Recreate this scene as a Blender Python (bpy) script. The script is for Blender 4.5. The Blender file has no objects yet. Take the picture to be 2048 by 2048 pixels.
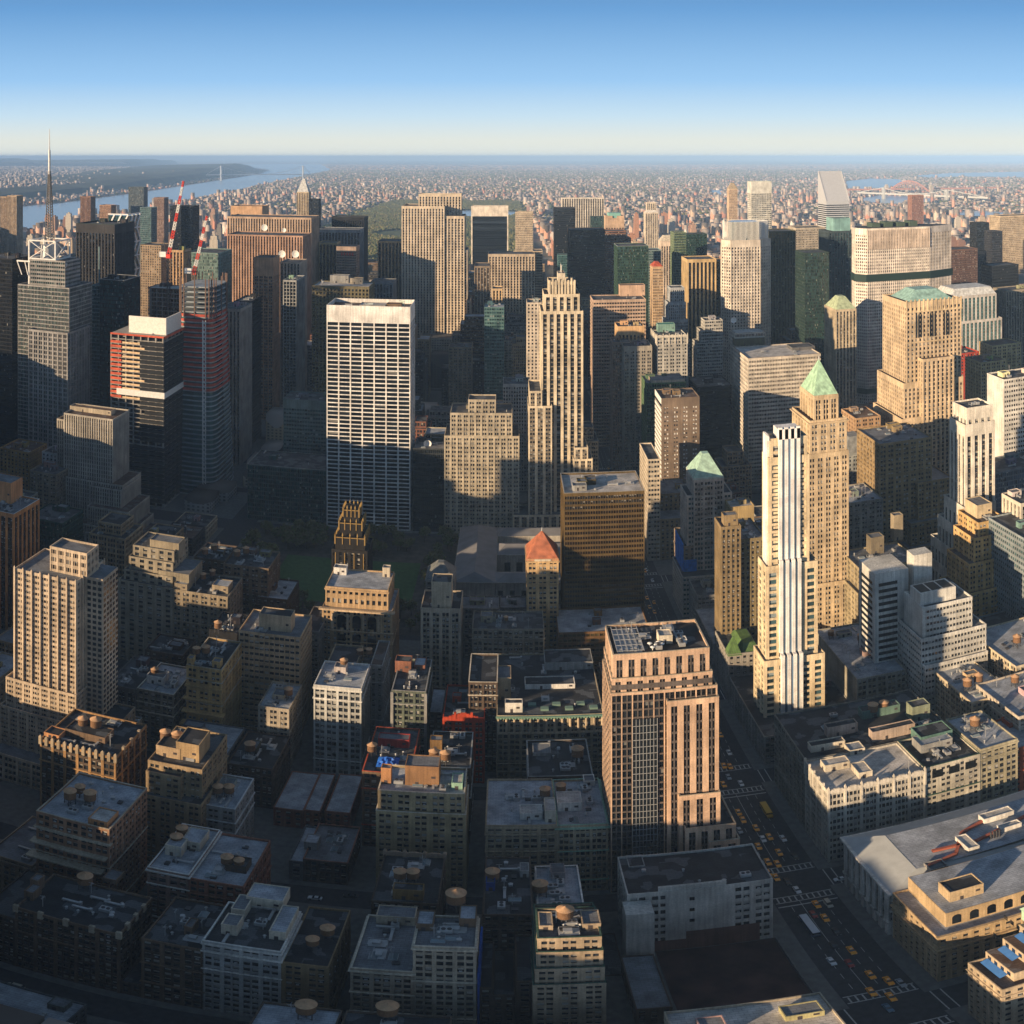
import bpy, math, random
import numpy as np
from math import sin, cos, tan, atan, pi, radians, sqrt
random.seed(7); RNG = np.random.default_rng(7)
scene = bpy.context.scene
COL = scene.collection
# ------------------------------------------------------------------ camera, sky, sun, exposure
H, F, CX, CY = 314.0, 1792.0, 1015.0, 313.0      # eye height (m), photograph pixels per radian, pixel of the avenue's vanishing point / eye level
cam = bpy.data.cameras.new('camera'); camo = bpy.data.objects.new('camera', cam); COL.objects.link(camo)
camo.location = (0, 0, H); camo.rotation_euler = (pi/2, 0, 0); scene.camera = camo
cam.type = 'PANO'; cam.clip_start = 0.5; cam.clip_end = 200000
PR = dict(panorama_type='EQUIRECTANGULAR', latitude_min=-(2048-CY)/F, latitude_max=CY/F, longitude_min=-CX/F, longitude_max=(2048-CX)/F)
for tgt in (cam, getattr(cam, 'cycles', None)):
    if tgt is None: continue
    for k, v in PR.items():
        try: setattr(tgt, k, v)
        except Exception: pass
SUN_AZ, SUN_EL = radians(57), radians(12.5)       # azimuth west of grid south, elevation
sd = (-sin(SUN_AZ)*cos(SUN_EL), -cos(SUN_AZ)*cos(SUN_EL), sin(SUN_EL))
from mathutils import Vector, Matrix
sun = bpy.data.lights.new('sun', 'SUN'); suno = bpy.data.objects.new('sun', sun); COL.objects.link(suno)
sun.energy = 5.0; sun.angle = radians(0.5); sun.color = (1.0, 0.73, 0.45)
suno.rotation_euler = Vector(sd).to_track_quat('Z', 'Y').to_euler(); suno.location = (-300, -300, 600)
w = bpy.data.worlds.new('World'); scene.world = w; w.use_nodes = True
nt = w.node_tree; nt.nodes.clear()
def N(nt, t, **k):
    n = nt.nodes.new(t)
    for a, b in k.items(): setattr(n, a, b)
    return n
out = N(nt, 'ShaderNodeOutputWorld'); bg = N(nt, 'ShaderNodeBackground'); bg.inputs[1].default_value = 0.075
sky = N(nt, 'ShaderNodeTexSky', sky_type='NISHITA', sun_disc=False)
sky.sun_elevation = SUN_EL; sky.sun_rotation = math.atan2(sd[0], sd[1]); sky.air_density = 1.2; sky.dust_density = 0.6; sky.ozone_density = 3.0; sky.altitude = 300
tc = N(nt, 'ShaderNodeTexCoord'); sep = N(nt, 'ShaderNodeSeparateXYZ'); nt.links.new(tc.outputs['Generated'], sep.inputs[0])
rmp = N(nt, 'ShaderNodeValToRGB'); mr = N(nt, 'ShaderNodeMapRange'); mr.inputs[1].default_value = -0.02; mr.inputs[2].default_value = 0.48
nt.links.new(sep.outputs[2], mr.inputs[0]); nt.links.new(mr.outputs[0], rmp.inputs[0])
SKY = [(0.0, (6.6, 7.9, 8.9)), (0.04, (7.6, 7.9, 7.4)), (0.075, (7.5, 7.8, 7.2)), (0.13, (5.4, 7.1, 8.4)), (0.21, (3.0, 5.4, 8.4)), (0.37, (1.3, 3.25, 6.3)), (0.5, (1.1, 2.1, 3.7)), (1.0, (0.95, 1.5, 2.3))]
el = rmp.color_ramp.elements
while len(el) < len(SKY): el.new(0.5)
for e, (p, c) in zip(el, SKY): e.position = p; e.color = (*[x/12 for x in c], 1)
sc = N(nt, 'ShaderNodeVectorMath', operation='SCALE'); sc.inputs[3].default_value = 9.9
nt.links.new(rmp.outputs[0], sc.inputs[0])
mx = N(nt, 'ShaderNodeMix', data_type='RGBA'); mx.inputs[0].default_value = 0.94
nt.links.new(sky.outputs[0], mx.inputs[6]); nt.links.new(sc.outputs[0], mx.inputs[7])
nt.links.new(mx.outputs[2], bg.inputs[0]); nt.links.new(bg.outputs[0], out.inputs[0])
scene.view_settings.view_transform = 'Standard'; scene.view_settings.look = 'None'; scene.view_settings.exposure = 0.84; scene.view_settings.gamma = 1.0
scene.render.engine = 'CYCLES'
cy = scene.cycles
cy.max_bounces = 4; cy.diffuse_bounces = 2; cy.glossy_bounces = 2; cy.volume_bounces = 1; cy.transmission_bounces = 2; cy.use_denoising = True
cy.sample_clamp_indirect = 3.0; cy.caustics_reflective = False; cy.caustics_refractive = False
# ------------------------------------------------------------------ helpers
def P(x, y, z=0.0):                               # photograph pixel seen at height z -> place on the map
    d = (H-z)/tan((y-CY)/F); t = (x-CX)/F
    return d*sin(t), d*cos(t)
def XA(x, Y): return Y*tan((x-CX)/F)
def ZA(x, y, Y): return H-(Y/cos((x-CX)/F))*tan((y-CY)/F)
def S(k): return 202.5+80.9*(k-36)                # centre line of each numbered cross street
ONE = dict(roof='roof', hip_roof='hip_roof', pinnacles='pinnacle', arched_windows='arched_window', arched_window='arched_window', pointed_windows='pointed_window', crown_fins='crown_fin', ribs='rib', dishes='dish', skylight='skylight', awning='awning', flue='flue', white_ribs='white_rib', glass_strips='glass_strip', gilded_pinnacles='gilded_pinnacle', buttresses='buttress', columns='column', rooftop_plant='plant_screen', dark_roof_panels='roof_panel', headlight='headlight', roof_clutter='roof_beam', brick_patch='brick_patch', arched_trim='arched_trim', arched_parapet='arched_parapet', red_netting='red_netting', white_sheeting='white_sheeting', black_netting='black_netting', boom_red_sections='boom_red_section', boom_white_sections='boom_white_section', pipework='pipe', cornice='cornice', penthouse='penthouse', dark_bands='dark_band', side_bands='side_band', sign='sign_letter', bay_mullions='bay_mullion')
class M:
    def __init__(s): s.v = []; s.f = []; s.m = []; s.uv = []
    def quad(s, a, b, c, d, m=0, uv=None):
        i = len(s.v); s.v += [a, b, c, d]; s.f.append((i, i+1, i+2, i+3)); s.m.append(m); s.uv.append(uv or ((0, 0), (1, 0), (1, 1), (0, 1)))
    def tri(s, a, b, c, m=0):
        i = len(s.v); s.v += [a, b, c]; s.f.append((i, i+1, i+2)); s.m.append(m); s.uv.append(((0, 0), (1, 0), (.5, 1)))
    def box(s, x0, x1, y0, y1, z0, z1, m=0, mt=None, nu=0, nz=0):
        mt = m if mt is None else mt
        nx, ny = (nu if isinstance(nu, tuple) else (nu, nu))
        U = lambda n: ((0, 0), (n or 1, 0), (n or 1, nz or 1), (0, nz or 1))
        s.quad((x0, y0, z0), (x1, y0, z0), (x1, y0, z1), (x0, y0, z1), m, U(nx))
        s.quad((x1, y1, z0), (x0, y1, z0), (x0, y1, z1), (x1, y1, z1), m, tuple((a+31, b) for a, b in U(nx)))
        s.quad((x0, y1, z0), (x0, y0, z0), (x0, y0, z1), (x0, y1, z1), m, tuple((a+63, b) for a, b in U(ny)))
        s.quad((x1, y0, z0), (x1, y1, z0), (x1, y1, z1), (x1, y0, z1), m, tuple((a+97, b) for a, b in U(ny)))
        s.quad((x0, y0, z1), (x1, y0, z1), (x1, y1, z1), (x0, y1, z1), mt)
        s.quad((x0, y1, z0), (x1, y1, z0), (x1, y0, z0), (x0, y0, z0), m)
    def cyl(s, x, y, z0, z1, r0, r1=None, n=12, m=0, cap=True):
        r1 = r0 if r1 is None else r1
        c = [(cos(2*pi*i/n), sin(2*pi*i/n)) for i in range(n)]
        for i in range(n):
            a, b = c[i], c[(i+1) % n]
            if r1 < 1e-4: s.tri((x+a[0]*r0, y+a[1]*r0, z0), (x+b[0]*r0, y+b[1]*r0, z0), (x, y, z1), m)
            else: s.quad((x+a[0]*r0, y+a[1]*r0, z0), (x+b[0]*r0, y+b[1]*r0, z0), (x+b[0]*r1, y+b[1]*r1, z1), (x+a[0]*r1, y+a[1]*r1, z1), m)
            if cap and r1 > 1e-4: s.tri((x+a[0]*r1, y+a[1]*r1, z1), (x+b[0]*r1, y+b[1]*r1, z1), (x, y, z1), m)
    def bar(s, a, b, t, m=0):
        a = Vector(a); b = Vector(b); d = (b-a)
        if d.length < 1e-6: return
        d.normalize(); u = d.cross(Vector((0, 0, 1)))
        if u.length < .05: u = d.cross(Vector((1, 0, 0)))
        u.normalize(); v = d.cross(u); u *= t/2; v *= t/2
        q = [(1, 1), (1, -1), (-1, -1), (-1, 1)]
        for i in range(4):
            p, r = q[i], q[(i+1) % 4]
            s.quad(tuple(a+u*p[0]+v*p[1]), tuple(a+u*r[0]+v*r[1]), tuple(b+u*r[0]+v*r[1]), tuple(b+u*p[0]+v*p[1]), m)
    def pyr(s, x0, x1, y0, y1, z0, z1, f=0.0, m=0):  # hipped roof, f = flat top fraction
        cx, cy_ = (x0+x1)/2, (y0+y1)/2; a, b = (x1-x0)/2*f, (y1-y0)/2*f
        L = [(x0, y0, z0), (x1, y0, z0), (x1, y1, z0), (x0, y1, z0)]; T = [(cx-a, cy_-b, z1), (cx+a, cy_-b, z1), (cx+a, cy_+b, z1), (cx-a, cy_+b, z1)]
        for i in range(4):
            j = (i+1) % 4
            if f < 1e-3: s.tri(L[i], L[j], (cx, cy_, z1), m)
            else: s.quad(L[i], L[j], T[j], T[i], m)
        if f >= 1e-3: s.quad(*T, m)
    def mesh(s, name, mats):
        me = bpy.data.meshes.new(name); me.from_pydata(s.v, [], s.f)
        for mm in mats: me.materials.append(mm)
        me.polygons.foreach_set('material_index', s.m)
        u = me.uv_layers.new(name='UVMap'); u.data.foreach_set('uv', [c for q in s.uv for p in q for c in p])
        me.update(); return me
    def pieces(s):                                  # faces grouped into connected bodies
        n = len(s.f); par = list(range(n)); seen = {}
        def fd(i):
            while par[i] != i: par[i] = par[par[i]]; i = par[i]
            return i
        for i, f in enumerate(s.f):
            for v in f:
                k = tuple(round(c, 2) for c in s.v[v]); j = seen.setdefault(k, i); par[fd(i)] = fd(j)
        bb = {}
        for i, f in enumerate(s.f):
            P_ = np.array([s.v[v] for v in f]); r = fd(i); lo, hi = P_.min(0), P_.max(0)
            if r in bb: lo, hi = np.minimum(lo, bb[r][0]), np.maximum(hi, bb[r][1])
            bb[r] = (lo, hi)
        ks = list(bb)
        if len(ks) < 400:
            for a in range(len(ks)):
                for b in range(a):
                    if fd(ks[a]) != fd(ks[b]) and (bb[ks[a]][0] <= bb[ks[b]][1]+.03).all() and (bb[ks[b]][0] <= bb[ks[a]][1]+.03).all(): par[fd(ks[a])] = fd(ks[b])
        out = {}
        for i in range(n): out.setdefault(fd(i), []).append(i)
        return list(out.values())
    def build(s, name, mats, parent=None, loc=None, kind=None):
        if name in ONE and parent is not None:
            g = sorted(s.pieces(), key=len, reverse=True); rest = [i for q in g[95:] for i in q]; o = None
            for q in g[:95]+([rest] if rest else []):
                m = M(); m.v = s.v; m.f = [s.f[i] for i in q]; m.m = [s.m[i] for i in q]; m.uv = [s.uv[i] for i in q]
                used = sorted({v for f in m.f for v in f}); mp = {v: i for i, v in enumerate(used)}; m.v = [s.v[v] for v in used]; m.f = [tuple(mp[v] for v in f) for f in m.f]
                o = ob(ONE[name], m.mesh(ONE[name], mats if isinstance(mats, (list, tuple)) else [mats]), parent, loc, 'stuff' if q is rest else None)
            return o
        return ob(name, s.mesh(name, mats if isinstance(mats, (list, tuple)) else [mats]), parent, loc, kind)
def ob(name, me, parent=None, loc=None, kind=None):
    o = bpy.data.objects.new(name, me); COL.objects.link(o)
    if parent is not None: o.parent = parent
    if loc is not None: o.location = loc
    if kind: o['kind'] = kind
    return o
def thing(name, label, cat, loc=(0, 0, 0), group=None):
    o = ob(name, None, None, loc); o.empty_display_size = .1; return tag(o, label, cat, group)
def tag(o, label, cat, group=None):
    o['label'] = label; o['category'] = cat
    if group: o['group'] = group
    return o
def copy_tree(o, parent=None):
    c = o.copy(); COL.objects.link(c); c.parent = parent
    for ch in o.children: copy_tree(ch, c)
    return c
def npmesh(name, V, Fq, mats, n=4):
    me = bpy.data.meshes.new(name); V = np.asarray(V, np.float32); Fq = np.asarray(Fq, np.int32)
    me.vertices.add(len(V)); me.vertices.foreach_set('co', V.ravel()); me.loops.add(Fq.size); me.loops.foreach_set('vertex_index', Fq.ravel())
    me.polygons.add(len(Fq)); me.polygons.foreach_set('loop_start', np.arange(0, Fq.size, n, dtype=np.int32))
    for mm in mats: me.materials.append(mm)
    me.update(calc_edges=True); me.validate(); return me
def npboxes(name, A, mats):                       # A: rows x0,x1,y0,y1,z0,z1 -> one mesh of open-bottomed boxes
    A = np.asarray(A, np.float64); x0, x1, y0, y1, z0, z1 = A.T
    V = np.stack([np.stack(c, -1) for c in [(x0, y0, z0), (x1, y0, z0), (x1, y1, z0), (x0, y1, z0), (x0, y0, z1), (x1, y0, z1), (x1, y1, z1), (x0, y1, z1)]], 1).reshape(-1, 3)
    q = np.array([[0, 1, 5, 4], [1, 2, 6, 5], [2, 3, 7, 6], [3, 0, 4, 7], [4, 5, 6, 7]])
    return npmesh(name, V, (np.arange(len(A))[:, None, None]*8+q[None]).reshape(-1, 4), mats)
# ------------------------------------------------------------------ materials
MC = {}
def base_mat(name):
    m = bpy.data.materials.new(name); m.use_nodes = True; nt = m.node_tree; b = nt.nodes['Principled BSDF']; return m, nt, b
def plain(name, col, rough=.7, metal=0., var=.12, scale=.6, spec=.3):
    k = ('p', name)
    if k in MC: return MC[k]
    m, nt, b = base_mat(name); b.inputs['Roughness'].default_value = rough; b.inputs['Metallic'].default_value = metal
    b.inputs['Specular IOR Level'].default_value = spec
    g = N(nt, 'ShaderNodeNewGeometry'); n1 = N(nt, 'ShaderNodeTexNoise'); n1.inputs['Scale'].default_value = scale; n1.inputs['Detail'].default_value = 4
    nt.links.new(g.outputs['Position'], n1.inputs['Vector'])
    r = N(nt, 'ShaderNodeMapRange'); r.inputs[1].default_value = .3; r.inputs[2].default_value = .7; r.inputs[3].default_value = 1-var; r.inputs[4].default_value = 1+var
    nt.links.new(n1.outputs[0], r.inputs[0]); s = N(nt, 'ShaderNodeVectorMath', operation='SCALE'); s.inputs[0].default_value = col[:3]; nt.links.new(r.outputs[0], s.inputs[3])
    nt.links.new(s.outputs[0], b.inputs['Base Color']); MC[k] = m; return m
def wall(col, tint=1.0):                          # masonry / stone / concrete: blotches, rain streaks, per-storey shift
    k = ('w', tuple(round(c, 3) for c in col))
    if k in MC: return MC[k]
    m, nt, b = base_mat('masonry'); b.inputs['Roughness'].default_value = .85; b.inputs['Specular IOR Level'].default_value = .25
    g = N(nt, 'ShaderNodeNewGeometry'); L = nt.links.new
    n1 = N(nt, 'ShaderNodeTexNoise'); n1.inputs['Scale'].default_value = .09; n1.inputs['Detail'].default_value = 6; L(g.outputs['Position'], n1.inputs['Vector'])
    mp = N(nt, 'ShaderNodeMapping'); mp.inputs['Scale'].default_value = (1.1, 1.1, .05); L(g.outputs['Position'], mp.inputs[0])
    n2 = N(nt, 'ShaderNodeTexNoise'); n2.inputs['Scale'].default_value = 1.0; n2.inputs['Detail'].default_value = 3; L(mp.outputs[0], n2.inputs['Vector'])
    n3 = N(nt, 'ShaderNodeTexNoise'); n3.inputs['Scale'].default_value = 1.7; n3.inputs['Detail'].default_value = 2; L(g.outputs['Position'], n3.inputs['Vector'])
    def rg(n, lo, hi):
        r = N(nt, 'ShaderNodeMapRange'); r.inputs[1].default_value = .3; r.inputs[2].default_value = .7; r.inputs[3].default_value = lo; r.inputs[4].default_value = hi; L(n.outputs[0], r.inputs[0]); return r
    a, c, d = rg(n1, .68, 1.2), rg(n2, .72, 1.12), rg(n3, .86, 1.14)
    m1 = N(nt, 'ShaderNodeMath', operation='MULTIPLY'); L(a.outputs[0], m1.inputs[0]); L(c.outputs[0], m1.inputs[1])
    m2 = N(nt, 'ShaderNodeMath', operation='MULTIPLY'); L(m1.outputs[0], m2.inputs[0]); L(d.outputs[0], m2.inputs[1])
    s = N(nt, 'ShaderNodeVectorMath', operation='SCALE'); s.inputs[0].default_value = col; L(m2.outputs[0], s.inputs[3]); L(s.outputs[0], b.inputs['Base Color'])
    MC[k] = m; return m
def seamed(name, col):                            # standing-seam copper / tile: seams, streaks, patina
    k = ('s', name)
    if k in MC: return MC[k]
    m, nt, b = base_mat(name); L = nt.links.new; b.inputs['Roughness'].default_value = .65
    g = N(nt, 'ShaderNodeNewGeometry'); mp = N(nt, 'ShaderNodeMapping'); mp.inputs['Rotation'].default_value = (0, 0, pi/4); L(g.outputs['Position'], mp.inputs[0])
    wv = N(nt, 'ShaderNodeTexWave'); wv.inputs['Scale'].default_value = .5; wv.inputs['Distortion'].default_value = .3; L(mp.outputs[0], wv.inputs['Vector'])
    n1 = N(nt, 'ShaderNodeTexNoise'); n1.inputs['Scale'].default_value = .35; n1.inputs['Detail'].default_value = 5; L(g.outputs['Position'], n1.inputs['Vector'])
    a = N(nt, 'ShaderNodeMapRange'); a.inputs[3].default_value = .72; a.inputs[4].default_value = 1.12; L(wv.outputs[1], a.inputs[0])
    c = N(nt, 'ShaderNodeMapRange'); c.inputs[1].default_value = .3; c.inputs[2].default_value = .7; c.inputs[3].default_value = .6; c.inputs[4].default_value = 1.25; L(n1.outputs[0], c.inputs[0])
    ml = N(nt, 'ShaderNodeMath', operation='MULTIPLY'); L(a.outputs[0], ml.inputs[0]); L(c.outputs[0], ml.inputs[1])
    s = N(nt, 'ShaderNodeVectorMath', operation='SCALE'); s.inputs[0].default_value = col; L(ml.outputs[0], s.inputs[3]); L(s.outputs[0], b.inputs['Base Color']); MC[k] = m; return m
def glass(col=(.017, .021, .026), blind=.3, bcol=(.27, .26, .23), rough=.12):   # windows: every pane its own blind and darkness (cell = whole UV unit)
    k = ('g', col, blind, bcol)
    if k in MC: return MC[k]
    m, nt, b = base_mat('window glass'); L = nt.links.new; b.inputs['Roughness'].default_value = rough; b.inputs['Specular IOR Level'].default_value = .6
    uv = N(nt, 'ShaderNodeUVMap'); oi = N(nt, 'ShaderNodeObjectInfo')
    fl = N(nt, 'ShaderNodeVectorMath', operation='FLOOR'); L(uv.outputs[0], fl.inputs[0])
    fr = N(nt, 'ShaderNodeVectorMath', operation='FRACTION'); L(uv.outputs[0], fr.inputs[0]); sp = N(nt, 'ShaderNodeSeparateXYZ'); L(fr.outputs[0], sp.inputs[0])
    wn = N(nt, 'ShaderNodeTexWhiteNoise', noise_dimensions='4D'); L(fl.outputs[0], wn.inputs['Vector']); L(oi.outputs['Random'], wn.inputs['W'])
    sc_ = N(nt, 'ShaderNodeSeparateColor'); L(wn.outputs['Color'], sc_.inputs[0])
    has = N(nt, 'ShaderNodeMath', operation='LESS_THAN'); L(sc_.outputs[0], has.inputs[0]); has.inputs[1].default_value = blind
    th = N(nt, 'ShaderNodeMapRange'); L(sc_.outputs[1], th.inputs[0]); th.inputs[3].default_value = .35; th.inputs[4].default_value = .9
    up = N(nt, 'ShaderNodeMath', operation='GREATER_THAN'); L(sp.outputs[1], up.inputs[0]); L(th.outputs[0], up.inputs[1])
    a = N(nt, 'ShaderNodeMath', operation='MULTIPLY'); L(has.outputs[0], a.inputs[0]); L(up.outputs[0], a.inputs[1])
    vr = N(nt, 'ShaderNodeMapRange'); L(sc_.outputs[2], vr.inputs[0]); vr.inputs[3].default_value = .3; vr.inputs[4].default_value = 1.9
    s = N(nt, 'ShaderNodeVectorMath', operation='SCALE'); s.inputs[0].default_value = col; L(vr.outputs[0], s.inputs[3])
    mx = N(nt, 'ShaderNodeMix', data_type='RGBA'); L(a.outputs[0], mx.inputs[0]); L(s.outputs[0], mx.inputs[6]); mx.inputs[7].default_value = (*bcol, 1)
    L(mx.outputs[2], b.inputs['Base Color'])
    ge = N(nt, 'ShaderNodeNewGeometry'); rv = N(nt, 'ShaderNodeVectorMath', operation='SUBTRACT'); L(wn.outputs['Color'], rv.inputs[0]); rv.inputs[1].default_value = (.5, .5, .5)
    rs = N(nt, 'ShaderNodeVectorMath', operation='SCALE'); L(rv.outputs[0], rs.inputs[0]); rs.inputs[3].default_value = .1     # panes never sit quite flat
    ad = N(nt, 'ShaderNodeVectorMath', operation='ADD'); L(ge.outputs['Normal'], ad.inputs[0]); L(rs.outputs[0], ad.inputs[1]); nm = N(nt, 'ShaderNodeVectorMath', operation='NORMALIZE'); L(ad.outputs[0], nm.inputs[0]); L(nm.outputs[0], b.inputs['Normal'])
    b.inputs['Specular IOR Level'].default_value = 1.0
    r2 = N(nt, 'ShaderNodeMapRange'); L(a.outputs[0], r2.inputs[0]); r2.inputs[3].default_value = rough; r2.inputs[4].default_value = .6; L(r2.outputs[0], b.inputs['Roughness'])
    MC[k] = m; return m
def roofm(col, pat=(.5, .55, .6), amt=.3):          # felt / gravel / silver paint with patches, seams and puddle stains
    k = ('r', col, amt)
    if k in MC: return MC[k]
    m, nt, b = base_mat('roofing'); L = nt.links.new; b.inputs['Roughness'].default_value = .8; b.inputs['Specular IOR Level'].default_value = .3
    g = N(nt, 'ShaderNodeNewGeometry')
    n1 = N(nt, 'ShaderNodeTexNoise'); n1.inputs['Scale'].default_value = .14; n1.inputs['Detail'].default_value = 7; n1.inputs['Roughness'].default_value = .65; L(g.outputs['Position'], n1.inputs['Vector'])
    n2 = N(nt, 'ShaderNodeTexVoronoi', feature='F1'); n2.distance = 'CHEBYCHEV'; n2.inputs['Scale'].default_value = .23; L(g.outputs['Position'], n2.inputs['Vector'])
    bt = N(nt, 'ShaderNodeTexBrick'); bt.inputs['Scale'].default_value = .25; bt.inputs['Color1'].default_value = (1, 1, 1, 1); bt.inputs['Color2'].default_value = (.8, .8, .8, 1); bt.inputs['Mortar'].default_value = (.6, .6, .6, 1); bt.inputs['Mortar Size'].default_value = .02; L(g.outputs['Position'], bt.inputs['Vector'])
    r = N(nt, 'ShaderNodeMapRange'); r.inputs[1].default_value = .35; r.inputs[2].default_value = .65; r.inputs[3].default_value = .6; r.inputs[4].default_value = 1.3; L(n1.outputs[0], r.inputs[0])
    s2 = N(nt, 'ShaderNodeSeparateColor'); L(n2.outputs['Color'], s2.inputs[0]); gt = N(nt, 'ShaderNodeMath', operation='LESS_THAN'); gt.inputs[1].default_value = amt; L(s2.outputs[0], gt.inputs[0])
    ml = N(nt, 'ShaderNodeMath', operation='MULTIPLY'); ml.inputs[1].default_value = .32; L(gt.outputs[0], ml.inputs[0])
    s = N(nt, 'ShaderNodeVectorMath', operation='SCALE'); s.inputs[0].default_value = col; L(r.outputs[0], s.inputs[3])
    mx = N(nt, 'ShaderNodeMix', data_type='RGBA'); L(ml.outputs[0], mx.inputs[0]); L(s.outputs[0], mx.inputs[6]); mx.inputs[7].default_value = (*[c*.45 for c in pat], 1)
    mu = N(nt, 'ShaderNodeMix', data_type='RGBA', blend_type='MULTIPLY'); mu.inputs[0].default_value = 1; L(mx.outputs[2], mu.inputs[6]); L(bt.outputs[0], mu.inputs[7])
    L(mu.outputs[2], b.inputs['Base Color']); MC[k] = m; return m
def facade_far(cols, winfrac=.35):                  # far blocks: colour per building, rows of windows from height and face
    m, nt, b = base_mat('distant masonry'); L = nt.links.new; b.inputs['Roughness'].default_value = .9; b.inputs['Specular IOR Level'].default_value = .15
    g = N(nt, 'ShaderNodeNewGeometry'); rp = N(nt, 'ShaderNodeValToRGB'); rp.color_ramp.interpolation = 'CONSTANT'
    e = rp.color_ramp.elements
    while len(e) < len(cols): e.new(.5)
    for i, (x, c) in enumerate(zip(e, cols)): x.position = i/len(cols); x.color = (*c, 1)
    L(g.outputs['Random Per Island'], rp.inputs[0])
    sp = N(nt, 'ShaderNodeSeparateXYZ'); L(g.outputs['Position'], sp.inputs[0]); sn = N(nt, 'ShaderNodeSeparateXYZ'); L(g.outputs['Normal'], sn.inputs[0])
    def mth(op, a, bb=None):
        n = N(nt, 'ShaderNodeMath', operation=op)
        for i, x in enumerate((a, bb)):
            if x is None: continue
            if isinstance(x, (int, float)): n.inputs[i].default_value = x
            else: L(x, n.inputs[i])
        return n.outputs[0]
    fz = mth('GREATER_THAN', mth('FRACT', mth('DIVIDE', sp.outputs[2], 3.4)), .45)
    h = mth('ADD', sp.outputs[0], sp.outputs[1]); fx = mth('GREATER_THAN', mth('FRACT', mth('DIVIDE', h, 4.3)), .5)
    side = mth('LESS_THAN', mth('ABSOLUTE', sn.outputs[2]), .5)
    w_ = mth('MULTIPLY', mth('MULTIPLY', fz, fx), mth('MULTIPLY', side, .8))
    mx = N(nt, 'ShaderNodeMix', data_type='RGBA'); L(w_, mx.inputs[0]); L(rp.outputs[0], mx.inputs[6]); mx.inputs[7].default_value = (.035, .035, .04, 1)
    m2 = N(nt, 'ShaderNodeMix', data_type='RGBA'); L(mth('GREATER_THAN', sn.outputs[2], .5), m2.inputs[0]); L(mx.outputs[2], m2.inputs[6])
    r2 = N(nt, 'ShaderNodeMapRange'); L(mth('FRACT', mth('MULTIPLY', g.outputs['Random Per Island'], 91.7)), r2.inputs[0]); r2.inputs[3].default_value = .08; r2.inputs[4].default_value = .5
    cb = N(nt, 'ShaderNodeVectorMath', operation='SCALE'); cb.inputs[0].default_value = (1.0, .88, .8); L(r2.outputs[0], cb.inputs[3])
    L(cb.outputs[0], m2.inputs[7]); L(m2.outputs[2], b.inputs['Base Color']); return m
# ------------------------------------------------------------------ building kit
C = dict(tan=(.38, .31, .22), buff=(.43, .37, .28), cream=(.57, .51, .41), white=(.66, .64, .60), stone=(.44, .41, .35), grey=(.30, .30, .29), dgrey=(.13, .13, .13),
         brown=(.17, .115, .075), dbrown=(.10, .072, .052), brick=(.27, .12, .075), red=(.45, .085, .035), orange=(.48, .24, .11), pink=(.47, .29, .19), yellow=(.44, .29, .12), black=(.018, .019, .022),
         green=(.05, .10, .075), copper=(.26, .42, .32), teal=(.10, .19, .20), silver=(.55, .57, .58), gold=(.5, .3, .08), olive=(.13, .12, .07))
#        floor bay pier spandrel pierproud spandrelproud sub top inset
ST = dict(loft=(3.9, 6.4, .17, .34, .22, .05, 3, 1.6, .35), loft2=(3.7, 5.2, .22, .36, .15, .04, 2, 1.4, .3), punch=(3.5, 3.5, .52, .5, .04, .0, 1, 1.8, .28), pair=(3.5, 5.4, .36, .48, .05, .0, 2, 1.8, .28),
          vert=(3.6, 3.9, .46, .3, .4, -.1, 1, 2.5, .35), vert2=(3.7, 5.2, .34, .32, .4, -.08, 2, 3, .35), band=(3.8, 9, .03, .5, .05, .16, 4, 1.5, .35), grid=(3.85, 8.6, .09, .26, .22, .16, 1, 13, .3),
          glass=(3.9, 3.0, .1, .25, .1, .05, 2, 1.2, .12), slit=(3.7, 3.9, .52, .25, .5, -.12, 1, 3, .3), tight=(3.6, 2.3, .42, .42, .04, .0, 1, 3, .3), flat=(3.0, 4.2, .34, .42, .2, .0, 3, 1.2, .3))
ROOF = dict(tar=roofm((.035, .037, .042)), dark=roofm((.06, .062, .068), amt=.4), grey=roofm((.17, .18, .20), amt=.35), silver=roofm((.36, .39, .44), amt=.3), pale=roofm((.5, .48, .46), amt=.2), brown=roofm((.12, .08, .06), amt=.2), green=plain('green roof', (.06, .2, .15)))
G0 = glass(); GB = glass((.008, .011, .014), .04, (.12, .12, .11)); GG = glass((.012, .035, .03), .06, (.14, .16, .13)); GT = glass((.02, .055, .06), .08, (.16, .2, .2)); GGOLD = glass((.05, .04, .015), .06, (.2, .17, .1))
FRM = {'d': plain('dark window frame', (.05, .05, .05)), 'w': plain('pale window frame', (.5, .48, .44)), 'b': plain('window blind', (.34, .33, .3))}
METAL = plain('galvanised metal', (.38, .39, .4), .5, .3); WHITE = plain('white painted metal', (.72, .72, .7), .6); DARKM = plain('dark steel', (.05, .05, .055), .6)
DOOR = plain('rooftop door', (.06, .05, .05)); SKYL = plain('skylight glass', (.16, .2, .22), .2, spec=.6)
FOOT = []; UNITS = {}
DARKWIN = [False]
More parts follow.
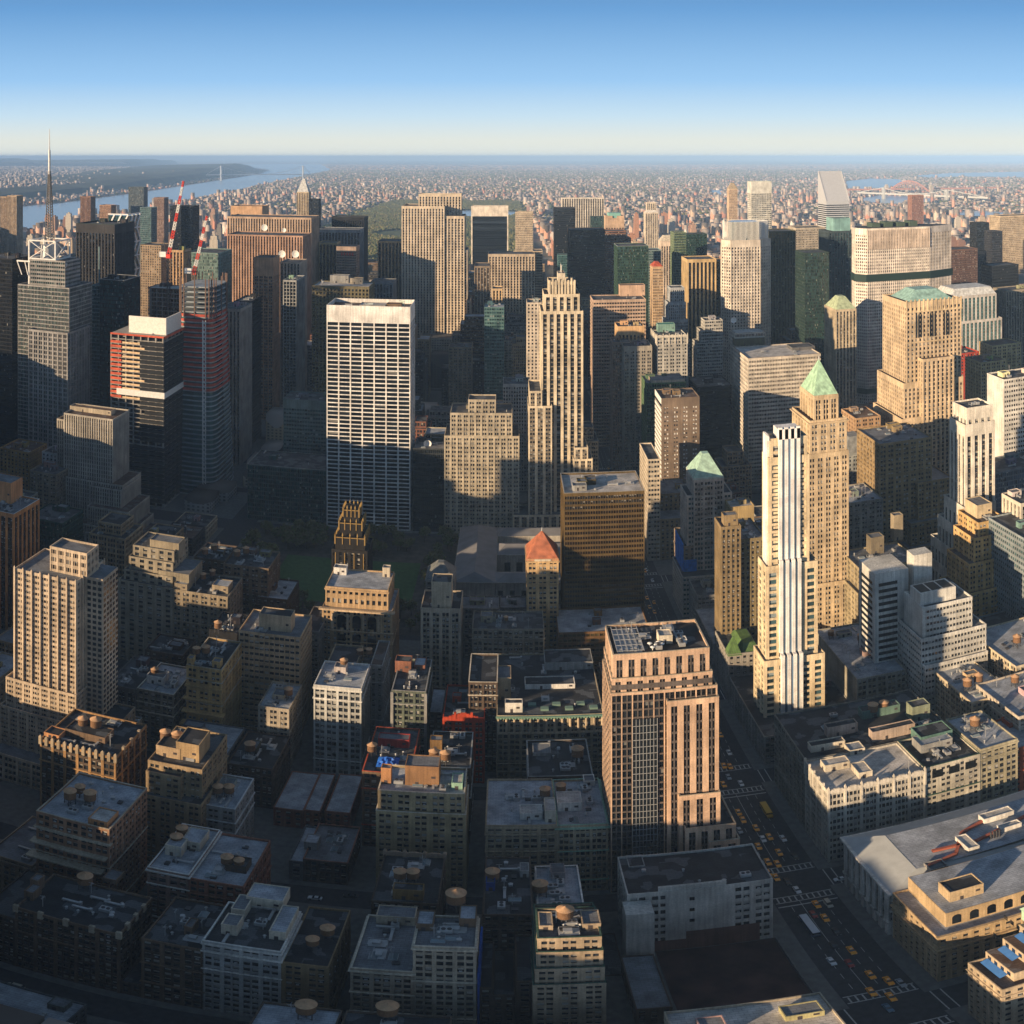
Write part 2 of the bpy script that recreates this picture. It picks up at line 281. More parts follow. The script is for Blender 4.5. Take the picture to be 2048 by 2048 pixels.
def window_mesh(w_, h, v, fc):
    if DARKWIN[0]: v = 0
    k = (round(w_, 2), round(h, 2), v, fc)
    if k in UNITS: return UNITS[k]
    m = M(); t = min(.09, w_*.08)
    for a in ((-w_/2, -w_/2+t, 0, h), (w_/2-t, w_/2, 0, h), (-w_/2+t, w_/2-t, 0, t), (-w_/2+t, w_/2-t, h-t, h), (-w_/2+t, w_/2-t, h*.48, h*.48+t)):
        m.box(a[0], a[1], -.1, -.02, a[2], a[3], 0)
    m.box(-w_/2+t, w_/2-t, -.045, -.01, t, h-t, 1)
    if v: m.box(-w_/2+t+.01, w_/2-t-.01, -.06, -.05, h-t-(h-2*t)*(0, .28, .46, .8)[v], h-t-.01, 2)
    if v == 2: m.box(-w_*.25, w_*.25, -.35, -.1, t, h*.3, 3)     # window air conditioner
    UNITS[k] = m.mesh('window', [FRM[fc], GB if v else G0, FRM['b'], METAL]); return UNITS[k]
def tier(W, G, R, x0, x1, y0, y1, z0, z1, st, blank='', cor=0, cop=None, ph=1.1, wins=None, budget=0, fc='d', root=None, rm=0, sides='WSEN'):
    fl, bay, pw, sh, pd, sd, sub, top, gi = st
    if z1-z0 < top+2: top = max(.6, (z1-z0)*.3)
    nf = max(1, round((z1-z0-top)/fl)); f = (z1-z0-top)/nf; zt = z1-top
    nx = max(1, round((x1-x0)/bay)); ny = max(1, round((y1-y0)/bay)); bx = (x1-x0)/nx; by = (y1-y0)/ny
    G.box(x0+gi, x1-gi, y0+gi, y1-gi, z0, zt+.05, 0, nu=(nx*sub, ny*sub), nz=nf)
    for i in range(nf): W.box(x0-sd, x1+sd, y0-sd, y1+sd, z0+i*f, z0+i*f+f*sh, 1)
    cx, cy_ = max(.35, pw*bx*.5), max(.35, pw*by*.5)
    for (a, b) in ((x0-pd, x0+cx), (x1-cx, x1+pd)):
        for (c, d) in ((y0-pd, y0+cy_), (y1-cy_, y1+pd)): W.box(a, b, c, d, z0, zt, 0)
    mw = max(.07, .1*bx/sub) if sub > 1 else 0; mp = pd*.4-.01
    for i in range(nx*sub+1):
        u = x0+bx*i/sub; main = i % sub == 0
        if main and i in (0, nx*sub): continue
        hw, pp = (pw*bx*.5, pd) if main else (mw, mp)
        W.box(u-hw, u+hw, y0-pp, y0+gi+.1, z0, zt, 0 if main else 1); 
        if main: W.box(u-hw, u+hw, y1-gi-.1, y1+pp, z0, zt, 0)
    for i in range(ny*sub+1):
        u = y0+by*i/sub; main = i % sub == 0
        if main and i in (0, ny*sub): continue
        hw, pp = (pw*by*.5, pd) if main else (mw, mp)
        W.box(x0-pp, x0+gi+.1, u-hw, u+hw, z0, zt, 0 if main else 1); W.box(x1-gi-.1, x1+pp, u-hw, u+hw, z0, zt, 0 if main else 1)
    o = max(pd, sd, 0)+.03
    if 'w' in blank: W.box(x0-o, x0+.6, y0+.05, y1-.05, z0, zt+.01, 0)
    if 'e' in blank: W.box(x1-.6, x1+o, y0+.05, y1-.05, z0, zt+.01, 0)
    if 's' in blank: W.box(x0+.05, x1-.05, y0-o, y0+.6, z0, zt+.01, 0)
    ph = min(ph, top*.7); zr = z1-ph
    W.box(x0-o, x1+o, y0-o, y1+o, zt, zr, 0)
    t = .38
    for a in ((x0-o, x1+o, y0-o, y0-o+t), (x0-o, x1+o, y1+o-t, y1+o), (x0-o, x0-o+t, y0-o+t, y1+o-t), (x1+o-t, x1+o, y0-o+t, y1+o-t)):
        W.box(*a, zr, z1, 0)
        if cop: W.box(a[0]-.06, a[1]+.06, a[2]-.06, a[3]+.06, z1+.002, z1+.2, 2)
    if cor:
        W.box(x0-cor, x1+cor, y0-cor, y1+cor, zr-.9, zr-.25, 2 if cop else 0); W.box(x0-cor*.6, x1+cor*.6, y0-cor*.6, y1+cor*.6, zr-1.5, zr-.9, 0)
    i = .02
    R.quad((x0-o+t, y0-o+t, zr+i), (x1+o-t, y0-o+t, zr+i), (x1+o-t, y1+o-t, zr+i), (x0-o+t, y1+o-t, zr+i), rm)
    n = 0
    if budget and root is not None:
        for face in ('S', 'W' if x0 > 0 else 'E'):
            if (face == 'W' and 'w' in blank) or (face == 'E' and 'e' in blank) or (face == 'S' and 's' in blank): continue
            nn, b = (nx, bx) if face == 'S' else (ny, by); lim = budget*(.72 if face == 'S' else 1)
            ww = (b*(1-pw)-2*mw*(sub-1))/sub; hh = f*(1-sh)
            for r in range(nf-1, -1, -1):
                for k in range(nn*sub):
                    if n >= lim: break
                    i_, j = divmod(k, sub); c = b*i_+b*pw/2+ww/2+j*(ww+2*mw); z = z0+r*f+f*sh
                    me = window_mesh(ww-.02, hh-.02, random.choice((0, 0, 0, 1, 2, 0, 0, 0, 3, 1)), fc); q = ob('window', me, root)
                    if face == 'S': q.location = (x0+c, y0+gi-.01, z+.01)
                    elif face == 'E': q.location = (x1-gi+.01, y0+c, z+.01); q.rotation_euler.z = pi/2
                    else: q.location = (x0+gi-.01, y0+c, z+.01); q.rotation_euler.z = -pi/2
                    n += 1
    return zr
KN = {'unit': 'roof_unit', 'vent': 'vent_pipe', 'duct': 'duct', 'skylight': 'skylight', 'antenna': 'antenna', 'hatch': 'roof_hatch', 'fan': 'exhaust_fan', 'patch': 'roof_platform'}
def rm_mesh(kind, s=1.0):
    k = (kind, s)
    if k in UNITS: return UNITS[k]
    m = M()
    if kind == 'unit':
        m.box(-1.6, 1.6, -1.1, 1.1, .3, 1.9, 0); m.cyl(-.7, 0, 1.9, 2.15, .6, n=10, m=1); m.cyl(.8, 0, 1.9, 2.15, .6, n=10, m=1)
        for a in (-1.4, 1.4):
            for b in (-.9, .9): m.box(a-.1, a+.1, b-.1, b+.1, 0, .3, 1)
        mats = [METAL, DARKM]
    elif kind == 'vent': m.cyl(0, 0, 0, 1.5, .28, n=8); m.cyl(0, 0, 1.5, 1.9, .5, .15, n=8); mats = [METAL]
    elif kind == 'duct': m.box(-3, 3, -.4, .4, .4, 1.1); m.box(2.3, 3.1, -.5, .5, 0, 1.6); m.box(-2.6, -2.3, -.4, .4, 0, .4); mats = [METAL]
    elif kind == 'skylight':
        m.box(-1.8, 1.8, -1.2, 1.2, 0, .5, 0); m.quad((-1.7, -1.1, .5), (1.7, -1.1, .5), (1.7, 0, 1.1), (-1.7, 0, 1.1), 1); m.quad((1.7, 1.1, .5), (-1.7, 1.1, .5), (-1.7, 0, 1.1), (1.7, 0, 1.1), 1)
        m.tri((-1.7, 1.1, .5), (-1.7, -1.1, .5), (-1.7, 0, 1.1), 0); m.tri((1.7, -1.1, .5), (1.7, 1.1, .5), (1.7, 0, 1.1), 0); mats = [METAL, SKYL]
    elif kind == 'antenna': m.bar((0, 0, 0), (0, 0, 6.5), .16); m.bar((-1, 0, 5.6), (1, 0, 5.6), .1); m.bar((-.7, 0, 4.9), (.7, 0, 4.9), .1); m.bar((0, -.9, 6.2), (0, .9, 6.2), .1); mats = [METAL]
    elif kind == 'hatch': m.box(-.9, .9, -.7, .7, 0, .7); m.box(-1, 1, -.8, .8, .7, .8); mats = [DARKM]
    elif kind == 'fan': m.box(-.6, .6, -.6, .6, 0, .5); m.cyl(0, 0, .5, 1.1, .55, .75, 10); mats = [METAL]
    elif kind == 'patch':
        m.box(-2.6, 2.6, -1.8, 1.8, .35, .45); 
        for a in (-2.4, 2.4):
            for b in (-1.6, 1.6): m.box(a-.1, a+.1, b-.1, b+.1, 0, 1.5)
        m.bar((-2.4, -1.6, 1.45), (2.4, -1.6, 1.45), .08); m.bar((-2.4, 1.6, 1.45), (2.4, 1.6, 1.45), .08); m.box(-1.4, .8, -.9, .9, .45, 1.7); mats = [METAL]
    elif kind == 'dish':
        m.cyl(0, 0, 0, 1.6, .12, n=6)
        for i in range(12):
            a, b = 2*pi*i/12, 2*pi*(i+1)/12
            m.quad((0, -.1, 2.2), (0, -.1, 2.2), (.0+1.5*cos(a), -.6, 2.2+1.5*sin(a)), (1.5*cos(b), -.6, 2.2+1.5*sin(b)))
        mats = [WHITE]
    UNITS[k] = m.mesh(kind, mats); return UNITS[k]
def bulkhead(root, x0, x1, y0, y1, z, h, col, rf='grey', door=True, name='bulkhead'):
    m = M(); m.box(x0, x1, y0, y1, z-.1, z+h-.5, 0); t = .25
    for a in ((x0-.05, x1+.05, y0-.05, y0+t), (x0-.05, x1+.05, y1-t, y1+.05), (x0-.05, x0+t, y0+t, y1-t), (x1-t, x1+.05, y0+t, y1-t)): m.box(*a, z+h-.5, z+h, 0)
    m.quad((x0+t, y0+t, z+h-.47), (x1-t, y0+t, z+h-.47), (x1-t, y1-t, z+h-.47), (x0+t, y1-t, z+h-.47), 1)
    b = m.build(name, [wall(C.get(col, col) if isinstance(col, str) else col), ROOF[rf]], root)
    if door and h > 2.6:
        d = M(); u = x0+(x1-x0)*.3; d.box(u, u+1.1, y0-.06, y0+.02, z+.02, z+2.15, 0); d.build('door', DOOR, b)
        if x1-x0 > 6: d = M(); d.box(x1-2.6, x1-1.2, y0-.06, y0+.02, z+h*.4, z+h*.4+1.2, 0); d.build('window', DOOR, b)
    return b
def tank_proto():
    root = thing('water_tank', 'x', 'water tank')
    m = M(); m.cyl(0, 0, 4, 8.2, 2.25, 2.15, 20)
    for z in (4.3, 5, 5.8, 6.7, 7.7): m.cyl(0, 0, z, z+.08, 2.29, n=20)
    m.build('tank', plain('weathered cedar staves', (.17, .095, .05), .9, var=.3, scale=2.5), root)
    l = M(); l.cyl(0, 0, 8.2, 9.7, 2.55, .12, 20); l.cyl(0, 0, 9.65, 9.95, .25, n=8); l.build('lid', plain('faded plywood lid', (.42, .26, .15), .85, var=.2, scale=.8), root)
    for a, b in ((1, 1), (1, -1), (-1, 1), (-1, -1)):
        g = M(); g.box(a*1.5-.12, a*1.5+.12, b*1.5-.12, b*1.5+.12, 0, 3.8); g.build('leg', DARKM, root)
    f = M(); f.cyl(0, 0, 3.78, 4, 2.3, n=20)
    for a, b in (((-1.5, -1.5), (1.5, -1.5)), ((1.5, -1.5), (1.5, 1.5)), ((1.5, 1.5), (-1.5, 1.5)), ((-1.5, 1.5), (-1.5, -1.5))):
        f.bar((*a, .4), (*b, 3.4), .1); f.bar((*b, .4), (*a, 3.4), .1)
    f.bar((0, 0, 0), (0, 0, 3.8), .3); f.build('frame', DARKM, root); return root
TANK0 = None; NT = {}
def tank(px, py, z, short, s=1.0, n=1, tot=1):
    global TANK0
    if TANK0 is None: TANK0 = tank_proto(); t = TANK0
    else: t = copy_tree(TANK0)
    s *= .74; X, Y = P(px, py, z+7*s); t.location = (X, Y, z); t.scale = (s, s, s); t.rotation_euler.z = random.uniform(0, 1.5)
    pos = '' if tot == 1 else (('left', 'right') if tot == 2 else ('left', 'middle', 'right') if tot == 3 else ('leftmost', 'second', 'third', 'rightmost'))[n]+' '
    t['label'] = f'{pos}wooden water tank with cone lid on the {short}'; t['group'] = 'rooftop water tanks'
def B(xl, xr, y, Y0, dep, st, col, label, short=None, T=(), cat='building', name='office_building', g=None, sp=None, blank='', cor=0, cop=None, roof='dark', tanks=(), bx=(), clutter=None, near=None, fc='d', z0=0, ph=1.1, mod=None, top=None, fixed=None, darkwin=False):
    DARKWIN[0] = darkwin
    label = label; short = short or label
    xm = (xl+xr)/2; z = ZA(xm, y, Y0); X0, X1 = XA(xl, Y0), XA(xr, Y0)
    if fixed: X0, X1, Y0, Y1, z = fixed
    elif dep > 200: Y1 = (H-z)/tan((dep-CY)/F)*cos((xm-CX)/F)
    else: Y1 = Y0+dep
    if Y1 < Y0+8: Y1 = Y0+8
    s = list(ST[st]) if isinstance(st, str) else list(st)
    if top is not None: s[7] = top
    root = thing(name, label, cat, ((X0+X1)/2, (Y0+Y1)/2, 0)); W, G, R = M(), M(), M(); near = (Y0 < 560) if near is None else near
    ox, oy = root.location.x, root.location.y
    zr = tier(W, G, R, X0-ox, X1-ox, Y0-oy, Y1-oy, z0, z, s, blank, cor, cop, ph, budget=100 if near else 0, fc=fc, root=root)
    FOOT.append((X0, X1, Y0, Y1, z)); zs = [z]
    for tt in T:
        a, b, yy, y0_, dp = tt[:5]; s2 = (list(ST[tt[5]]) if isinstance(tt[5], str) else list(tt[5])) if len(tt) > 5 and tt[5] else s
        zz = ZA((a+b)/2, yy, y0_); A0, A1 = XA(a, y0_), XA(b, y0_); A2 = y0_+dp
        zb = tt[6] if len(tt) > 6 else 0
        tier(W, G, R, A0-ox, A1-ox, y0_-oy, A2-oy, zb, zz, s2, '', 0, cop, ph); FOOT.append((A0, A1, y0_, A2, zz)); zs.append(zz)
    if near and st in ('loft', 'loft2', 'pair', 'punch') and z > 25:      # string courses
        for fz in random.sample((.18, .3, .62, .78, .86), 2): e = random.uniform(.3, .55); W.box(X0-ox-e, X1-ox+e, Y0-oy-e, Y1-oy+e, z*fz, z*fz+random.uniform(.35, .7), 2 if cop else 0)
    if mod: mod(root, W, G, R, (X0-ox, X1-ox, Y0-oy, Y1-oy, z, zr))
    cw = C.get(col, col) if isinstance(col, str) else col; cs = C.get(sp, sp) if isinstance(sp, str) else (sp or tuple(c*(.34 if st in ('slit', 'vert', 'vert2') else .86) for c in cw))
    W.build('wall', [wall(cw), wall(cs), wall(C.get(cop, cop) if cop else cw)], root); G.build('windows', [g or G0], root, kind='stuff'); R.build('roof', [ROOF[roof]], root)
    for b in bx:                                   # pixel span and base line on this roof, height, depth
        a0, a1, yb, h, dp = b[:5]; u0, v = P((a0+a1)/2, yb, zr); u0 = XA(a0, v); u1 = XA(a1, v)
        bulkhead(root, u0-ox, u1-ox, v-oy, v+dp-oy, zr, h, b[5] if len(b) > 5 else cw, b[6] if len(b) > 6 else 'grey')
    if clutter is None: clutter = 14 if near else (4 if Y0 < 1000 else 0)
    w_, d_ = X1-X0, Y1-Y0
    if clutter and w_ > 12 and d_ > 10:
        if not bx and clutter > 2:
            for _ in range(1 if w_ < 22 else 2):
                bw, bd = random.uniform(4, min(9, w_*.4)), random.uniform(3.5, min(7, d_*.4)); u = random.uniform(X0+1.5, X1-bw-1.5)-ox; v = random.uniform(Y0+d_*.3, Y1-bd-1)-oy
                bulkhead(root, u, u+bw, v, v+bd, zr, random.uniform(2.8, 4.5), tuple(c*random.uniform(.7, 1.1) for c in cw))
        for i in range(clutter):
            k = random.choice(('unit', 'vent', 'vent', 'duct', 'skylight', 'antenna', 'hatch', 'fan', 'patch')); q = ob(KN[k], rm_mesh(k), root)
            q.location = (random.uniform(X0+4, X1-4)-ox, random.uniform(Y0+3, Y1-3)-oy, zr+.02); q.rotation_euler.z = random.choice((0, pi/2))
    for i, t in enumerate(tanks): tank(t[0], t[1], zr, short, t[2] if len(t) > 2 else 1, i, len(tanks))
    root['_z'] = z
    return root
def hip(h, f=0., col='copper', e=.4, name='pyramid_roof'):
    def mod(root, W, G, R, q):
        m = M(); m.pyr(q[0]-e, q[1]+e, q[2]-e, q[3]+e, q[5]+.3, q[5]+.3+h, f); m.build(name, seamed('sheet '+str(col), C.get(col, col) if isinstance(col, str) else col), root)
        if f == 0: n = M(); n.cyl((q[0]+q[1])/2, (q[2]+q[3])/2, q[5]+h, q[5]+h+2.5, .5, .1, 8); n.build('finial', METAL, root)
    return mod
# ------------------------------------------------------------------ ground, roads, pavements, water, hills
g = M(); R_ = 70000
g.quad((-R_, -2500, 0), (R_, -2500, 0), (R_, R_, 0), (-R_, R_, 0))
gm, nt, b = base_mat('city ground'); L = nt.links.new; b.inputs['Roughness'].default_value = .95
ge = N(nt, 'ShaderNodeNewGeometry'); vo = N(nt, 'ShaderNodeTexVoronoi'); vo.inputs['Scale'].default_value = .016; L(ge.outputs['Position'], vo.inputs['Vector'])
no = N(nt, 'ShaderNodeTexNoise'); no.inputs['Scale'].default_value = .0006; no.inputs['Detail'].default_value = 8; L(ge.outputs['Position'], no.inputs['Vector'])
r1 = N(nt, 'ShaderNodeValToRGB'); L(vo.outputs['Color'], r1.inputs[0])
for e_, (p, c) in zip([r1.color_ramp.elements[0], r1.color_ramp.elements[1], r1.color_ramp.elements.new(.5), r1.color_ramp.elements.new(.75)], [(0, (.1, .09, .08)), (1, (.55, .42, .34)), (.5, (.2, .15, .12)), (.75, (.36, .24, .19))]): e_.position = p; e_.color = (*c, 1)
r2 = N(nt, 'ShaderNodeMapRange'); r2.inputs[1].default_value = .42; r2.inputs[2].default_value = .6; L(no.outputs[0], r2.inputs[0])
mx = N(nt, 'ShaderNodeMix', data_type='RGBA'); L(r2.outputs[0], mx.inputs[0]); L(r1.outputs[0], mx.inputs[6]); mx.inputs[7].default_value = (.10, .10, .07, 1); L(mx.outputs[2], b.inputs['Base Color'])
o = g.build('ground', gm, kind='structure')
AV = [94, 270, 437, 575, 720, 900, 1090, 1290, -211, -516, -821, -1126, -1431, -1700]          # avenue centre lines, river to river
AVS = sorted(AV); HW = 14.5
asph = plain('asphalt', (.045, .046, .05), .85, var=.25, scale=.5); concrete = plain('pavement concrete', (.13, .13, .125), .9, var=.2, scale=.4)
r = M(); r.quad((-1715, -700, .004), (1500, -700, .004), (1500, 2110, .004), (-1715, 2110, .004)); r.build('road', asph, kind='structure')
pv = M(); BLK = []
for i in range(len(AVS)-1):
    for k in range(26, 59):
        x0, x1, y0, y1 = AVS[i]+HW-4, AVS[i+1]-HW+4, S(k)+5.5, S(k+1)-5.5
        if k == 34: y0 += 5
        if k == 33: y1 -= 5
        if k == 42: y0 += 5
        if k == 41: y1 -= 5
        if (AVS[i], k) == (-211, 41) or (AVS[i], k) == (-211, 40): y1 = S(41)+5.5 if k == 40 else y1
        BLK.append((AVS[i], AVS[i+1], k)); pv.box(x0, x1, y0, y1, .006, .15)
pv.build('pavement', concrete, kind='structure')
mk = M(); zz = .012                                                        # painted road markings on the avenue and its crossings
for k in range(35, 45):
    c = S(k)
    for y in (c-8, c-11.5, c+8, c+11.5): mk.quad((84, y-.2, zz), (104, y-.2, zz), (104, y+.2, zz), (84, y+.2, zz))
    for x in (82, 79, 106, 109): mk.quad((x-.2, c-5.5, zz), (x+.2, c-5.5, zz), (x+.2, c+5.5, zz), (x-.2, c+5.5, zz))
    for y in (c-9.7, c+9.7):
        for j in range(10): mk.quad((85+j*2, y-1.4, zz+.003), (85.5+j*2, y-1.4, zz+.003), (85.5+j*2, y+1.4, zz+.003), (85+j*2, y+1.4, zz+.003))
    for x in (88.2, 91.8, 95.4, 99.2):
        if x == 91.8: mk.quad((x-.1, c+12, zz), (x+.1, c+12, zz), (x+.1, c+69, zz), (x-.1, c+69, zz)); continue
        for j in range(9): mk.quad((x-.09, c+15+j*6, zz), (x+.09, c+15+j*6, zz), (x+.09, c+18+j*6, zz), (x-.09, c+18+j*6, zz))
    mk.quad((84, c-14.3, zz), (104, c-14.3, zz), (104, c-13.7, zz), (84, c-13.7, zz))
mk.build('road_markings', plain('road paint', (.42, .42, .4), .8, var=.3, scale=2), kind='structure')
# water
wm, nt, b = base_mat('river water'); b.inputs['Base Color'].default_value = (.30, .40, .50, 1); b.inputs['Roughness'].default_value = .22; b.inputs['Specular IOR Level'].default_value = .8
def gp(pts, z=.5): return [(*P(x, y, z), z) for x, y in pts]
def water(pts, name='river', z=.5, raw=False):
    V = pts if raw else gp(pts, z)
    me = bpy.data.meshes.new(name); me.from_pydata(V, [], [list(range(len(V)))]); me.materials.append(wm); ob(name, me, kind='structure')
water([(-1800, -2400, .5), (-1850, 2000, .5), (-2050, 4500, .5), (-2227, 5990, .5), (-2643, 9167, .5), (-4066, 20400, .5), (-7500, 35500, .5), (-12500, 35500, .5), (-9000, 28500, .5), (-5500, 20300, .5), (-4380, 15460, .5), (-3140, 7400, .5), (-2880, 5280, .5), (-3000, 2000, .5), (-3000, -2400, .5)][::-1], 'wide_river', raw=True)
water([(1690, 362), (1740, 357), (1800, 358), (1812, 366), (1790, 377), (1720, 380), (1692, 378)])
water([(1700, 399), (1760, 390), (1830, 393), (1880, 398), (1860, 408), (1790, 412), (1745, 410)])
water([(1895, 425), (1960, 421), (2004, 424), (2048, 428), (2048, 438), (1990, 443), (1915, 437)])
water([(1820, 352), (1900, 346), (2048, 343), (2048, 357), (1930, 354), (1860, 357)])
water([(1560, 321), (1700, 317), (2048, 316), (2048, 331), (1900, 329), (1750, 325), (1640, 325)], 'sound')
water([(1418, 379), (1444, 380), (1446, 392), (1425, 391)])
water([(2010, 365), (2048, 364), (2048, 373), (2015, 371)])
# far bank: wooded bluff with flat top along the river
grn = plain('bluff woodland', (.045, .055, .035), .95, var=.5, scale=.004); hl = M()
def ridge(pts, name='bluff'):                    # (x_edge, Y, height, width)
    m = M()
    for (a, b_) in zip(pts, pts[1:]):
        for j in range(6):
            t0, t1 = j/6, (j+1)/6
            def pt(p, q, t, k):
                x = p[0]*(1-t)+q[0]*t; y = p[1]*(1-t)+q[1]*t; h = (p[2]*(1-t)+q[2]*t)*(1+.1*sin(y*.0021+x*.003)); w_ = p[3]*(1-t)+q[3]*t
                return [(x, y, -1), (x-90, y, h*.72), (x-300, y, h), (x-w_, y, h*.8), (x-w_*1.6, y, -1)][k]
            for k in range(4): m.quad(pt(a, b_, t0, k), pt(a, b_, t1, k), pt(a, b_, t1, k+1), pt(a, b_, t0, k+1))
    m.build(name, grn, kind='structure')
ridge([(-3250, 900, 46, 800), (-3150, 4000, 52, 900), (-3400, 7400, 80, 1300), (-4650, 15460, 150, 2200), (-5700, 19500, 170, 1600), (-6000, 20600, 120, 1000), (-6100, 21500, 5, 800)])
ridge([(-9800, 22000, 190, 4000), (-12000, 28500, 230, 6000), (-13500, 35000, 150, 5000)], 'hills')
ridge([(-11500, 16000, 150, 3500), (-14500, 23000, 220, 5000), (-17500, 30000, 240, 6000)], 'hills')
# ------------------------------------------------------------------ the far city: a mass nobody could count, and the 300 nearest blocks as buildings
FARC = [(.66, .42, .32), (.68, .38, .27), (.52, .31, .23), (.44, .22, .16), (.62, .48, .36), (.32, .19, .15), (.68, .58, .48), (.42, .37, .34), (.56, .27, .19), (.75, .70, .64), (.50, .38, .29), (.24, .23, .24), (.62, .36, .25), (.42, .27, .21)]
fm = facade_far(FARC)
def in_park(x, y): return (x > -800) & (x < 84) & (y > 2100) & (y < 6230)
def in_view(x, y): t = np.arctan2(x, y); return (t > -.62) & (t < .63)
POLYW = [[P(a, b_) for a, b_ in q] for q in ([(1690, 362), (1740, 357), (1800, 358), (1812, 366), (1790, 377), (1720, 380), (1692, 378)], [(1700, 399), (1760, 390), (1830, 393), (1880, 398), (1860, 408), (1790, 412), (1745, 410)],
         [(1895, 425), (1960, 421), (2004, 424), (2048, 428), (2048, 438), (1990, 443), (1915, 437)], [(1820, 352), (1900, 346), (2060, 343), (2060, 357), (1930, 354), (1860, 357)], [(1418, 379), (1444, 380), (1446, 392), (1425, 391)])]
def inpoly(x, y, p):
    c = np.zeros(len(x), bool); n = len(p)
    for i in range(n):
        (xa, ya), (xb, yb) = p[i], p[(i+1) % n]
        k = ((ya > y) != (yb > y)) & (x < (xb-xa)*(y-ya)/((yb-ya)+1e-9)+xa); c ^= k
    return c
def dry(x, y):
    shore = np.interp(y, [0, 2000, 4500, 5990, 9167, 20400, 35500], [-1800, -1850, -2050, -2227, -2643, -4066, -7500])
    far = np.interp(y, [0, 2000, 5280, 7400, 15460, 20300, 28500, 35500], [-3030, -3030, -2910, -3170, -4400, -5520, -9020, -12500])
    ok = (x > shore+25) | (x < far-25)
    for p in POLYW: ok &= ~inpoly(x, y, p)
    return ok
rows = []
def scatter(n, ya, yb, hmin, hmax, tall, smin, smax, pw=1.0, sel=None):
    y = RNG.uniform(ya**2, yb**2, n)**.5; t = RNG.uniform(-.62, .63, n); x = y*np.tan(t)
    x = np.round(x/78)*78+RNG.uniform(-26, 26, n) if yb < 7000 else x
    y = np.round((y-202.5)/80.9)*80.9+202.5+40+RNG.uniform(-22, 22, n) if yb < 7000 else y
    k = dry(x, y) & ~in_park(x, y)
    for a in AVS: k &= (np.abs(x-a) > 22) | (y > 6000)
    if sel is not None: k &= sel(x, y)
    x, y = x[k], y[k]; n = len(x); h = RNG.uniform(hmin, hmax, n)*RNG.uniform(.6, 1.3, n); tl = RNG.random(n) < tall; h = np.where(tl, h*RNG.uniform(1.8, 3.4, n), h)
    a, b_ = RNG.uniform(smin, smax, n)/2, RNG.uniform(smin, smax, n)/2; a = np.where(tl, np.minimum(a, 14), a); b_ = np.where(tl, np.minimum(b_, 14), b_)
    return np.stack([x-a, x+a, y-b_, y+b_, np.zeros(n), h], 1)
near_city = scatter(7500, 2120, 4200, 14, 26, .15, 12, 30)
rows.append(scatter(17000, 4200, 7200, 11, 20, .08, 12, 28)); rows.append(scatter(26000, 7200, 12000, 8, 15, .04, 14, 40)); rows.append(scatter(30000, 12000, 22000, 6, 12, .02, 20, 70))
rows.append(scatter(9000, 22000, 34000, 6, 12, .02, 40, 120))
# individuals: the ones that show largest
size = (near_city[:, 1]-near_city[:, 0])*near_city[:, 5]/((near_city[:, 2])**2); order = np.argsort(-size); FARIND = near_city[order[:120]]; rows.append(near_city[order[120:]])
allb = np.concatenate(rows); allb[:, 4] = -1
allb[:, 5] += np.where((allb[:, 0] < np.interp(allb[:, 2], [0, 7400, 15460, 19500], [-3650, -3750, -5100, -6200])) & (allb[:, 2] < 20000), 62, 0)
ob('distant_city_blocks', npboxes('distant_city_blocks', allb, [fm]), kind='stuff')
bpy.data.objects['distant_city_blocks']['label'] = 'mass of small brown, pink and grey city blocks reaching to the horizon'
hues = [((.46, .30, .22), 'pinkish brown'), ((.30, .17, .12), 'dark brick'), ((.54, .43, .31), 'sandy'), ((.60, .55, .47), 'pale'), ((.24, .23, .22), 'grey'), ((.5, .26, .16), 'reddish')]
hm = [facade_far([c]) for c, _ in hues]
for i, q in enumerate(FARIND):
    m = M(); x0, x1, y0, y1, _, h = q; cx, cy_ = (x0+x1)/2, (y0+y1)/2; a, b_ = (x1-x0)/2, (y1-y0)/2
    m.box(-a, a, -b_, b_, 0, h*.86); m.box(-a*.8, a*.8, -b_*.8, b_*.8, h*.86, h); m.box(-a*.3, a*.3, -b_*.4, b_*.4, h, h+5)
    c = i % 6; west = x0 < -800
    o = m.build('apartment_tower', [hm[c]], None, (cx, cy_, 0)); tag(o, f"{hues[c][1]} apartment block {'west' if west else 'east'} of the big park, beyond the midtown towers", 'building', f"{hues[c][1]} apartment blocks {'west' if west else 'east'} of the park")
# ------------------------------------------------------------------ park woodland: many leaf clumps
def clumps(name, x, y, zc, r, mat, k=1, label=None):
    n = len(x); base = np.array([[1, 0, 0], [-1, 0, 0], [0, 1, 0], [0, -1, 0], [0, 0, 1], [0, 0, -1]], float); fc = np.array([[0, 2, 4], [2, 1, 4], [1, 3, 4], [3, 0, 4], [2, 0, 5], [1, 2, 5], [3, 1, 5], [0, 3, 5]])
    V = base[None]*RNG.uniform(.6, 1.4, (n, 6, 1))*r[:, None, None]; th = RNG.uniform(0, 2*pi, n); c, s_ = np.cos(th)[:, None], np.sin(th)[:, None]
    X = V[:, :, 0]*c-V[:, :, 1]*s_; Y = V[:, :, 0]*s_+V[:, :, 1]*c; V = np.stack([X+x[:, None], Y+y[:, None], V[:, :, 2]*.8+zc[:, None]], -1).reshape(-1, 3)
    o = ob(name, npmesh(name, V, (np.arange(n)[:, None, None]*6+fc[None]).reshape(-1, 3), [mat], 3), kind='stuff'); o['label'] = label or name; return o
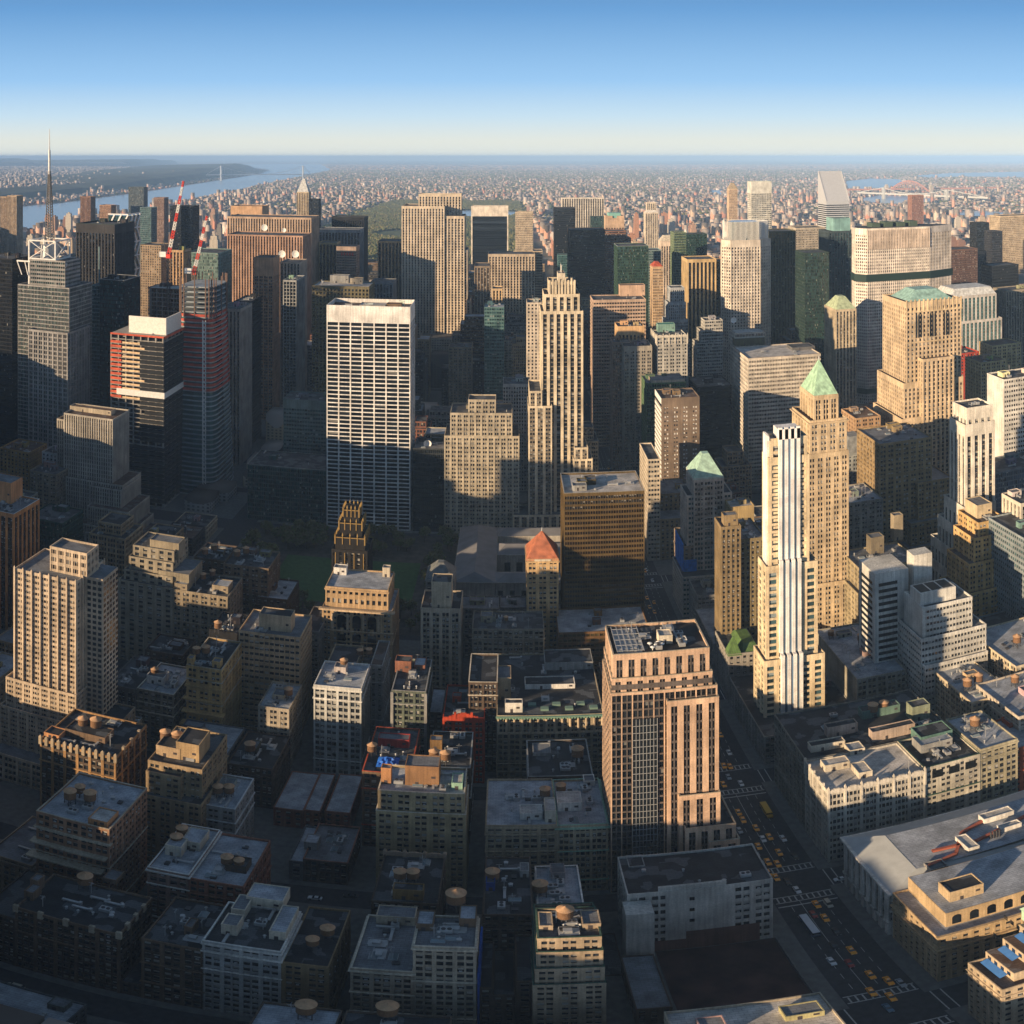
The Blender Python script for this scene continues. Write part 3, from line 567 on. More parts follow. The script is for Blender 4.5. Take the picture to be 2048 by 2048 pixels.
def leafm(name, cols):
    m, nt, b = base_mat(name); b.inputs['Roughness'].default_value = .9; b.inputs['Specular IOR Level'].default_value = .1
    g = N(nt, 'ShaderNodeNewGeometry'); rp = N(nt, 'ShaderNodeValToRGB'); e = rp.color_ramp.elements
    while len(e) < len(cols): e.new(.5)
    for i, (a, c) in enumerate(zip(e, cols)): a.position = i/(len(cols)-1); a.color = (*c, 1)
    nt.links.new(g.outputs['Random Per Island'], rp.inputs[0]); nt.links.new(rp.outputs[0], b.inputs['Base Color']); return m
park = leafm('spring woodland', [(.10, .125, .045), (.18, .165, .075), (.09, .13, .04), (.22, .18, .09), (.13, .15, .05)])
n = 60000; x = RNG.uniform(-800, 84, n); y = 2100+RNG.uniform(0, 1, n)**.8*4130
lake = ((x+150)/240)**2+((y-4900)/330)**2 < 1; lawn = ((x+420)/130)**2+((y-3600)/180)**2 < 1; k = ~lake & ~lawn; x, y = x[k], y[k]; n = len(x)
clumps('park_woodland', x, y, 5+5*RNG.random(n)+3*np.sin(x*.02)*np.sin(y*.015), RNG.uniform(3.5, 7.5, n), park, label='brownish green spring woodland of the big city park')
pg = M(); pg.quad((-800, 2100, .3), (84, 2100, .3), (84, 6230, .3), (-800, 6230, .3)); pg.build('park_lawn', plain('park grass', (.07, .09, .035), .95, var=.3, scale=.01), kind='structure')
water([(-150+235*cos(t), 4900+325*sin(t), .7) for t in [i*pi/12 for i in range(24)]], 'reservoir', raw=True)
n = 48000; y = RNG.uniform(4200, 20000, n); x = y*np.tan(RNG.uniform(-.6, .6, n)); k = dry(x, y) & ~in_park(x, y); x, y = x[k], y[k]; n = len(x)
clumps('distant_street_trees', x, y, np.full(n, 7.), RNG.uniform(5, 17, n), park, label='scattered green brown trees between the distant city blocks')
# ------------------------------------------------------------------ buildings read from the photograph: left px, right px, roof-edge px, street line (m), depth (m) or back-edge px
# --- nearest rows, left of the avenue
B(-40, 30, 1826, 211, 27, 'loft', 'dbrown', 'dark brown loft building cut off by the left edge, beside the wide dark loft building', 'dark loft at the left edge', roof='tar')
def pinn(n, h=2.2, wd=.8, ends=True, side='s', colr='buff'):
    def mod(root, W, G, R, q):
        m = M(); x0, x1, y0, y1, z, zr = q
        for i in range(n):
            x = x0+(x1-x0)*i/(n-1); m.box(x-wd/2, x+wd/2, y0-.5, y0+.4, z-3, z+h*.6); m.pyr(x-wd/2, x+wd/2, y0-.5, y0+.4, z+h*.6, z+h, 0)
        for i in range(1, 4): y = y0+(y1-y0)*i/4; m.box((x0 if x0+root.location.x > 0 else x1)-.5, (x0 if x0+root.location.x > 0 else x1)+.5, y-wd/2, y+wd/2, z-3, z+h*.6)
        m.build('pinnacles', wall(C[colr]), root)
    return mod
B(32, 238, 1842, 211, 1755, 'loft', 'brown', 'wide dark loft building with tall pale piers and a tar roof at the lower left', 'wide tar-roofed loft lower left', roof='tar', sp='dbrown', tanks=[(170, 1755, 1.3)], bx=[(48, 66, 1800, 5, 5), (60, 76, 1783, 7, 4), (205, 232, 1765, 2.2, 6)], mod=pinn(5, 1.6, 1.6))
B(240, 284, 1966, 211, 25, 'punch', 'dbrown', 'low dark brick building squeezed between the wide tar-roofed loft and the brown block', 'low dark brick building', roof='dark')
B(284, 406, 1888, 211, 1792, 'loft2', 'brown', 'dark brown block with tar roof and round skylight, left of the white loft', 'brown block left of the white loft', roof='tar', sp='dbrown', bx=[(368, 384, 1870, 5, 5)])
B(406, 561, 1893, 211, 1808, 'loft2', (.47, .47, .46), 'white loft building with bays of square windows on the nearest street', 'white loft on the nearest street', roof='dark', sp=(.36, .36, .36), cor=.5, cop='white', bx=[(492, 566, 1818, 6, 8, 'cream', 'silver'), (462, 490, 1835, 5, 8, 'cream'), (538, 572, 1880, 5, 14, 'cream', 'silver'), (442, 474, 1870, 6, 6, 'cream')])
B(563, 657, 1929, 211, 1811, 'pair', (.27, .19, .1), 'yellowish brick loft with black roof and domed vent, right of the white loft', 'yellowish brick loft', roof='tar', tanks=[(625, 1880, 1), (655, 1858, 1.1)], sp=(.22, .15, .08))
B(702, 826, 1940, 211, 1832, 'loft2', (.40, .33, .25), 'beige loft with pale grey roof and bracketed cornice, left of the netted one', 'beige loft with pale grey roof', roof='grey', cor=.7, cop='cream', bx=[(752, 830, 1850, 5, 6, 'buff')])
B(827, 951, 1894, 211, 1832, 'loft2', (.41, .36, .28), 'beige loft with arched parapet and two roof sheds, blue netting hung on its side', 'beige loft with blue netting', roof='grey', cor=.6, cop='cream', tanks=[(912, 1790, 1.5)], bx=[(832, 866, 1862, 4, 7, 'brown', 'silver'), (918, 952, 1855, 5, 7, 'brown', 'silver')])
def net(x0f=0):
    m = M(); X, Y = XA(951, 211), 211
    for i in range(8): m.box(X+.4+.15*(i % 2), X+.9+.15*(i % 2), Y+1+i*3, Y+4+i*3, 2, 40)
    tag(m.build('safety_netting', plain('blue netting', (.02, .08, .35), .8, var=.3, scale=.6)), 'blue safety netting hanging down the side of the beige loft', 'netting')
net()
for a, b_, c in ((957, 985, 1975), (985, 1030, 1990), (1032, 1068, 1962)): B(a, b_, c, 214, 24, 'punch', 'dbrown', f'low dark building, {"left" if a < 970 else "middle" if a < 1000 else "right"} of three between netted loft and terraced tower', 'low dark building', roof='tar', near=False)
def terr(root, W, G, R, q):
    x0, x1, y0, y1, z, zr = q
    for i, dz in enumerate((9, 17, 25)):
        W.box(x0-.4-i*.7, x1+.4+i*.7, y0-1.6-i*.9, y1, z-dz-1.2, z-dz, 2)
        W.box(x0-.4-i*.7, x0+5, y0-1.6-i*.9, y0, 0, z-dz-1.2, 0); W.box(x1-5, x1+.4+i*.7, y0-1.6-i*.9, y0, 0, z-dz-1.2, 0)
B(1075, 1203, 1875, 211, 1815, 'pair', (.42, .33, .23), 'tan terraced tower with dark green ledges at the bottom centre', 'tan terraced tower at the bottom', roof='dark', cop='green', T=[(1073, 1206, 1903, 209.4, 24), (1070, 1209, 1936, 208.2, 24), (1066, 1212, 1968, 207, 24)], tanks=[(1130, 1822, 1.25)], bx=[(1078, 1106, 1862, 3, 7), (1165, 1202, 1858, 3, 7)])
B(1205, 1250, 1950, 240, 24, 'punch', 'dbrown', 'low dark rear building between the tan terraced tower and the white blank-walled building', 'low rear building', roof='dark', near=False)
B(1272, 1345, 2016, 213, 1908, 'punch', 'dbrown', 'long narrow low building with bluish grey roof beside the dark vacant lot', 'narrow low building', roof='grey', ph=.5, near=False, clutter=3)
B(1331, 1637, 2020, 150, 43, 'punch', 'buff', 'building with broad rust-stained pale roof cut off by the bottom edge', 'rust-stained roof', roof='pale', near=False, clutter=4, fixed=(34, 70, 120, 192.5, 38))
# lot
lt = M(); lt.box(42, 77.5, 212, 252, .16, .3); lt.build('vacant_lot', plain('red brown earth', (.06, .03, .026), .95, var=.5, scale=.12), kind='structure')
fn = M()
for i in range(18): fn.box(77.2, 77.45, 213+i*2.1, 214.9+i*2.1, .3, 2.7)
tag(fn.build('site_hoarding', plain('grey boards', (.16, .16, .16))), 'grey plank hoarding and walkway along the dark vacant lot beside the avenue', 'hoarding')
def wdept(root, W, G, R, q):
    x0, x1, y0, y1, z, zr = q
    W.box(x0+11, x1-13, y0-.06, y0+.6, 3, z-1.5, 0); W.box(x0+9, x1-14, y0+.3, y0+1.2, z-1, z+2.2, 0)
    W.box(x0-1.5, x0+6.5, y0-8, y0-.3, 0, z-4, 0)
    for i in range(3):
        for j in range(1): G.box(x0+18, x0+19.5, y0-.09, y0, z-7-i*7, z-5-i*7)
    m = M(); m.box(x0+17, x1-4, y0-.14, y0+.02, 0, 12, 0); m.box(x0+6.7, x0+17, y0-.14, y0+.02, 0, 7, 0); m.build('brick_patch', wall((.15, .075, .055)), root)
B(1261, 1544, 1774, 252.5, 22, (4.6, 6.5, .3, .45, .05, 0, 2, 2.5, .3), (.50, .48, .44), 'white mostly blank-walled building with black roof facing the vacant lot', 'white blank-walled building', roof='tar', mod=wdept, fixed=(34, 77, 252.5, 275, 39), clutter=5, bx=[(1258, 1290, 1735, .8, 7, 'grey', 'tar')], sp=(.5, .48, .44))
# --- block behind
B(74, 218, 1641, 245, 29, 'loft2', (.35, .2, .12), 'brown building with sunlit top, stepped ledges and three clustered water tanks, left', 'brown building with sunlit top', roof='silver', cop='buff', tanks=[(140, 1585, 1.2), (160, 1575, 1), (180, 1588, 1.2)], mod=lambda r, W, G, R, q: [W.box(q[0]-.8-i*.8, q[1]+.8-i, q[2]-1.2-i*1.1, q[2]+1, q[4]-9-i*8, q[4]-8.2-i*8, 2) for i in range(3)], bx=[(176, 215, 1652, 3.2, 8, 'orange', 'pale')])
B(296, 377, 1742, 245, 29, 'loft2', (.3, .2, .16), 'brick building with white cornice, blue-grey roof, white roof house and tall tanks', 'brick building with white cornice', roof='silver', cor=.7, cop='white', tanks=[(353, 1675, 1.15), (364, 1658, 1.1)], bx=[(330, 362, 1712, 6, 6, 'cream', 'silver'), (362, 400, 1700, 5, 9, 'cream', 'silver')])
B(377, 487, 1765, 245, 29, 'loft2', 'brick', 'red-brown building with grey roof and two tanks with orange lids', 'red-brown building', roof='silver', cop='brick', tanks=[(454, 1716, 1.1), (478, 1722, .95)], bx=[(450, 492, 1745, 4, 6, 'dbrown', 'tar')])
B(578, 607, 1722, 292, 25, 'punch', 'dgrey', 'small grey building attached to the left of the low flat-roofed block beside the dark street', 'small grey building', roof='silver', near=False)
B(607, 695, 1722, 292, 25, 'loft2', 'dbrown', 'low dark flat-roofed block beside the dark side street, left of centre', 'low flat-roofed block', roof='grey', bx=[(608, 634, 1700, 5, 6, 'grey', 'silver')], cop='brick')
for i, (a, b_) in enumerate(((547, 606), (608, 640), (650, 700))): B(a, b_, 1618+i*3, 328, 30, 'punch', 'brick', f'low red brick row building with long narrow roof, {("left", "middle", "right")[i]} of the three', 'low brick row building', roof='silver', near=False, clutter=4, ph=.5)
B(756, 929, 1585, 292, 1533, 'pair', (.42, .32, .18), 'yellow brick building with sunlit top, pale blue roof and big brown roof box', 'yellow brick building', roof='silver', cop='cream', tanks=[], bx=[(810, 878, 1572, 11, 8, (.25, .14, .07), 'grey'), (903, 925, 1580, 4, 7, 'copper', 'pale'), (762, 782, 1568, 9, 3, 'orange')], T=[(752, 932, 1626, 290.5, 20)], sp=(.36, .27, .16))
def crown(root, W, G, R, q):
    x0, x1, y0, y1, z, zr = q; m = M()
    for i in range(3):
        for j in range(10):
            t0, t1 = j/10, (j+1)/10; L_ = (x1-x0)/3; a, b_ = x0+L_*(i+t0), x0+L_*(i+t1); m.box(a, b_, y1-.6, y1+.1, z-1, z+.6+1.1*sin(pi*(t0+t1)/2))
    for i in range(4): x = x0+(x1-x0)*i/3; m.box(x-.6, x+.6, y1-.9, y1+.3, z-1, z+1.8); m.cyl(x, y1-.3, z+1.8, z+2.9, .6, .1, 8)
    m.build('ornate_parapet', wall((.4, .29, .2)), root)
B(741, 888, 1808, 247, 27, 'loft2', 'dbrown', 'black-roofed building with ornate pale scalloped parapet at its back', 'black roof with scalloped parapet', roof='tar', mod=crown, fixed=(-37.6, -19.2, 246, 274, 42), tanks=[(800, 1745, 1.1), (826, 1745, 1.1)], bx=[(785, 846, 1800, 6, 4, (.25, .16, .06), 'tar')])
B(970, 1061, 1790, 240, 34, 'loft2', 'dbrown', 'black-roofed building with bright cream rear parapet and blue painted wall', 'black roof with cream parapet', roof='tar', fixed=(-6.5, 6.7, 241, 274, 42), tanks=[(985, 1745, 1.2)], bx=[(972, 990, 1782, 5, 6, (.03, .08, .35), 'tar'), (1040, 1058, 1755, 4, 5, 'grey')])
B(1068, 1154, 1800, 246, 28, 'loft2', 'grey', 'narrow building with pale blue roof and curved rear parapet above the tan terraced tower', 'pale blue roof with curved parapet', roof='silver', fixed=(8.5, 21.3, 246, 274, 36), tanks=[(1080, 1770, 1.3)], cop='white')
B(972, 1113, 1650, 292, 1558, 'loft2', (.42, .33, .22), 'beige loft with broad pale grey roof beside the green-corniced corner loft', 'beige loft with broad grey roof', roof='silver', cor=.4, tanks=[(1090, 1580, 1.1), (1122, 1572, 1)], bx=[(1090, 1112, 1645, 7, 9, 'cream', 'pale'), (1040, 1085, 1640, 4, 6, 'white', 'pale')])
B(1116, 1215, 1649, 292, 1558, 'loft', (.42, .33, .22), 'beige corner loft with toothed green cornice and white roof house', 'beige loft with green cornice', roof='silver', cor=1.1, cop='copper', bx=[(1115, 1164, 1622, 5, 8, 'white', 'pale'), (1168, 1190, 1572, 3, 5, 'white')])
# --- the pink granite tower beside the avenue
def pink(root, W, G, R, q):
    x0, x1, y0, y1, z, zr = q; m = M()
    m.box(x0+1.8, x0+10, y0+2, y1-2, zr+.03, zr+.06, 0)
    for i in range(6): m.bar((x0+1.5+i*1.8, y0+1.5, zr+1.2), (x0+1.5+i*1.8, y1-1.5, zr+1.2), .25)
    for i in range(5): m.bar((x0+1.5, y0+2+i*4.2, zr+1.3), (x0+10.5, y0+2+i*4.2, zr+1.3), .25)
    m.build('screen_frame', METAL, root)
    d = M()
    for i, (a, b_) in enumerate(((13, 6), (15, 4.5), (13.5, 3), (16, 6.5), (17, 5))): d.cyl(x0+a, y0+b_, zr, zr+1, .15); d.cyl(x0+a, y0+b_, zr+1, zr+1.6, .3, .9, 10); d.cyl(x0+a, y0+b_, zr+1.6, zr+2, .9, .3, 10)
    d.build('dishes', WHITE, root)
    g = M(); g.box(x0+6, x0+14.2, y0-2.2, y0-1.9, 8, z-30); g.build('dark_glass_bay', [GB], root)
    k = M()
    for i in range(8): u = x0+6+i*8.2/7; k.box(u-.08, u+.08, y0-2.36, y0-2.2, 8, z-30)
    for i in range(26): k.box(x0+6, x0+14.2, y0-2.32, y0-2.21, 8+i*(z-38)/26, 8.25+i*(z-38)/26)
    k.build('bay_mullions', METAL, root)
B(1227, 1417, 1303, 292, 22.5, (4.6, 4.2, .48, .24, .25, .0, 2, 2.6, .3), (.58, .40, .28), 'pink granite office tower with tall dark window strips and framed roof, left of the avenue', 'pink granite tower', roof='tar', cop='buff', darkwin=True, g=GB, sp=(.12, .1, .09), mod=pink, bx=[(1318, 1345, 1288, 4, 5, 'cream', 'pale'), (1362, 1374, 1288, 2, 3, 'white')],
  T=[(1225, 1423, 1351, 291, 24, (3.9, 3.6, .5, .62, .2, .25, 2, 1.5, .3)), (1222, 1434, 1380, 290.2, 25.5, (3.9, 3.6, .1, .2, .1, .05, 2, 1.2, .3)), (1336, 1436, 1398, 288.5, 20), (1360, 1439, 1588, 286.5, 26), (1372, 1470, 1652, 284.5, 30), (1420, 1478, 1680, 283.2, 34)], name='granite_tower')
# --- far-left edge & 37th-38th
B(81, 231, 1497, 292, 28, 'loft2', (.37, .22, .1), 'brown tower with sunlit pinnacled crown and white terraces at left', 'brown pinnacled tower', roof='tar', sp='dbrown', mod=pinn(13, 2.5, 1.2, colr='tan'), tanks=[(166, 1440, 1.15), (192, 1442, 1.3)], bx=[(88, 118, 1478, 3, 6, 'orange', 'tar'), (130, 210, 1480, 4, 8, 'brown', 'tar')])
def whitet(): pass
B(296, 404, 1530, 292, 28, 'pair', (.33, .24, .14), 'brown stepped building with sunlit penthouse and two shiny tanks, below the dark roofs', 'brown stepped building', roof='dark', tanks=[(331, 1466, 1.2), (354, 1470, 1.2)], bx=[(312, 360, 1515, 6, 10, (.5, .36, .22), 'tar'), (352, 398, 1522, 10, 12, (.4, .28, .15), 'tar')], T=[(292, 362, 1548, 289, 14), (288, 402, 1600, 286.5, 20)])
B(384, 470, 1612, 292, 1545, 'pair', (.36, .35, .33), 'grey building with pale blue roof and arched cornice, two dark tanks in a roof well', 'grey building with arched cornice', roof='silver', cop='silver', tanks=[(436, 1575, 1.1), (458, 1575, 1.1)])
B(455, 545, 1532, 340, 1462, 'loft2', 'dbrown', 'dark brown block with black roof and one sunlit tan tank', 'dark brown block', roof='tar', tanks=[(500, 1490, 1.3)], clutter=9)
B(330, 450, 1505, 342, 1440, 'loft2', 'dgrey', 'dark building with light bluish roof behind the brown stepped building', 'light bluish roof', roof='silver', near=False, clutter=6, tanks=[(377, 1462, 1), (407, 1462, 1)])
# --- big apartment tower
def apt(root, W, G, R, q):
    x0, x1, y0, y1, z, zr = q; m = M()
    for i in range(8):
        x = x0+(x1-x0)*i/7; m.box(x-.35, x+.35, y0-.75, y0-.3, 0, z+.6); m.pyr(x-.35, x+.35, y0-.75, y0-.3, z+.6, z+1.6, 0)
    for i in range(6): y = y0+(y1-y0)*i/5; m.box(x1+.3, x1+.75, y-.35, y+.35, 0, z+1)
    m.build('ribs', wall((.62, .5, .37)), root)
    W.box(x1-.5, x1+8, y0+9, y1-2, 0, z-1.2, 0); R.quad((x1-.4, y0+9.2, z-1.15), (x1+7.8, y0+9.2, z-1.15), (x1+7.8, y1-2.2, z-1.15), (x1-.4, y1-2.2, z-1.15)); tier(W, G, R, x0+13.5, x1+1.5, y0+7, y0+18, z-1.6, z+12, (4.2, 3.6, .3, .45, .1, .02, 3, 1.4, .25))
    for i in range(38):
        for j in range(3): G.box(x1+.8+j*2.5, x1+2.4+j*2.5, y0+8.92, y0+9, z-4.5-i*3.1, z-2.8-i*3.1)
        for j in range(5): G.box(x1+8, x1+8.08, y0+10+j*3, y0+11.8+j*3, z-4.5-i*3.1, z-2.8-i*3.1)
B(30, 152, 1150, 330, 26, (3.05, 4.3, .3, .5, .1, .02, 3, 1.6, .25), (.56, .45, .33), 'tall cream apartment tower with ribbed facade and rooftop penthouse at left, half in shadow', 'cream apartment tower', roof='grey', mod=apt, clutter=3, T=[(12, 152, 1372, 328.5, 24), (0, 150, 1430, 326.5, 24), (-20, 120, 1520, 318, 30, 'loft')], name='apartment_tower')
B(-20, 27, 1018, 460, 26, 'vert2', (.6, .27, .1), 'orange brick tower with white-trimmed penthouse cut off by the left edge', 'orange brick tower', roof='grey', cop='white', sp='dbrown', fixed=(XA(-40, 455), XA(27, 455), 455, 485, ZA(0, 1022, 455)), bx=[(-30, 22, 1003, 15, 14, (.55, .27, .12), 'grey')])
# --- 38th-40th, left
B(275, 347, 1383, 373, 28, 'loft2', (.25, .23, .18), 'olive loft with cream trim and a tank on a white roof house', 'olive loft', roof='silver', cop='cream', tanks=[(309, 1340, 1.1)], bx=[(293, 327, 1368, 5, 7, 'white', 'dark'), (340, 350, 1376, 3, 4, 'white')])
B(215, 272, 1372, 373, 30, 'vert2', 'dgrey', 'dark building with grey piers and black roof left of the olive loft', 'dark pier-fronted building', roof='tar')
B(290, 365, 1305, 415, 1268, 'punch', 'dbrown', 'low black-roofed building behind the olive loft', 'low black roof', roof='tar')
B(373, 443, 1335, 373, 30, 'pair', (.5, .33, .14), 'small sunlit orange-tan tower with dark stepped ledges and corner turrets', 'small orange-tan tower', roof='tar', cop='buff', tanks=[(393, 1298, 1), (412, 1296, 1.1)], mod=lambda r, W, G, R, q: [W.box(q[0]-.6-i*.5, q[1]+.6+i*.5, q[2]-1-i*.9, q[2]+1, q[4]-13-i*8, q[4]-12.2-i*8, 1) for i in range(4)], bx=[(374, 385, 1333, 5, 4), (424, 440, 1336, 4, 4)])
B(418, 474, 1262, 415, 22, 'punch', 'black', 'dark slab with small white pediment and a tank behind the orange-tan tower', 'dark slab', roof='tar', tanks=[(436, 1247, 1.1)], blank='s')
B(478, 600, 1268, 405, 25, 'band', (.5, .36, .22), 'tan loft with sunlit top floors, ribbon windows and blank penthouse', 'tan ribbon-windowed loft', roof='grey', bx=[(518, 582, 1262, 10, 8, (.5, .38, .25), 'tar')], sp=(.46, .33, .2), clutter=4)
B(516, 578, 1415, 373, 24, 'pair', (.4, .35, .28), 'small beige building with pale roof in front of the tan ribbon-windowed loft', 'small beige building', roof='silver', tanks=[(577, 1380, 1.1)])
B(628, 722, 1374, 373, 1324, 'loft2', (.50, .50, .47), 'pale grey slender loft with white crest and cluttered blue and silver roof', 'pale grey slender loft', roof='silver', cor=.5, cop='white', tanks=[(688, 1322, 1)], clutter=10, sp=(.35, .35, .33))
B(741, 765, 1330, 405, 26, 'punch', (.33, .33, .32), 'narrow grey building with blank side between the pale grey loft and the dark slim tower', 'narrow grey building', roof='brown', tanks=[(720, 1302, .9), (738, 1300, .9)])
B(784, 851, 1382, 373, 1318, 'loft2', (.12, .14, .11), 'slim dark green tower with light edges and brick roof houses', 'slim dark green tower', roof='dark', cop='grey', bx=[(790, 822, 1345, 7, 6, 'brick', 'tar'), (828, 850, 1340, 3, 8, 'brick', 'silver')], mod=lambda r, W, G, R, q: [W.box(a-.6, a+.6, q[2]-.5, q[2]+.1, 0, q[4]-1, 2) for a in (q[0], q[1])])
def gable(root, W, G, R, q):
    x0, x1, y0, y1, z, zr = q; m = M(); L_ = x1-x0
    for i in range(14): t = i/14; h = 1+3.2*max(0, 1-abs(t+.036-.5)*2.6)**.8; m.box(x0+L_*t, x0+L_*(t+1/14), y0-.4, y0+.3, z-2, z+h)
    for t in (.3, .7): m.box(x0+L_*t-.5, x0+L_*t+.5, y0-.6, y0+.4, z, z+4.2)
    m.build('gable', wall((.52, .07, .03)), root)
B(886, 968, 1438, 373, 1370, (3.8, 4.4, .34, .34, .2, .1, 2, 1.5, .3), (.5, .07, .03), 'bright red building with curved ornamental gable', 'red gabled building', roof='tar', sp=(.4, .06, .03), mod=gable, clutter=5, bx=[(905, 922, 1405, 4, 4, 'red'), (946, 964, 1390, 3, 4, 'grey')])
B(857, 885, 1425, 392, 24, 'punch', 'dbrown', 'small low building with silver roof between the slim dark tower and the red gabled building', 'small low building', roof='silver', near=False)
B(855, 940, 1535, 326, 28, 'loft2', 'dbrown', 'dark building with two tanks on a black roof behind the yellow brick building', 'dark building with two tanks', roof='tar', tanks=[(868, 1505, 1.1), (891, 1508, 1.15)], bx=[(860, 884, 1500, 6, 4, (.2, .12, .05))], cop='grey')
B(725, 820, 1545, 320, 35, 'loft2', 'brown', 'brown building with red roof walls and a crumpled blue tarpaulin', 'brown building with blue tarpaulin', roof='dark', cop='red', tanks=[(744, 1492, 1.1)], bx=[(756, 818, 1495, 5, 5, (.4, .06, .05), 'grey')])
def tarp():
    m = M(); rr = random.Random(3); X, Y = P(776, 1520, 50); n = 10; z0 = 48.6
    h = [[rr.uniform(.2, 2.6)*(1-((i-5)/5)**2*.9)*(1-((j-5)/5)**2*.9) for j in range(n+1)] for i in range(n+1)]
    for i in range(n):
        for j in range(n): m.quad(*[(X+(a-5)*.8, Y+(b_-5)*.8, z0+h[a][b_]) for a, b_ in ((i, j), (i+1, j), (i+1, j+1), (i, j+1))])
    tag(m.build('tarpaulin', plain('blue tarpaulin', (.02, .12, .5), .5, var=.1)), 'crumpled bright blue tarpaulin on the brown building with red roof walls', 'tarpaulin')
tarp()
def cornc(root, W, G, R, q):
    x0, x1, y0, y1, z, zr = q; m = M()
    for i in range(36): x = x0+(x1-x0)*i/36; m.box(x, x+(x1-x0)/72, y0-1.5, y0-.9, z-1.6, z-.8)
    m.box(x0-.5, x1, y0-1.5, y0-.2, z-.8, z-.3); m.build('cornice', plain('green copper trim', (.16, .28, .21)), root)
    c = M()
    for i in range(14): x = x0+.6+(x1-x0-1.2)*i/13; c.cyl(x, y0-.75, z-10.5, z-1.8, .5, .45, 8)
    c.box(x0, x1, y0-1.2, y0, z-11.2, z-10.5); c.build('columns', wall((.5, .4, .28)), root)
    s = M()
    for i in range(7): x = x0+8+i*5.2; s.box(x, x+3.4, y0+5+(i % 2)*4, y0+7.5+(i % 2)*4, zr, zr+1.2)
    s.build('skylight', plain('pale green skylight', (.14, .22, .18)), root)
B(994, 1207, 1430, 373, 60, 'loft2', (.38, .32, .22), 'long building with row of columns under a toothed green copper cornice', 'green-corniced colonnade building', roof='tar', mod=cornc, bx=[(994, 1022, 1400, 14, 12, (.42, .32, .2), 'grey'), (1010, 1045, 1425, 6, 4, 'white', 'tar'), (1050, 1150, 1378, 3, 8, 'white', 'tar'), (1090, 1186, 1340, 5, 14, 'grey', 'tar')])
B(1057, 1185, 1552, 326, 28, 'loft2', 'dbrown', 'black-roofed building with one glowing tan tank left of the pink granite tower', 'black roof with tan tank', roof='tar', cop='grey', tanks=[(1155, 1500, 1.35)], bx=[(1066, 1102, 1512, 2, 8, 'grey', 'grey')])
B(938, 994, 1364, 383, 1308, 'loft', 'dbrown', 'square black-roofed building with light coping behind the red gabled building', 'square black roof', roof='tar', cop='cream', clutter=4)
B(843, 920, 1216, 454, 22, 'vert2', (.48, .4, .3), 'cream slender tower with blank central block between two sunlit shoulders', 'cream shouldered tower', roof='tar', bx=[(863, 903, 1216, 17, 11, (.5, .42, .3), 'tar')], sp=(.35, .3, .22))
B(851, 908, 1160, 492, 20, 'punch', (.26, .25, .22), 'grey building with steep grey roof behind the cream shouldered tower', 'steep-roofed grey building', roof='grey', mod=hip(9, .2, (.14, .15, .15), name='mansard_roof'), clutter=0)
def club(root, W, G, R, q):
    x0, x1, y0, y1, z, zr = q; m = M(); c = M()
    c.box(x0-1.5, x1+1.5, y0-1.5, y0+1, z-1, z, 0); c.box(x0-.6, x1+.6, y0-.6, y0+.4, z-15, z-14.4, 0)
    for i in range(3):
        x = x0+8+i*8; m.box(x, x+4.4, y0-.32, y0-.2, z-12.5, z-6); m.cyl(x+2.2, y0-.26, z-6, z-5.9, .1)
        for j in range(10): a0, a1 = pi*j/10, pi*(j+1)/10; m.tri((x+2.2, y0-.32, z-6), (x+2.2+2.2*cos(a0), y0-.32, z-6+2.2*sin(a0)), (x+2.2+2.2*cos(a1), y0-.32, z-6+2.2*sin(a1)))
        m.box(x, x+4.4, y0-.32, y0-.2, z-34, z-17)
    for i in range(4): c.box(x0+5+i*8, x0+6.2+i*8, y0-.9, y0-.2, z-13.5, z-3, 0)
    m.build('arched_window', [GB], root); c.build('cornice', wall((.55, .42, .28)), root); tier(W, G, R, x0+1.2, x1-2.5, y0+3.5, y1-2, z-1.2, z+12.5, (6, 3, .45, .5, .1, .05, 1, 1.4, .3), cor=.6)
    bulkhead(root, x0+2, x0+9, y1-9, y1-4, z+11.4, 5, 'white'); bulkhead(root, x1-8, x1-4, y1-8, y1-4, z+11.4, 6.5, 'cream')
B(644, 784, 1220, 454, 30, 'pair', (.5, .35, .2), 'sunlit tan clubhouse tower with arched windows and heavy cornice, centre left', 'tan arched clubhouse', roof='silver', mod=club, clutter=10, bx=[])
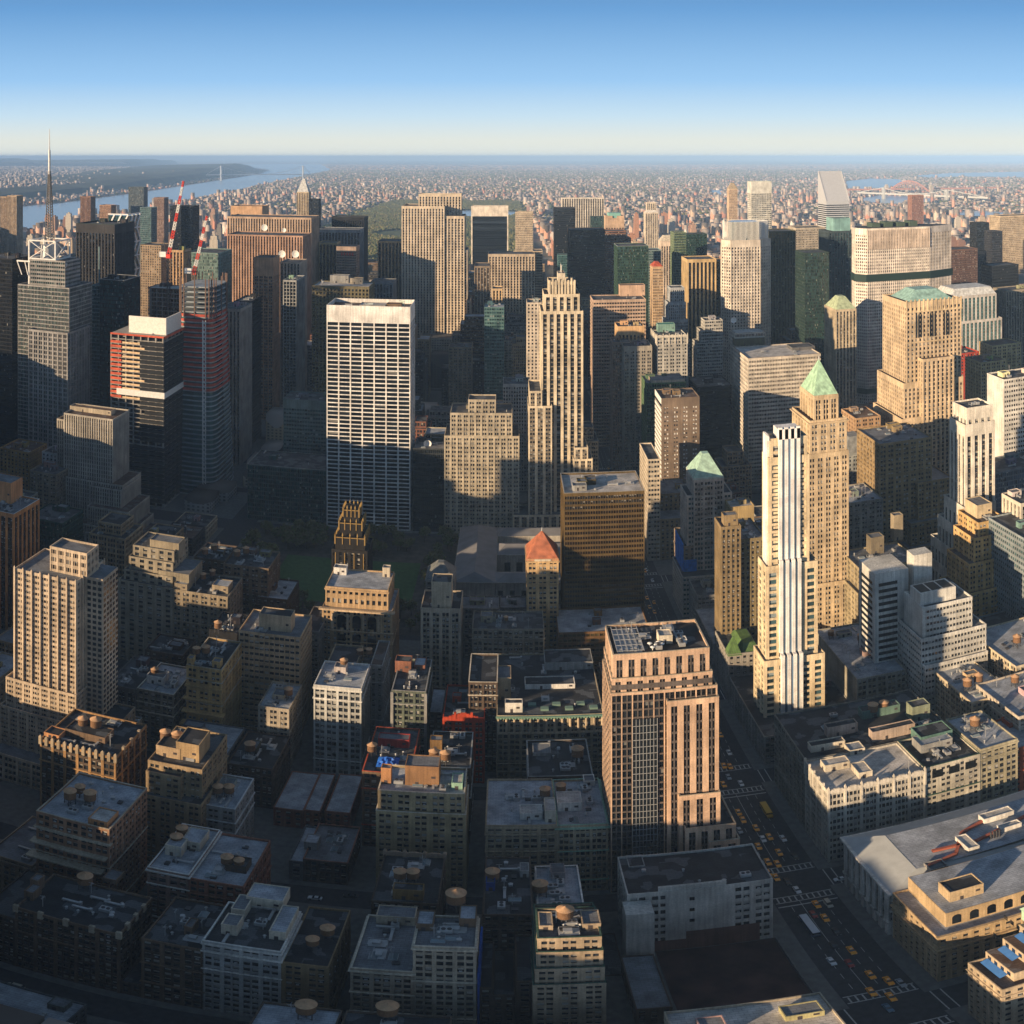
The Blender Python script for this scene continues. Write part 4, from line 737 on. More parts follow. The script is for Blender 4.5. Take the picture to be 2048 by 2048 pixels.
def gothic(root, W, G, R, q):
    x0, x1, y0, y1, z, zr = q; gm = plain('gilded terracotta', (.42, .28, .1), .45, .35); bk = wall((.02, .018, .016)); m, b_ = M(), M(); cx, cy_ = (x0+x1)/2, (y0+y1)/2; w0 = (x1-x0)/2
    for k, (s, h0, h1) in enumerate(((.85, z-2, z+8), (.66, z+8, z+17), (.46, z+17, z+25))):
        a = w0*s; b_.box(cx-a, cx+a, cy_-a, cy_+a, h0, h1)
        for i in range(5):
            for sgn in (-1, 1):
                u = cx-a+2*a*i/4; m.box(u-.22, u+.22, cy_+sgn*a-.35, cy_+sgn*a+.35, h1-5, h1+1); m.pyr(u-.4, u+.4, cy_+sgn*a-.4, cy_+sgn*a+.4, h1+1, h1+3, 0)
                v = cy_-a+2*a*i/4; m.box(cx+sgn*a-.35, cx+sgn*a+.35, v-.3, v+.3, h1-5, h1+1); m.pyr(cx+sgn*a-.4, cx+sgn*a+.4, v-.4, v+.4, h1+1, h1+3, 0)
        m.box(cx-a-.15, cx+a+.15, cy_-a-.15, cy_+a+.15, h1-.8, h1-.3)
    for i in range(4): u = x0+2+(x1-x0-4)*i/3; m.box(u-.2, u+.2, y0-.5, y0-.35, z-22, z-2)
    m.build('gilded_pinnacles', gm, root); b_.build('crown', bk, root)
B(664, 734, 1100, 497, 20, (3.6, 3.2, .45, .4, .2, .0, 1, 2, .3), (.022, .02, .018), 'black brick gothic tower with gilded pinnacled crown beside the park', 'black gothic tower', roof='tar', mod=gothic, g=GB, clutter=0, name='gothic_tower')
B(237, 345, 1168, 454, 28, (3.7, 5, .5, .45, .05, 0, 1, 1.2, .3), (.32, .28, .21), 'large grey-brown stepped office building with square windows, left of centre', 'grey-brown stepped building', roof='dark', near=True, T=[(248, 345, 1146, 457, 26), (258, 346, 1119, 460, 24), (266, 348, 1096, 463, 22)], bx=[], clutter=0, mod=lambda r, W, G, R, q: [bulkhead(r, q[0]+14, q[1]-1, q[2]+12, q[2]+22, q[4]+14, 11, (.33, .28, .2)), bulkhead(r, q[1]-10, q[1]+8, q[2]+4, q[3]-2, 0, q[4]+9, (.3, .26, .19), door=False)])
B(345, 455, 1186, 454, 27, 'pair', (.29, .24, .17), 'grey-brown building with two corner wings and two tanks right of the stepped building', 'two-winged grey-brown building', roof='tar', tanks=[(406, 1150, 1), (425, 1143, 1)], bx=[(349, 374, 1182, 5, 8, (.3, .25, .18), 'silver'), (424, 456, 1186, 5, 9, (.3, .25, .18), 'silver')])
B(388, 450, 1118, 492, 24, 'punch', 'dbrown', 'dark building with tan tank lids beside the park, left of two', 'dark park-side building', roof='tar', tanks=[(410, 1100, 1.1), (428, 1092, 1.1)])
B(447, 537, 1132, 490, 26, 'pair', (.2, .15, .1), 'dark building with tan tank lids beside the park, right of two', 'brown park-side building', roof='dark', tanks=[(474, 1104, 1.1), (492, 1098, 1.1)])
B(512, 575, 1196, 487, 28, 'punch', 'dbrown', 'dark brick building with silver roof at the park edge left of the arched clubhouse', 'silver-roofed park-edge building', roof='silver', clutter=8)
B(602, 638, 1262, 440, 30, 'pair', (.2, .19, .17), 'dim grey round-cornered building left of the arched clubhouse', 'dim grey building', roof='tar', near=False)
B(945, 1088, 1258, 454, 1222, 'loft2', (.3, .26, .2), 'beige building with zigzag white trusses on its roof, in front of the library', 'zigzag-trussed roof', roof='dark', clutter=10, tanks=[(1012, 1235, .7)])
# library
def lib():
    root = thing('public_library', 'wide grey-roofed stone library with inner court behind the trees', 'library', (20, 615, 0)); W, R = M(), M(); z = 22
    def wing(x0, x1, y0, y1, h=6, ridge='y'):
        x0 -= 20; x1 -= 20; y0 -= 615; y1 -= 615; W.box(x0, x1, y0, y1, 0, z); W.box(x0-.7, x1+.7, y0-.7, y1+.7, z, z+.8)
        if ridge == 'y': m_ = (x0+x1)/2; R.quad((x0-.5, y0-.5, z+.85), (m_, y0+6, z+h), (m_, y1-6, z+h), (x0-.5, y1+.5, z+.85)); R.quad((x1+.5, y1+.5, z+.85), (m_, y1-6, z+h), (m_, y0+6, z+h), (x1+.5, y0-.5, z+.85)); R.tri((x0-.5, y0-.5, z+.85), (x1+.5, y0-.5, z+.85), (m_, y0+6, z+h)); R.tri((x1+.5, y1+.5, z+.85), (x0-.5, y1+.5, z+.85), (m_, y1-6, z+h))
        else: m_ = (y0+y1)/2; R.quad((x0-.5, y0-.5, z+.85), (x1+.5, y0-.5, z+.85), (x1-6, m_, z+h), (x0+6, m_, z+h)); R.quad((x1+.5, y1+.5, z+.85), (x0-.5, y1+.5, z+.85), (x0+6, m_, z+h), (x1-6, m_, z+h)); R.tri((x0-.5, y1+.5, z+.85), (x0-.5, y0-.5, z+.85), (x0+6, m_, z+h)); R.tri((x1+.5, y0-.5, z+.85), (x1+.5, y1+.5, z+.85), (x1-6, m_, z+h))
    wing(-34, -8, 566, 662); wing(-7.2, 74, 612, 632, 5, 'x'); wing(48, 74, 566, 611.2, 5); wing(48, 74, 632.8, 662, 5); wing(-7.2, 47.2, 566, 582, 4, 'x'); wing(-7.2, 47.2, 646, 662, 4, 'x')
    m = M()
    for i in range(6): x = -22+i*8.2; m.box(x, x+4, -3.3, -2.95, 8, 16)
    for i in range(11): x = -26+i*7.4; m.box(x, x+3.2, -49.4, -49, 5, 16)
    W.build('wall', wall((.46, .43, .38)), root); R.build('roof', plain('grey slate roof', (.17, .17, .18), .7, var=.15, scale=.15), root); m.build('arched_windows', [GB], root)
lib()
def knox(root, W, G, R, q):
    hip(15, 0, (.42, .14, .07))(root, W, G, R, q); m = M(); m.box(q[0]+4, q[1]-4, q[2]-.4, q[2]-.1, q[5]-.3, q[5]+1); m.build('balustrade', wall(C['cream']), root)
B(1054, 1117, 1118, 490, 22, 'pair', (.55, .38, .2), 'ornate tan building with steep red-tiled pyramid roof', 'red-pyramid building', roof='dark', cor=.8, mod=knox, clutter=0)
B(1000, 1056, 1215, 500, 16, 'punch', 'dgrey', 'low grey flat building in front of the library, beside the red-pyramid building', 'low grey building', roof='grey', near=False)
B(912, 998, 1213, 502, 16, 'loft2', (.25, .24, .22), 'long low grey-roofed building in front of the library court', 'long low grey-roofed building', roof='grey', near=False, fixed=(-29, -5, 500, 517, 38))
B(1129, 1288, 984, 500, 34.5, (3.4, 1.45, .16, .42, .22, .06, 1, 2.2, .25), (.12, .08, .03), 'bronze-brown glass slab tower with flat grey roof beside the avenue', 'bronze slab tower', roof='pale', darkwin=True, g=glass((.02, .012, .006), .0), sp=(.12, .08, .03), cop='grey', mod=lambda r, W, G, R, q: [bulkhead(r, q[0]+5, q[0]+13, q[2]+6, q[2]+12, q[5], 3.5, 'grey'), ob('duct', rm_mesh('duct'), r, (q[0]+16, q[2]+16, q[5]))], clutter=8)
B(1117, 1298, 1262, 468, 30, 'band', (.18, .1, .04), 'low bronze podium with pale roof and skylight strips in front of the bronze slab tower', 'bronze podium', roof='silver', g=GGOLD, clutter=6, near=False)
# --- right of the avenue, near
def awn(root, W, G, R, q):
    x0, x1, y0, y1, z, zr = q; t = M()
    for i, (dx, h) in enumerate(((5, 5), (10, 10), (15, 15))):
        W.box(x0+dx, x1, y0+dx*.55, y1, z-1, z+h-1, 0); t.quad((x0+dx-2.2, y0+3+dx*.5, z+h-5.6), (x0+dx-2.2, y1-1, z+h-5.6), (x0+dx-.05, y1-1, z+h-4.4), (x0+dx-.05, y0+3+dx*.5, z+h-4.4))
        for j in range(5): G.box(x0+dx-.04, x0+dx+.1, y0+dx*.55+1.5+j*3, y0+dx*.55+3+j*3, z+h-4.4, z+h-2.2)
        R.quad((x0+dx+.2, y0+dx*.55+.2, z+h-.97), (x1, y0+dx*.55+.2, z+h-.97), (x1, y1-.2, z+h-.97), (x0+dx+.2, y1-.2, z+h-.97))
    t.build('awning', plain('blue canvas', (.05, .16, .42)), root)
    m = M(); m.box(x0+17, x1, y0+8, y1+2, z+14, z+20); m.pyr(x0+16.6, x1+1, y0+7.6, y1+2.4, z+20, z+21.5, .85); m.build('penthouse', plain('pale green copper', (.4, .58, .42)), root)
B(1998, 2150, 1985, 178, 16, 'punch', (.5, .4, .28), 'sunlit cream corner hotel with stepped terraces and blue awnings, lower right corner', 'cream stepped hotel', roof='brown', mod=awn, clutter=0, fixed=(109, 150, 177, 193, 35), near=True, name='hotel')
def lt_store(root, W, G, R, q):
    x0, x1, y0, y1, z, zr = q; s, c, bl = M(), M(), M()
    s.quad((x0-.8, y0-.3, z+.25), (x0+11, y0+7, z+4), (x0+11, y1-7, z+4), (x0-.8, y1+.8, z+.25)); s.tri((x0-.8, y0-.3, z+.25), (x0+14, y0-.3, z+.25), (x0+11, y0+7, z+4)); s.quad((x1, y1+.8, z+.25), (x0-.8, y1+.8, z+.25), (x0+11, y1-7, z+4), (x1, y1-7, z+4))
    s.quad((x0+14, y0-.3, z+.2), (x1, y0-.3, z+.2), (x1, y0+7, z+1.2), (x0+11, y0+7, z+4))
    s.build('hip_roof', plain('standing seam grey roof', (.36, .38, .39), .6, var=.1, scale=.3), root)
    c.box(x0-1.9, x1, y0-.4, y1+1.5, z-1, z+.2)
    for i in range(8):
        y = y0+2.4+(y1-y0-4.8)*i/7
        for (a, r0) in ((z-13, .85), ):
            c.cyl(x0-1, y-.75, 9, z-1.2, .55, .5, 10); c.cyl(x0-1, y+.75, 9, z-1.2, .55, .5, 10)
        c.box(x0-1.8, x0+.2, y-1.5, y+1.5, 8, 9.4); c.box(x0-1.2, x0+.1, y-1.2, y+1.2, 0, 8)
    c.box(x0-.9, x0+.1, y0, y1, 16.5, 17.3); c.build('colonnade', wall((.6, .57, .52)), root)
    d = M(); rd = plain('rust red duct', (.34, .1, .06))
    for a in (((14, 6), (26, 9)), ((26, 9), (34, 20)), ((34, 20), (52, 26)), ((20, 14), (36, 13)), ((36, 13), (60, 19))): d.bar((x0+a[0][0], y0+a[0][1], z+4.8), (x0+a[1][0], y0+a[1][1], z+4.8), 1.1)
    d.build('pipework', rd, root); R.quad((x0+11, y0+6.9, z+3.9), (x1, y0+6.9, z+3.9), (x1, y1-6.9, z+3.9), (x0+11, y1-6.9, z+3.9))
    bulkhead(root, x0+30, x0+34, y0+8, y0+17, z+3.9, 3, 'white', 'pale', False, 'air_handler'); bulkhead(root, x0+44, x0+56, y0+22, y0+26, z+3.9, 3, 'white', 'pale', False, 'air_handler'); bulkhead(root, x0+46, x0+54, y0+14, y0+17, z+3.9, 2.5, 'white', 'pale', False, 'air_handler'); bulkhead(root, x0+14, x0+20, y0+3, y0+8, z+1.5, 4, 'grey', 'dark', False, 'air_handler')
    p = M()
    for i in range(4): p.cyl(x0+41+i*1.1, y0+12.5, z+3.9, z+8, .35, n=8)
    p.build('flue', DARKM, root)
B(1781, 2150, 1790, 240, 40, 'loft2', (.5, .48, .43), 'white colonnaded department store with grey hipped roof and rooftop machinery, lower right', 'white colonnaded store', mod=lt_store, fixed=(110.5, 185, 240.5, 278, 29), clutter=0, roof='silver', near=True, sp=(.45, .43, .38), name='department_store')
def tanb(root, W, G, R, q):
    x0, x1, y0, y1, z, zr = q; a = M(); W.box(x0+5, x1, y0+5, y1, z-1, z+7.5, 0); R.quad((x0+5.2, y0+5.2, z+7.53), (x1, y0+5.2, z+7.53), (x1, y1-.2, z+7.53), (x0+5.2, y1-.2, z+7.53))
    for i in range(9):
        x = x0+7+i*5.6; a.box(x, x+2.8, y0+4.9, y0+5, z, z+4)
        for j in range(8): t0, t1 = pi*j/8, pi*(j+1)/8; a.tri((x+1.4, y0+4.9, z+4), (x+1.4+1.4*cos(t0), y0+4.9, z+4+1.4*sin(t0)), (x+1.4+1.4*cos(t1), y0+4.9, z+4+1.4*sin(t1)))
    a.build('arched_windows', [GB], root); W.box(x0-1, x1, y0-1, y1, z-8, z-7.3, 2); W.box(x0-.5, x1, y0-.5, y0+.4, z-.4, z+.6, 2)
    bulkhead(root, x0+9, x0+20, y0+10, y0+17, z+7.5, 6, (.55, .42, .26), 'tar')
B(1862, 2200, 1867, 211, 28, 'punch', (.46, .34, .2), 'tan corner building with sunlit arcaded top floor and square roof house beside the white store', 'tan arcaded corner building', mod=tanb, fixed=(110.2, 175, 211.5, 240.2, 30), clutter=0, roof='silver', near=True, sp=(.4, .3, .19))
def gothf(n):
    def mod(root, W, G, R, q):
        x0, x1, y0, y1, z, zr = q; m = M()
        for i in range(n):
            L_ = (x1-x0)/n; a = x0+L_*i
            for j in range(6): m.box(a+L_*j/6, a+L_*(j+1)/6, y0-.5, y0+.2, z-1, z+.3+1.2*sin(pi*(j+.5)/6))
        for i in range(n+1): x = x0+(x1-x0)*i/n; m.box(x-.35, x+.35, y0-.6, y0+.3, z-8, z+1.6); m.pyr(x-.35, x+.35, y0-.6, y0+.3, z+1.6, z+3.2, 0)
        for i in range(6): y = y0+(y1-y0)*i/5; m.box(x0-.6, x0+.3, y-.35, y+.35, z-8, z+1.6)
        m.build('arched_parapet', wall((.58, .54, .47)), root)
    return mod
B(1652, 1848, 1567, 293, 25, (3.9, 6.2, .2, .38, .15, .04, 4, 2.2, .3), (.50, .47, .41), 'white arched-parapet office building on the avenue corner with broad pale roof', 'white arch-topped office building', roof='pale', mod=gothf(6), fixed=(109.5, 147, 292.5, 317, 46), bx=[(1650, 1700, 1540, 4, 5, 'cream', 'pale'), (1718, 1745, 1555, 3.5, 8, 'cream', 'pale'), (1700, 1730, 1508, 3, 6, 'cream', 'silver')], clutter=4)
B(1848, 1948, 1533, 293, 25, 'pair', (.45, .42, .35), 'stone office building with big dark openings under its roof, right of the arch-topped one', 'stone building with big top openings', roof='tar', fixed=(147.5, 171, 293.5, 317, 47), bx=[(1842, 1905, 1500, 5, 8, 'grey', 'silver')], mod=lambda r, W, G, R, q: [G.box(q[0]+3+i*7, q[0]+7.5+i*7, q[2]-.12, q[2]-.05, q[4]-7.5, q[4]-3) for i in range(3)], cop='green')
B(1948, 2018, 1520, 293, 28, 'loft2', (.34, .31, .22), 'olive-tan loft building with pale roof and drum-shaped tank, right of the stone building', 'olive-tan loft', roof='silver', fixed=(171.5, 188, 294, 322, 49), cor=.5, tanks=[(1950, 1440, 1.2)])
B(1530, 1640, 1440, 318, 50, 'loft2', (.24, .22, .18), 'black-roofed block with light wells and green and pink roof houses on the avenue', 'black-roofed light-well block', roof='tar', fixed=(109.8, 172, 318, 357, 46), tanks=[(1746, 1412, 1.25), (1768, 1407, 1.15)], clutter=10, bx=[(1655, 1715, 1470, 6, 4, (.42, .33, .27), 'tar'), (1622, 1690, 1500, 4, 4, 'cream', 'tar'), (1745, 1830, 1475, 6, 4, (.42, .33, .27), 'tar'), (1725, 1800, 1432, 5, 5, (.12, .2, .17), 'dark'), (1825, 1860, 1440, 9, 6, (.24, .27, .19), 'dark'), (1842, 1905, 1490, 7, 9, (.1, .19, .16), 'tar')])
B(2020, 2130, 1560, 285, 30, 'punch', (.45, .1, .04), 'red brick building with pale blue roof at the right edge', 'red brick building', roof='silver', fixed=(188.5, 230, 297, 322, 40), near=True)
B(1717, 1868, 1360, 384, 58, 'loft2', (.34, .32, .26), 'brick-sided loft with long pale grey roof, right of the slender striped tower', 'brick-sided loft', roof='silver', fixed=(158, 183, 384, 442, 40), blank='w', sp=(.3, .27, .2), tanks=[(1722, 1272, 1.1), (1744, 1270, 1.2), (1662, 1264, .9)])
B(1810, 1870, 1340, 386, 45, 'loft2', (.3, .27, .19), 'low olive loft behind the brick-sided loft, in front of the stepped white building', 'low olive loft', roof='grey', fixed=(183.5, 200, 388, 436, 37))
B(1930, 1975, 1396, 340, 35, 'loft2', (.5, .42, .3), 'cream building with grey roof and two tan tanks at the right', 'cream building with two tanks', roof='silver', fixed=(191, 212, 335, 374, 45), tanks=[(1935, 1362, 1.2), (1957, 1352, 1.2)])
B(2026, 2100, 1331, 350, 40, 'loft2', (.55, .47, .34), 'cream building with silver roof and a tan tank near the right edge', 'cream building near the right edge', roof='silver', fixed=(222, 262, 348, 392, 50), tanks=[(2034, 1275, 1.2)])
B(2031, 2100, 1434, 312, 30, 'punch', (.5, .44, .36), 'cream building with blank sunlit west wall and boxy roof units at the right edge', 'cream blank-walled building', roof='silver', fixed=(199, 240, 310, 345, 48), tanks=[(2030, 1355, 1.1)])
# slender gold/white tower
def slender(root, W, G, R, q):
    x0, x1, y0, y1, z, zr = q; wm, gl = M(), M()
    for (za, zb, dy) in ((ZA(1580, 1127, 393), z+5.5, 1.6), (ZA(1580, 1314, 391), ZA(1580, 1127, 393)+2.5, 3.2), (21, ZA(1580, 1314, 391)+2.5, 5.8)):
        for i in range(4): u = x0+(x1-x0)*(.25+.5*i/3); wm.box(u-.8, u+.8, y0-dy, y0-.4, za, zb)
        for i in range(3): u = x0+(x1-x0)*(.25+.5*(i+.5)/3); gl.box(u-1.0, u+1.0, y0-dy+.4, y0-.45, za, zb-1.5)
    for i in range(4): v = y0+(y1-y0)*(.2+.6*i/3); wm.box(x0-1.6, x0-.4, v-.6, v+.6, 22, z+1.5)
    for i in range(3): v = y0+(y1-y0)*(.2+.6*(i+.5)/3); gl.box(x0-1.2, x0-.45, v-1, v+1, 22, z)
    wm.box(x0+(x1-x0)*.2, x0+(x1-x0)*.8, y0-1.6, y1-1, z-.5, z+4.6); wm.box(x0-1.2, x0-.8, y0-.8, y1, z-1, z+1.4)
    wm.build('white_ribs', wall((.84, .83, .82)), root); gl.build('glass_strips', [glass((.09, .14, .21), .1)], root)
B(1541, 1613, 874, 395, 8, (4.0, 5.6, .4, .34, .3, .2, 1, 4, .35), (.68, .56, .38), 'slender cream and white striped residential tower with dark square windows, right of the avenue', 'slender striped tower', g=glass((.03, .06, .07), .2, (.2, .25, .27)), mod=slender, sp=(.68, .56, .38), near=True, roof='grey', fc='d', clutter=2,
  T=[(1538, 1617, 912, 394.5, 10), (1533, 1634, 1127, 393.5, 13), (1529, 1648, 1314, 391, 17)], name='striped_tower')
B(1490, 1655, 1412, 376, 58, 'loft2', (.28, .27, .25), 'dark-roofed stone base building under the slender striped tower', 'stone base building', roof='tar', fixed=(110, 157.5, 373, 435, 20), near=False)
B(1375, 1430, 1240, 440, 40, 'punch', (.3, .28, .25), 'small chateau-like grey building with steep green roof across the avenue from the granite tower', 'green-roofed chateau', fixed=(110, 127, 437, 466, 34), mod=lambda r, W, G, R, q: (lambda m: [m.pyr(q[0]-.3, q[0]+7, q[2]-.3, q[2]+7, q[5], q[5]+11, .1), m.pyr(q[0]+7.5, q[1]+.3, q[2]+1, q[3]-1, q[5], q[5]+4, .6), m.build('steep_roof', seamed('moss green copper', (.09, .17, .05)), r)])(M()), roof='dark', near=True, clutter=0)
B(1400, 1470, 1240, 470, 30, 'punch', (.3, .29, .27), 'low building with pale roof beside the avenue below the blue netting', 'low pale-roofed building', roof='silver', fixed=(110, 131, 470, 518, 22), near=False)
B(1443, 1481, 1052, 462, 15, (3.3, 2.6, .45, .45, .2, 0, 1, 2, .3), (.24, .18, .10), 'olive-gold brick tower with rounded top, left of the slender striped tower', 'olive-gold brick tower', roof='brown', sp=(.18, .13, .07), bx=[(1448, 1476, 1052, 7, 6)], near=True)
B(1481, 1530, 1076, 466, 30, (3.3, 2.6, .45, .45, .2, 0, 1, 2, .3), (.24, .19, .1), 'dark olive brick tower behind the slender striped tower', 'dark olive brick tower', roof='grey', near=True)
B(1461, 1508, 1012, 540, 14, 'punch', (.4, .3, .15), 'tan blank-walled building with antenna behind the olive brick towers', 'tan blank-walled building', blank='s', roof='pale')
def cham(root, W, G, R, q):
    hip(15, .22, (.36, .55, .46))(root, W, G, R, q); m = M()
    for k in range(9):
        z = q[4]-7-k*8
        for i in range(8): a, b_ = i/8, (i+1)/8; cx = q[0]+(q[1]-q[0])*.5; w_ = (q[1]-q[0])*.28; m.bar((cx-w_+2*w_*a, q[2]-.5, z+1.6*sin(pi*a)), (cx-w_+2*w_*b_, q[2]-.5, z+1.6*sin(pi*b_)), .5)
    m.build('arched_trim', wall((.6, .56, .5)), root)
B(1388, 1447, 955, 556, 24, (3.8, 6.4, .22, .4, .15, .05, 3, 3, .35), (.56, .5, .44), 'pinkish white tower with truncated green pyramid roof right of the avenue', 'green-capped pinkish tower', mod=cham, g=GT, sp=(.5, .44, .38), clutter=0, near=True, T=[(1374, 1464, 988, 558, 22, 'pair'), (1366, 1474, 1150, 545, 34, 'band')])
B(1345, 1440, 1210, 520, 30, 'band', (.36, .35, .33), 'round-cornered grey low building at the foot of the green-capped tower', 'round-cornered low building', fixed=(112, 150, 520, 545, 30), near=True, roof='dark')
nb = M(); nx, ny = 110, 570
for i in range(7): nb.box(nx+.1*(i % 2), nx+.7, ny-14+i*3.6, ny-10.5+i*3.6, 3+i % 2, 52); nb.box(nx+.7+i*1.2, nx+1.8+i*1.2, ny-15, ny-14.4-.1*(i % 2), 3, 40)
tag(nb.build('scaffold_netting', plain('blue scaffold netting', (.015, .17, .6), .8, var=.3, scale=.5)), 'deep blue scaffold netting hung on a facade along the avenue beyond the bronze slab tower', 'netting')
B(1330, 1372, 1130, 560, 30, 'punch', (.28, .22, .16), 'plain building wrapped with blue netting along the avenue', 'netting-wrapped building', fixed=(111, 133, 557, 590, 50), near=True, roof='dark')
B(1296, 1320, 918, 640, 40, 'band', (.55, .48, .38), 'narrow pale banded building left of the dark brown dotted tower', 'narrow banded building', roof='tar', clutter=0)
B(1323, 1399, 795, 703, 30, (3.7, 8, .58, .55, .05, 0, 2, 8, .3), (.2, .15, .11), 'dark brown tower with bright white-edged windows and red roof equipment', 'dark brown dotted tower', g=glass((.06, .06, .06), .7, (.75, .74, .7)), roof='brown', sp=(.2, .15, .11), near=False, mod=lambda r, W, G, R, q: (lambda m: [[m.box(q[0]-.4, q[0]-.1, q[2], q[3], 4+i*4.2, 6.6+i*4.2) for i in range(26)], m.box(q[0]-.4, q[0]-.1, q[2], q[3], q[4]-8, q[4]+.1), m.build('side_bands', WHITE, r)])(M()), clutter=9)
B(1319, 1420, 985, 660, 34, 'punch', (.33, .25, .15), 'brown stepped base building below the dark brown dotted tower', 'brown stepped base', roof='grey', near=False, T=[(1312, 1440, 1035, 640, 30)])
# --- centre right beyond 40th
B(1620, 1693, 838, 478, 32, (3.6, 5.2, .42, .42, .12, .0, 2, 3, .3), (.56, .44, .29), 'tall honey-coloured stone tower with green copper pyramid roof', 'honey-coloured pyramid tower', near=True, cor=1.3, T=[(1616, 1697, 905, 476.5, 36), (1612, 1700, 1165, 474, 40), (1608, 1722, 1270, 468, 44)], clutter=0, roof='brown', fc='w',
  mod=lambda r, W, G, R, q: [tier(W, G, R, q[0]+4, q[1]-4, q[2]+4, q[3]-4, q[4]-2, q[4]+14, ST['vert2'], cor=.6), hip(20, 0, (.38, .6, .42))(r, W, G, R, (q[0]+4, q[1]-4, q[2]+4, q[3]-4, q[4]+14, q[4]+13)), W.box(q[0]-2, q[1]+2, q[2]-2, q[3]+2, q[4]-48, q[4]-47, 0)], name='pyramid_tower')
B(1692, 1766, 1002, 545, 965, 'pair', (.3, .28, .24), 'grey office building with silver roof right of the honey-coloured tower', 'grey office building', roof='silver', near=True)
B(1722, 1838, 1130, 455, 30, 'pair', (.36, .3, .19), 'tan stone building with grey cluttered roof and blank tan roof block', 'tan building with roof block', roof='grey', near=True, bx=[(1742, 1768, 1108, 12, 7, (.2, .17, .12)), (1788, 1806, 1080, 18, 5, (.33, .28, .2))], clutter=9, T=[(1716, 1800, 1180, 452, 20)])
def modern(root, W, G, R, q):
    x0, x1, y0, y1, z, zr = q; W.box(x0, x0+19, y0+3, y0+14, z-.5, z+7, 0); m = M()
    for i in range(3): m.box(x0+.8+i*6, x0+6+i*6, y0+4, y0+13, z+6.9, z+7.05)
    m.build('dark_roof_panels', plain('black roof panels', (.03, .03, .03)), root); m = M(); W.box(x0-.4, x0+1.2, y0-.3, y1, 0, z, 0); W.box(x0-14, x0+4, y0+24, y0+44, 0, z+12, 0); W.box(x0+6, x0+16, y0+22, y0+30, 0, z+20, 0)
    for i in range(22): G.box(x0-14.1, x0-14, y0+27, y0+41, 4+i*4, 6+i*4); G.box(x0-12, x0-2, y0+23.9, y0+24, 4+i*4, 6+i*4)
B(1846, 1944, 1205, 373, 20, (3.9, 9, .03, .55, .04, .12, 5, 2, .3), (.58, .57, .53), 'white modern stepped office building with ribbon windows and blank roof box', 'white stepped modern building', mod=modern, roof='grey', cop='white', near=True, T=[(1843, 1972, 1264, 371, 30), (1850, 1975, 1318, 369, 32)], clutter=4)
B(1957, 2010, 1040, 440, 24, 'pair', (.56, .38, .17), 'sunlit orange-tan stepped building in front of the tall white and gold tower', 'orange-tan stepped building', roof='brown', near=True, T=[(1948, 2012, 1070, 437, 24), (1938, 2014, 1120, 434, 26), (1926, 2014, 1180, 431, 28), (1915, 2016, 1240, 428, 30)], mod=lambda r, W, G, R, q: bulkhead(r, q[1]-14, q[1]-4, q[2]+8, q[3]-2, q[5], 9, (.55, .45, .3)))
B(1934, 1984, 812, 466, 17, (3.6, 4.6, .46, .14, .4, -.15, 1, 8, .35), (.70, .66, .58), 'tall slim white-sided tower with golden vertical strips near the right edge', 'tall slim white-sided tower', near=True, sp=(.2, .16, .12), roof='dark', T=[(1931, 1988, 845, 465, 19), (1929, 1990, 1008, 464, 25), (1927, 1991, 1055, 463, 32), (1925, 1992, 1105, 462, 40), (1923, 1993, 1150, 461, 48)], clutter=2)
B(1840, 1902, 903, 560, 30, 'pair', (.32, .23, .12), 'dark brown stepped tower with sunlit crown below the great gothic tower', 'dark brown stepped tower', near=True, fixed=(245, 285, 556, 596, 112), T=[(1836, 1905, 960, 552, 36), (1822, 1908, 1040, 546, 40), (1818, 1910, 1090, 540, 44)], roof='grey')
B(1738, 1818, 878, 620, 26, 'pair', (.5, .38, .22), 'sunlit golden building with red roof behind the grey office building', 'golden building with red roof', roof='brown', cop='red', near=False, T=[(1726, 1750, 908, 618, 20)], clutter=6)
B(1692, 1742, 905, 615, 28, 'pair', (.3, .32, .32), 'blue-grey classical building with stepped grey roof', 'blue-grey classical building', mod=hip(12, .45, (.24, .25, .25), name='stepped_roof'), near=False, cor=1, clutter=0)
B(1640, 1690, 830, 660, 30, 'pair', (.4, .26, .15), 'reddish sunlit building with round finial just right of the copper pyramid', 'reddish sunlit building', near=False, fixed=(262, 283, 640, 670, 106), roof='brown')
def lincoln(root, W, G, R, q):
    x0, x1, y0, y1, z, zr = q; m = M()
    for i in range(3):
        a = x0+8+i*12.5
        for j in range(3): m.box(a+j*2.1, a+j*2.1+1.3, y0-.35, y0-.2, z-30, z-12); m.pyr(a+j*2.1, a+j*2.1+1.3, y0-.35, y0-.2, z-12, z-9)
    m.build('pointed_windows', [GB], root); c = M()
    for i in range(14): x = x0+(x1-x0)*i/13; c.box(x-.5, x+.5, y0-.6, y0+.2, z-8, z+1.5)
    c.box(x0-.8, x1+.8, y0-.8, y0, z-9, z-8); c.box(x0-.8, x1+.8, y0-.8, y0, z-34, z-33); c.build('buttresses', wall((.6, .47, .3)), root); hip(8, .5, (.28, .46, .42), -5, 'copper_roof')(root, W, G, R, q)
B(1813, 1922, 600, 640, 46, (3.7, 3.5, .46, .4, .2, 0, 1, 5, .35), (.56, .44, .30), 'great honey-coloured gothic office tower with pale green roof, in front of the wide concrete slab', 'great gothic tower', near=False, mod=lincoln, T=[(1846, 1907, 715, 632, 12, 'vert'), (1808, 1926, 760, 636, 52), (1804, 1930, 830, 633, 56)], roof='brown', clutter=0, name='gothic_tower')
def oct_tower(root, W, G, R, q): pass
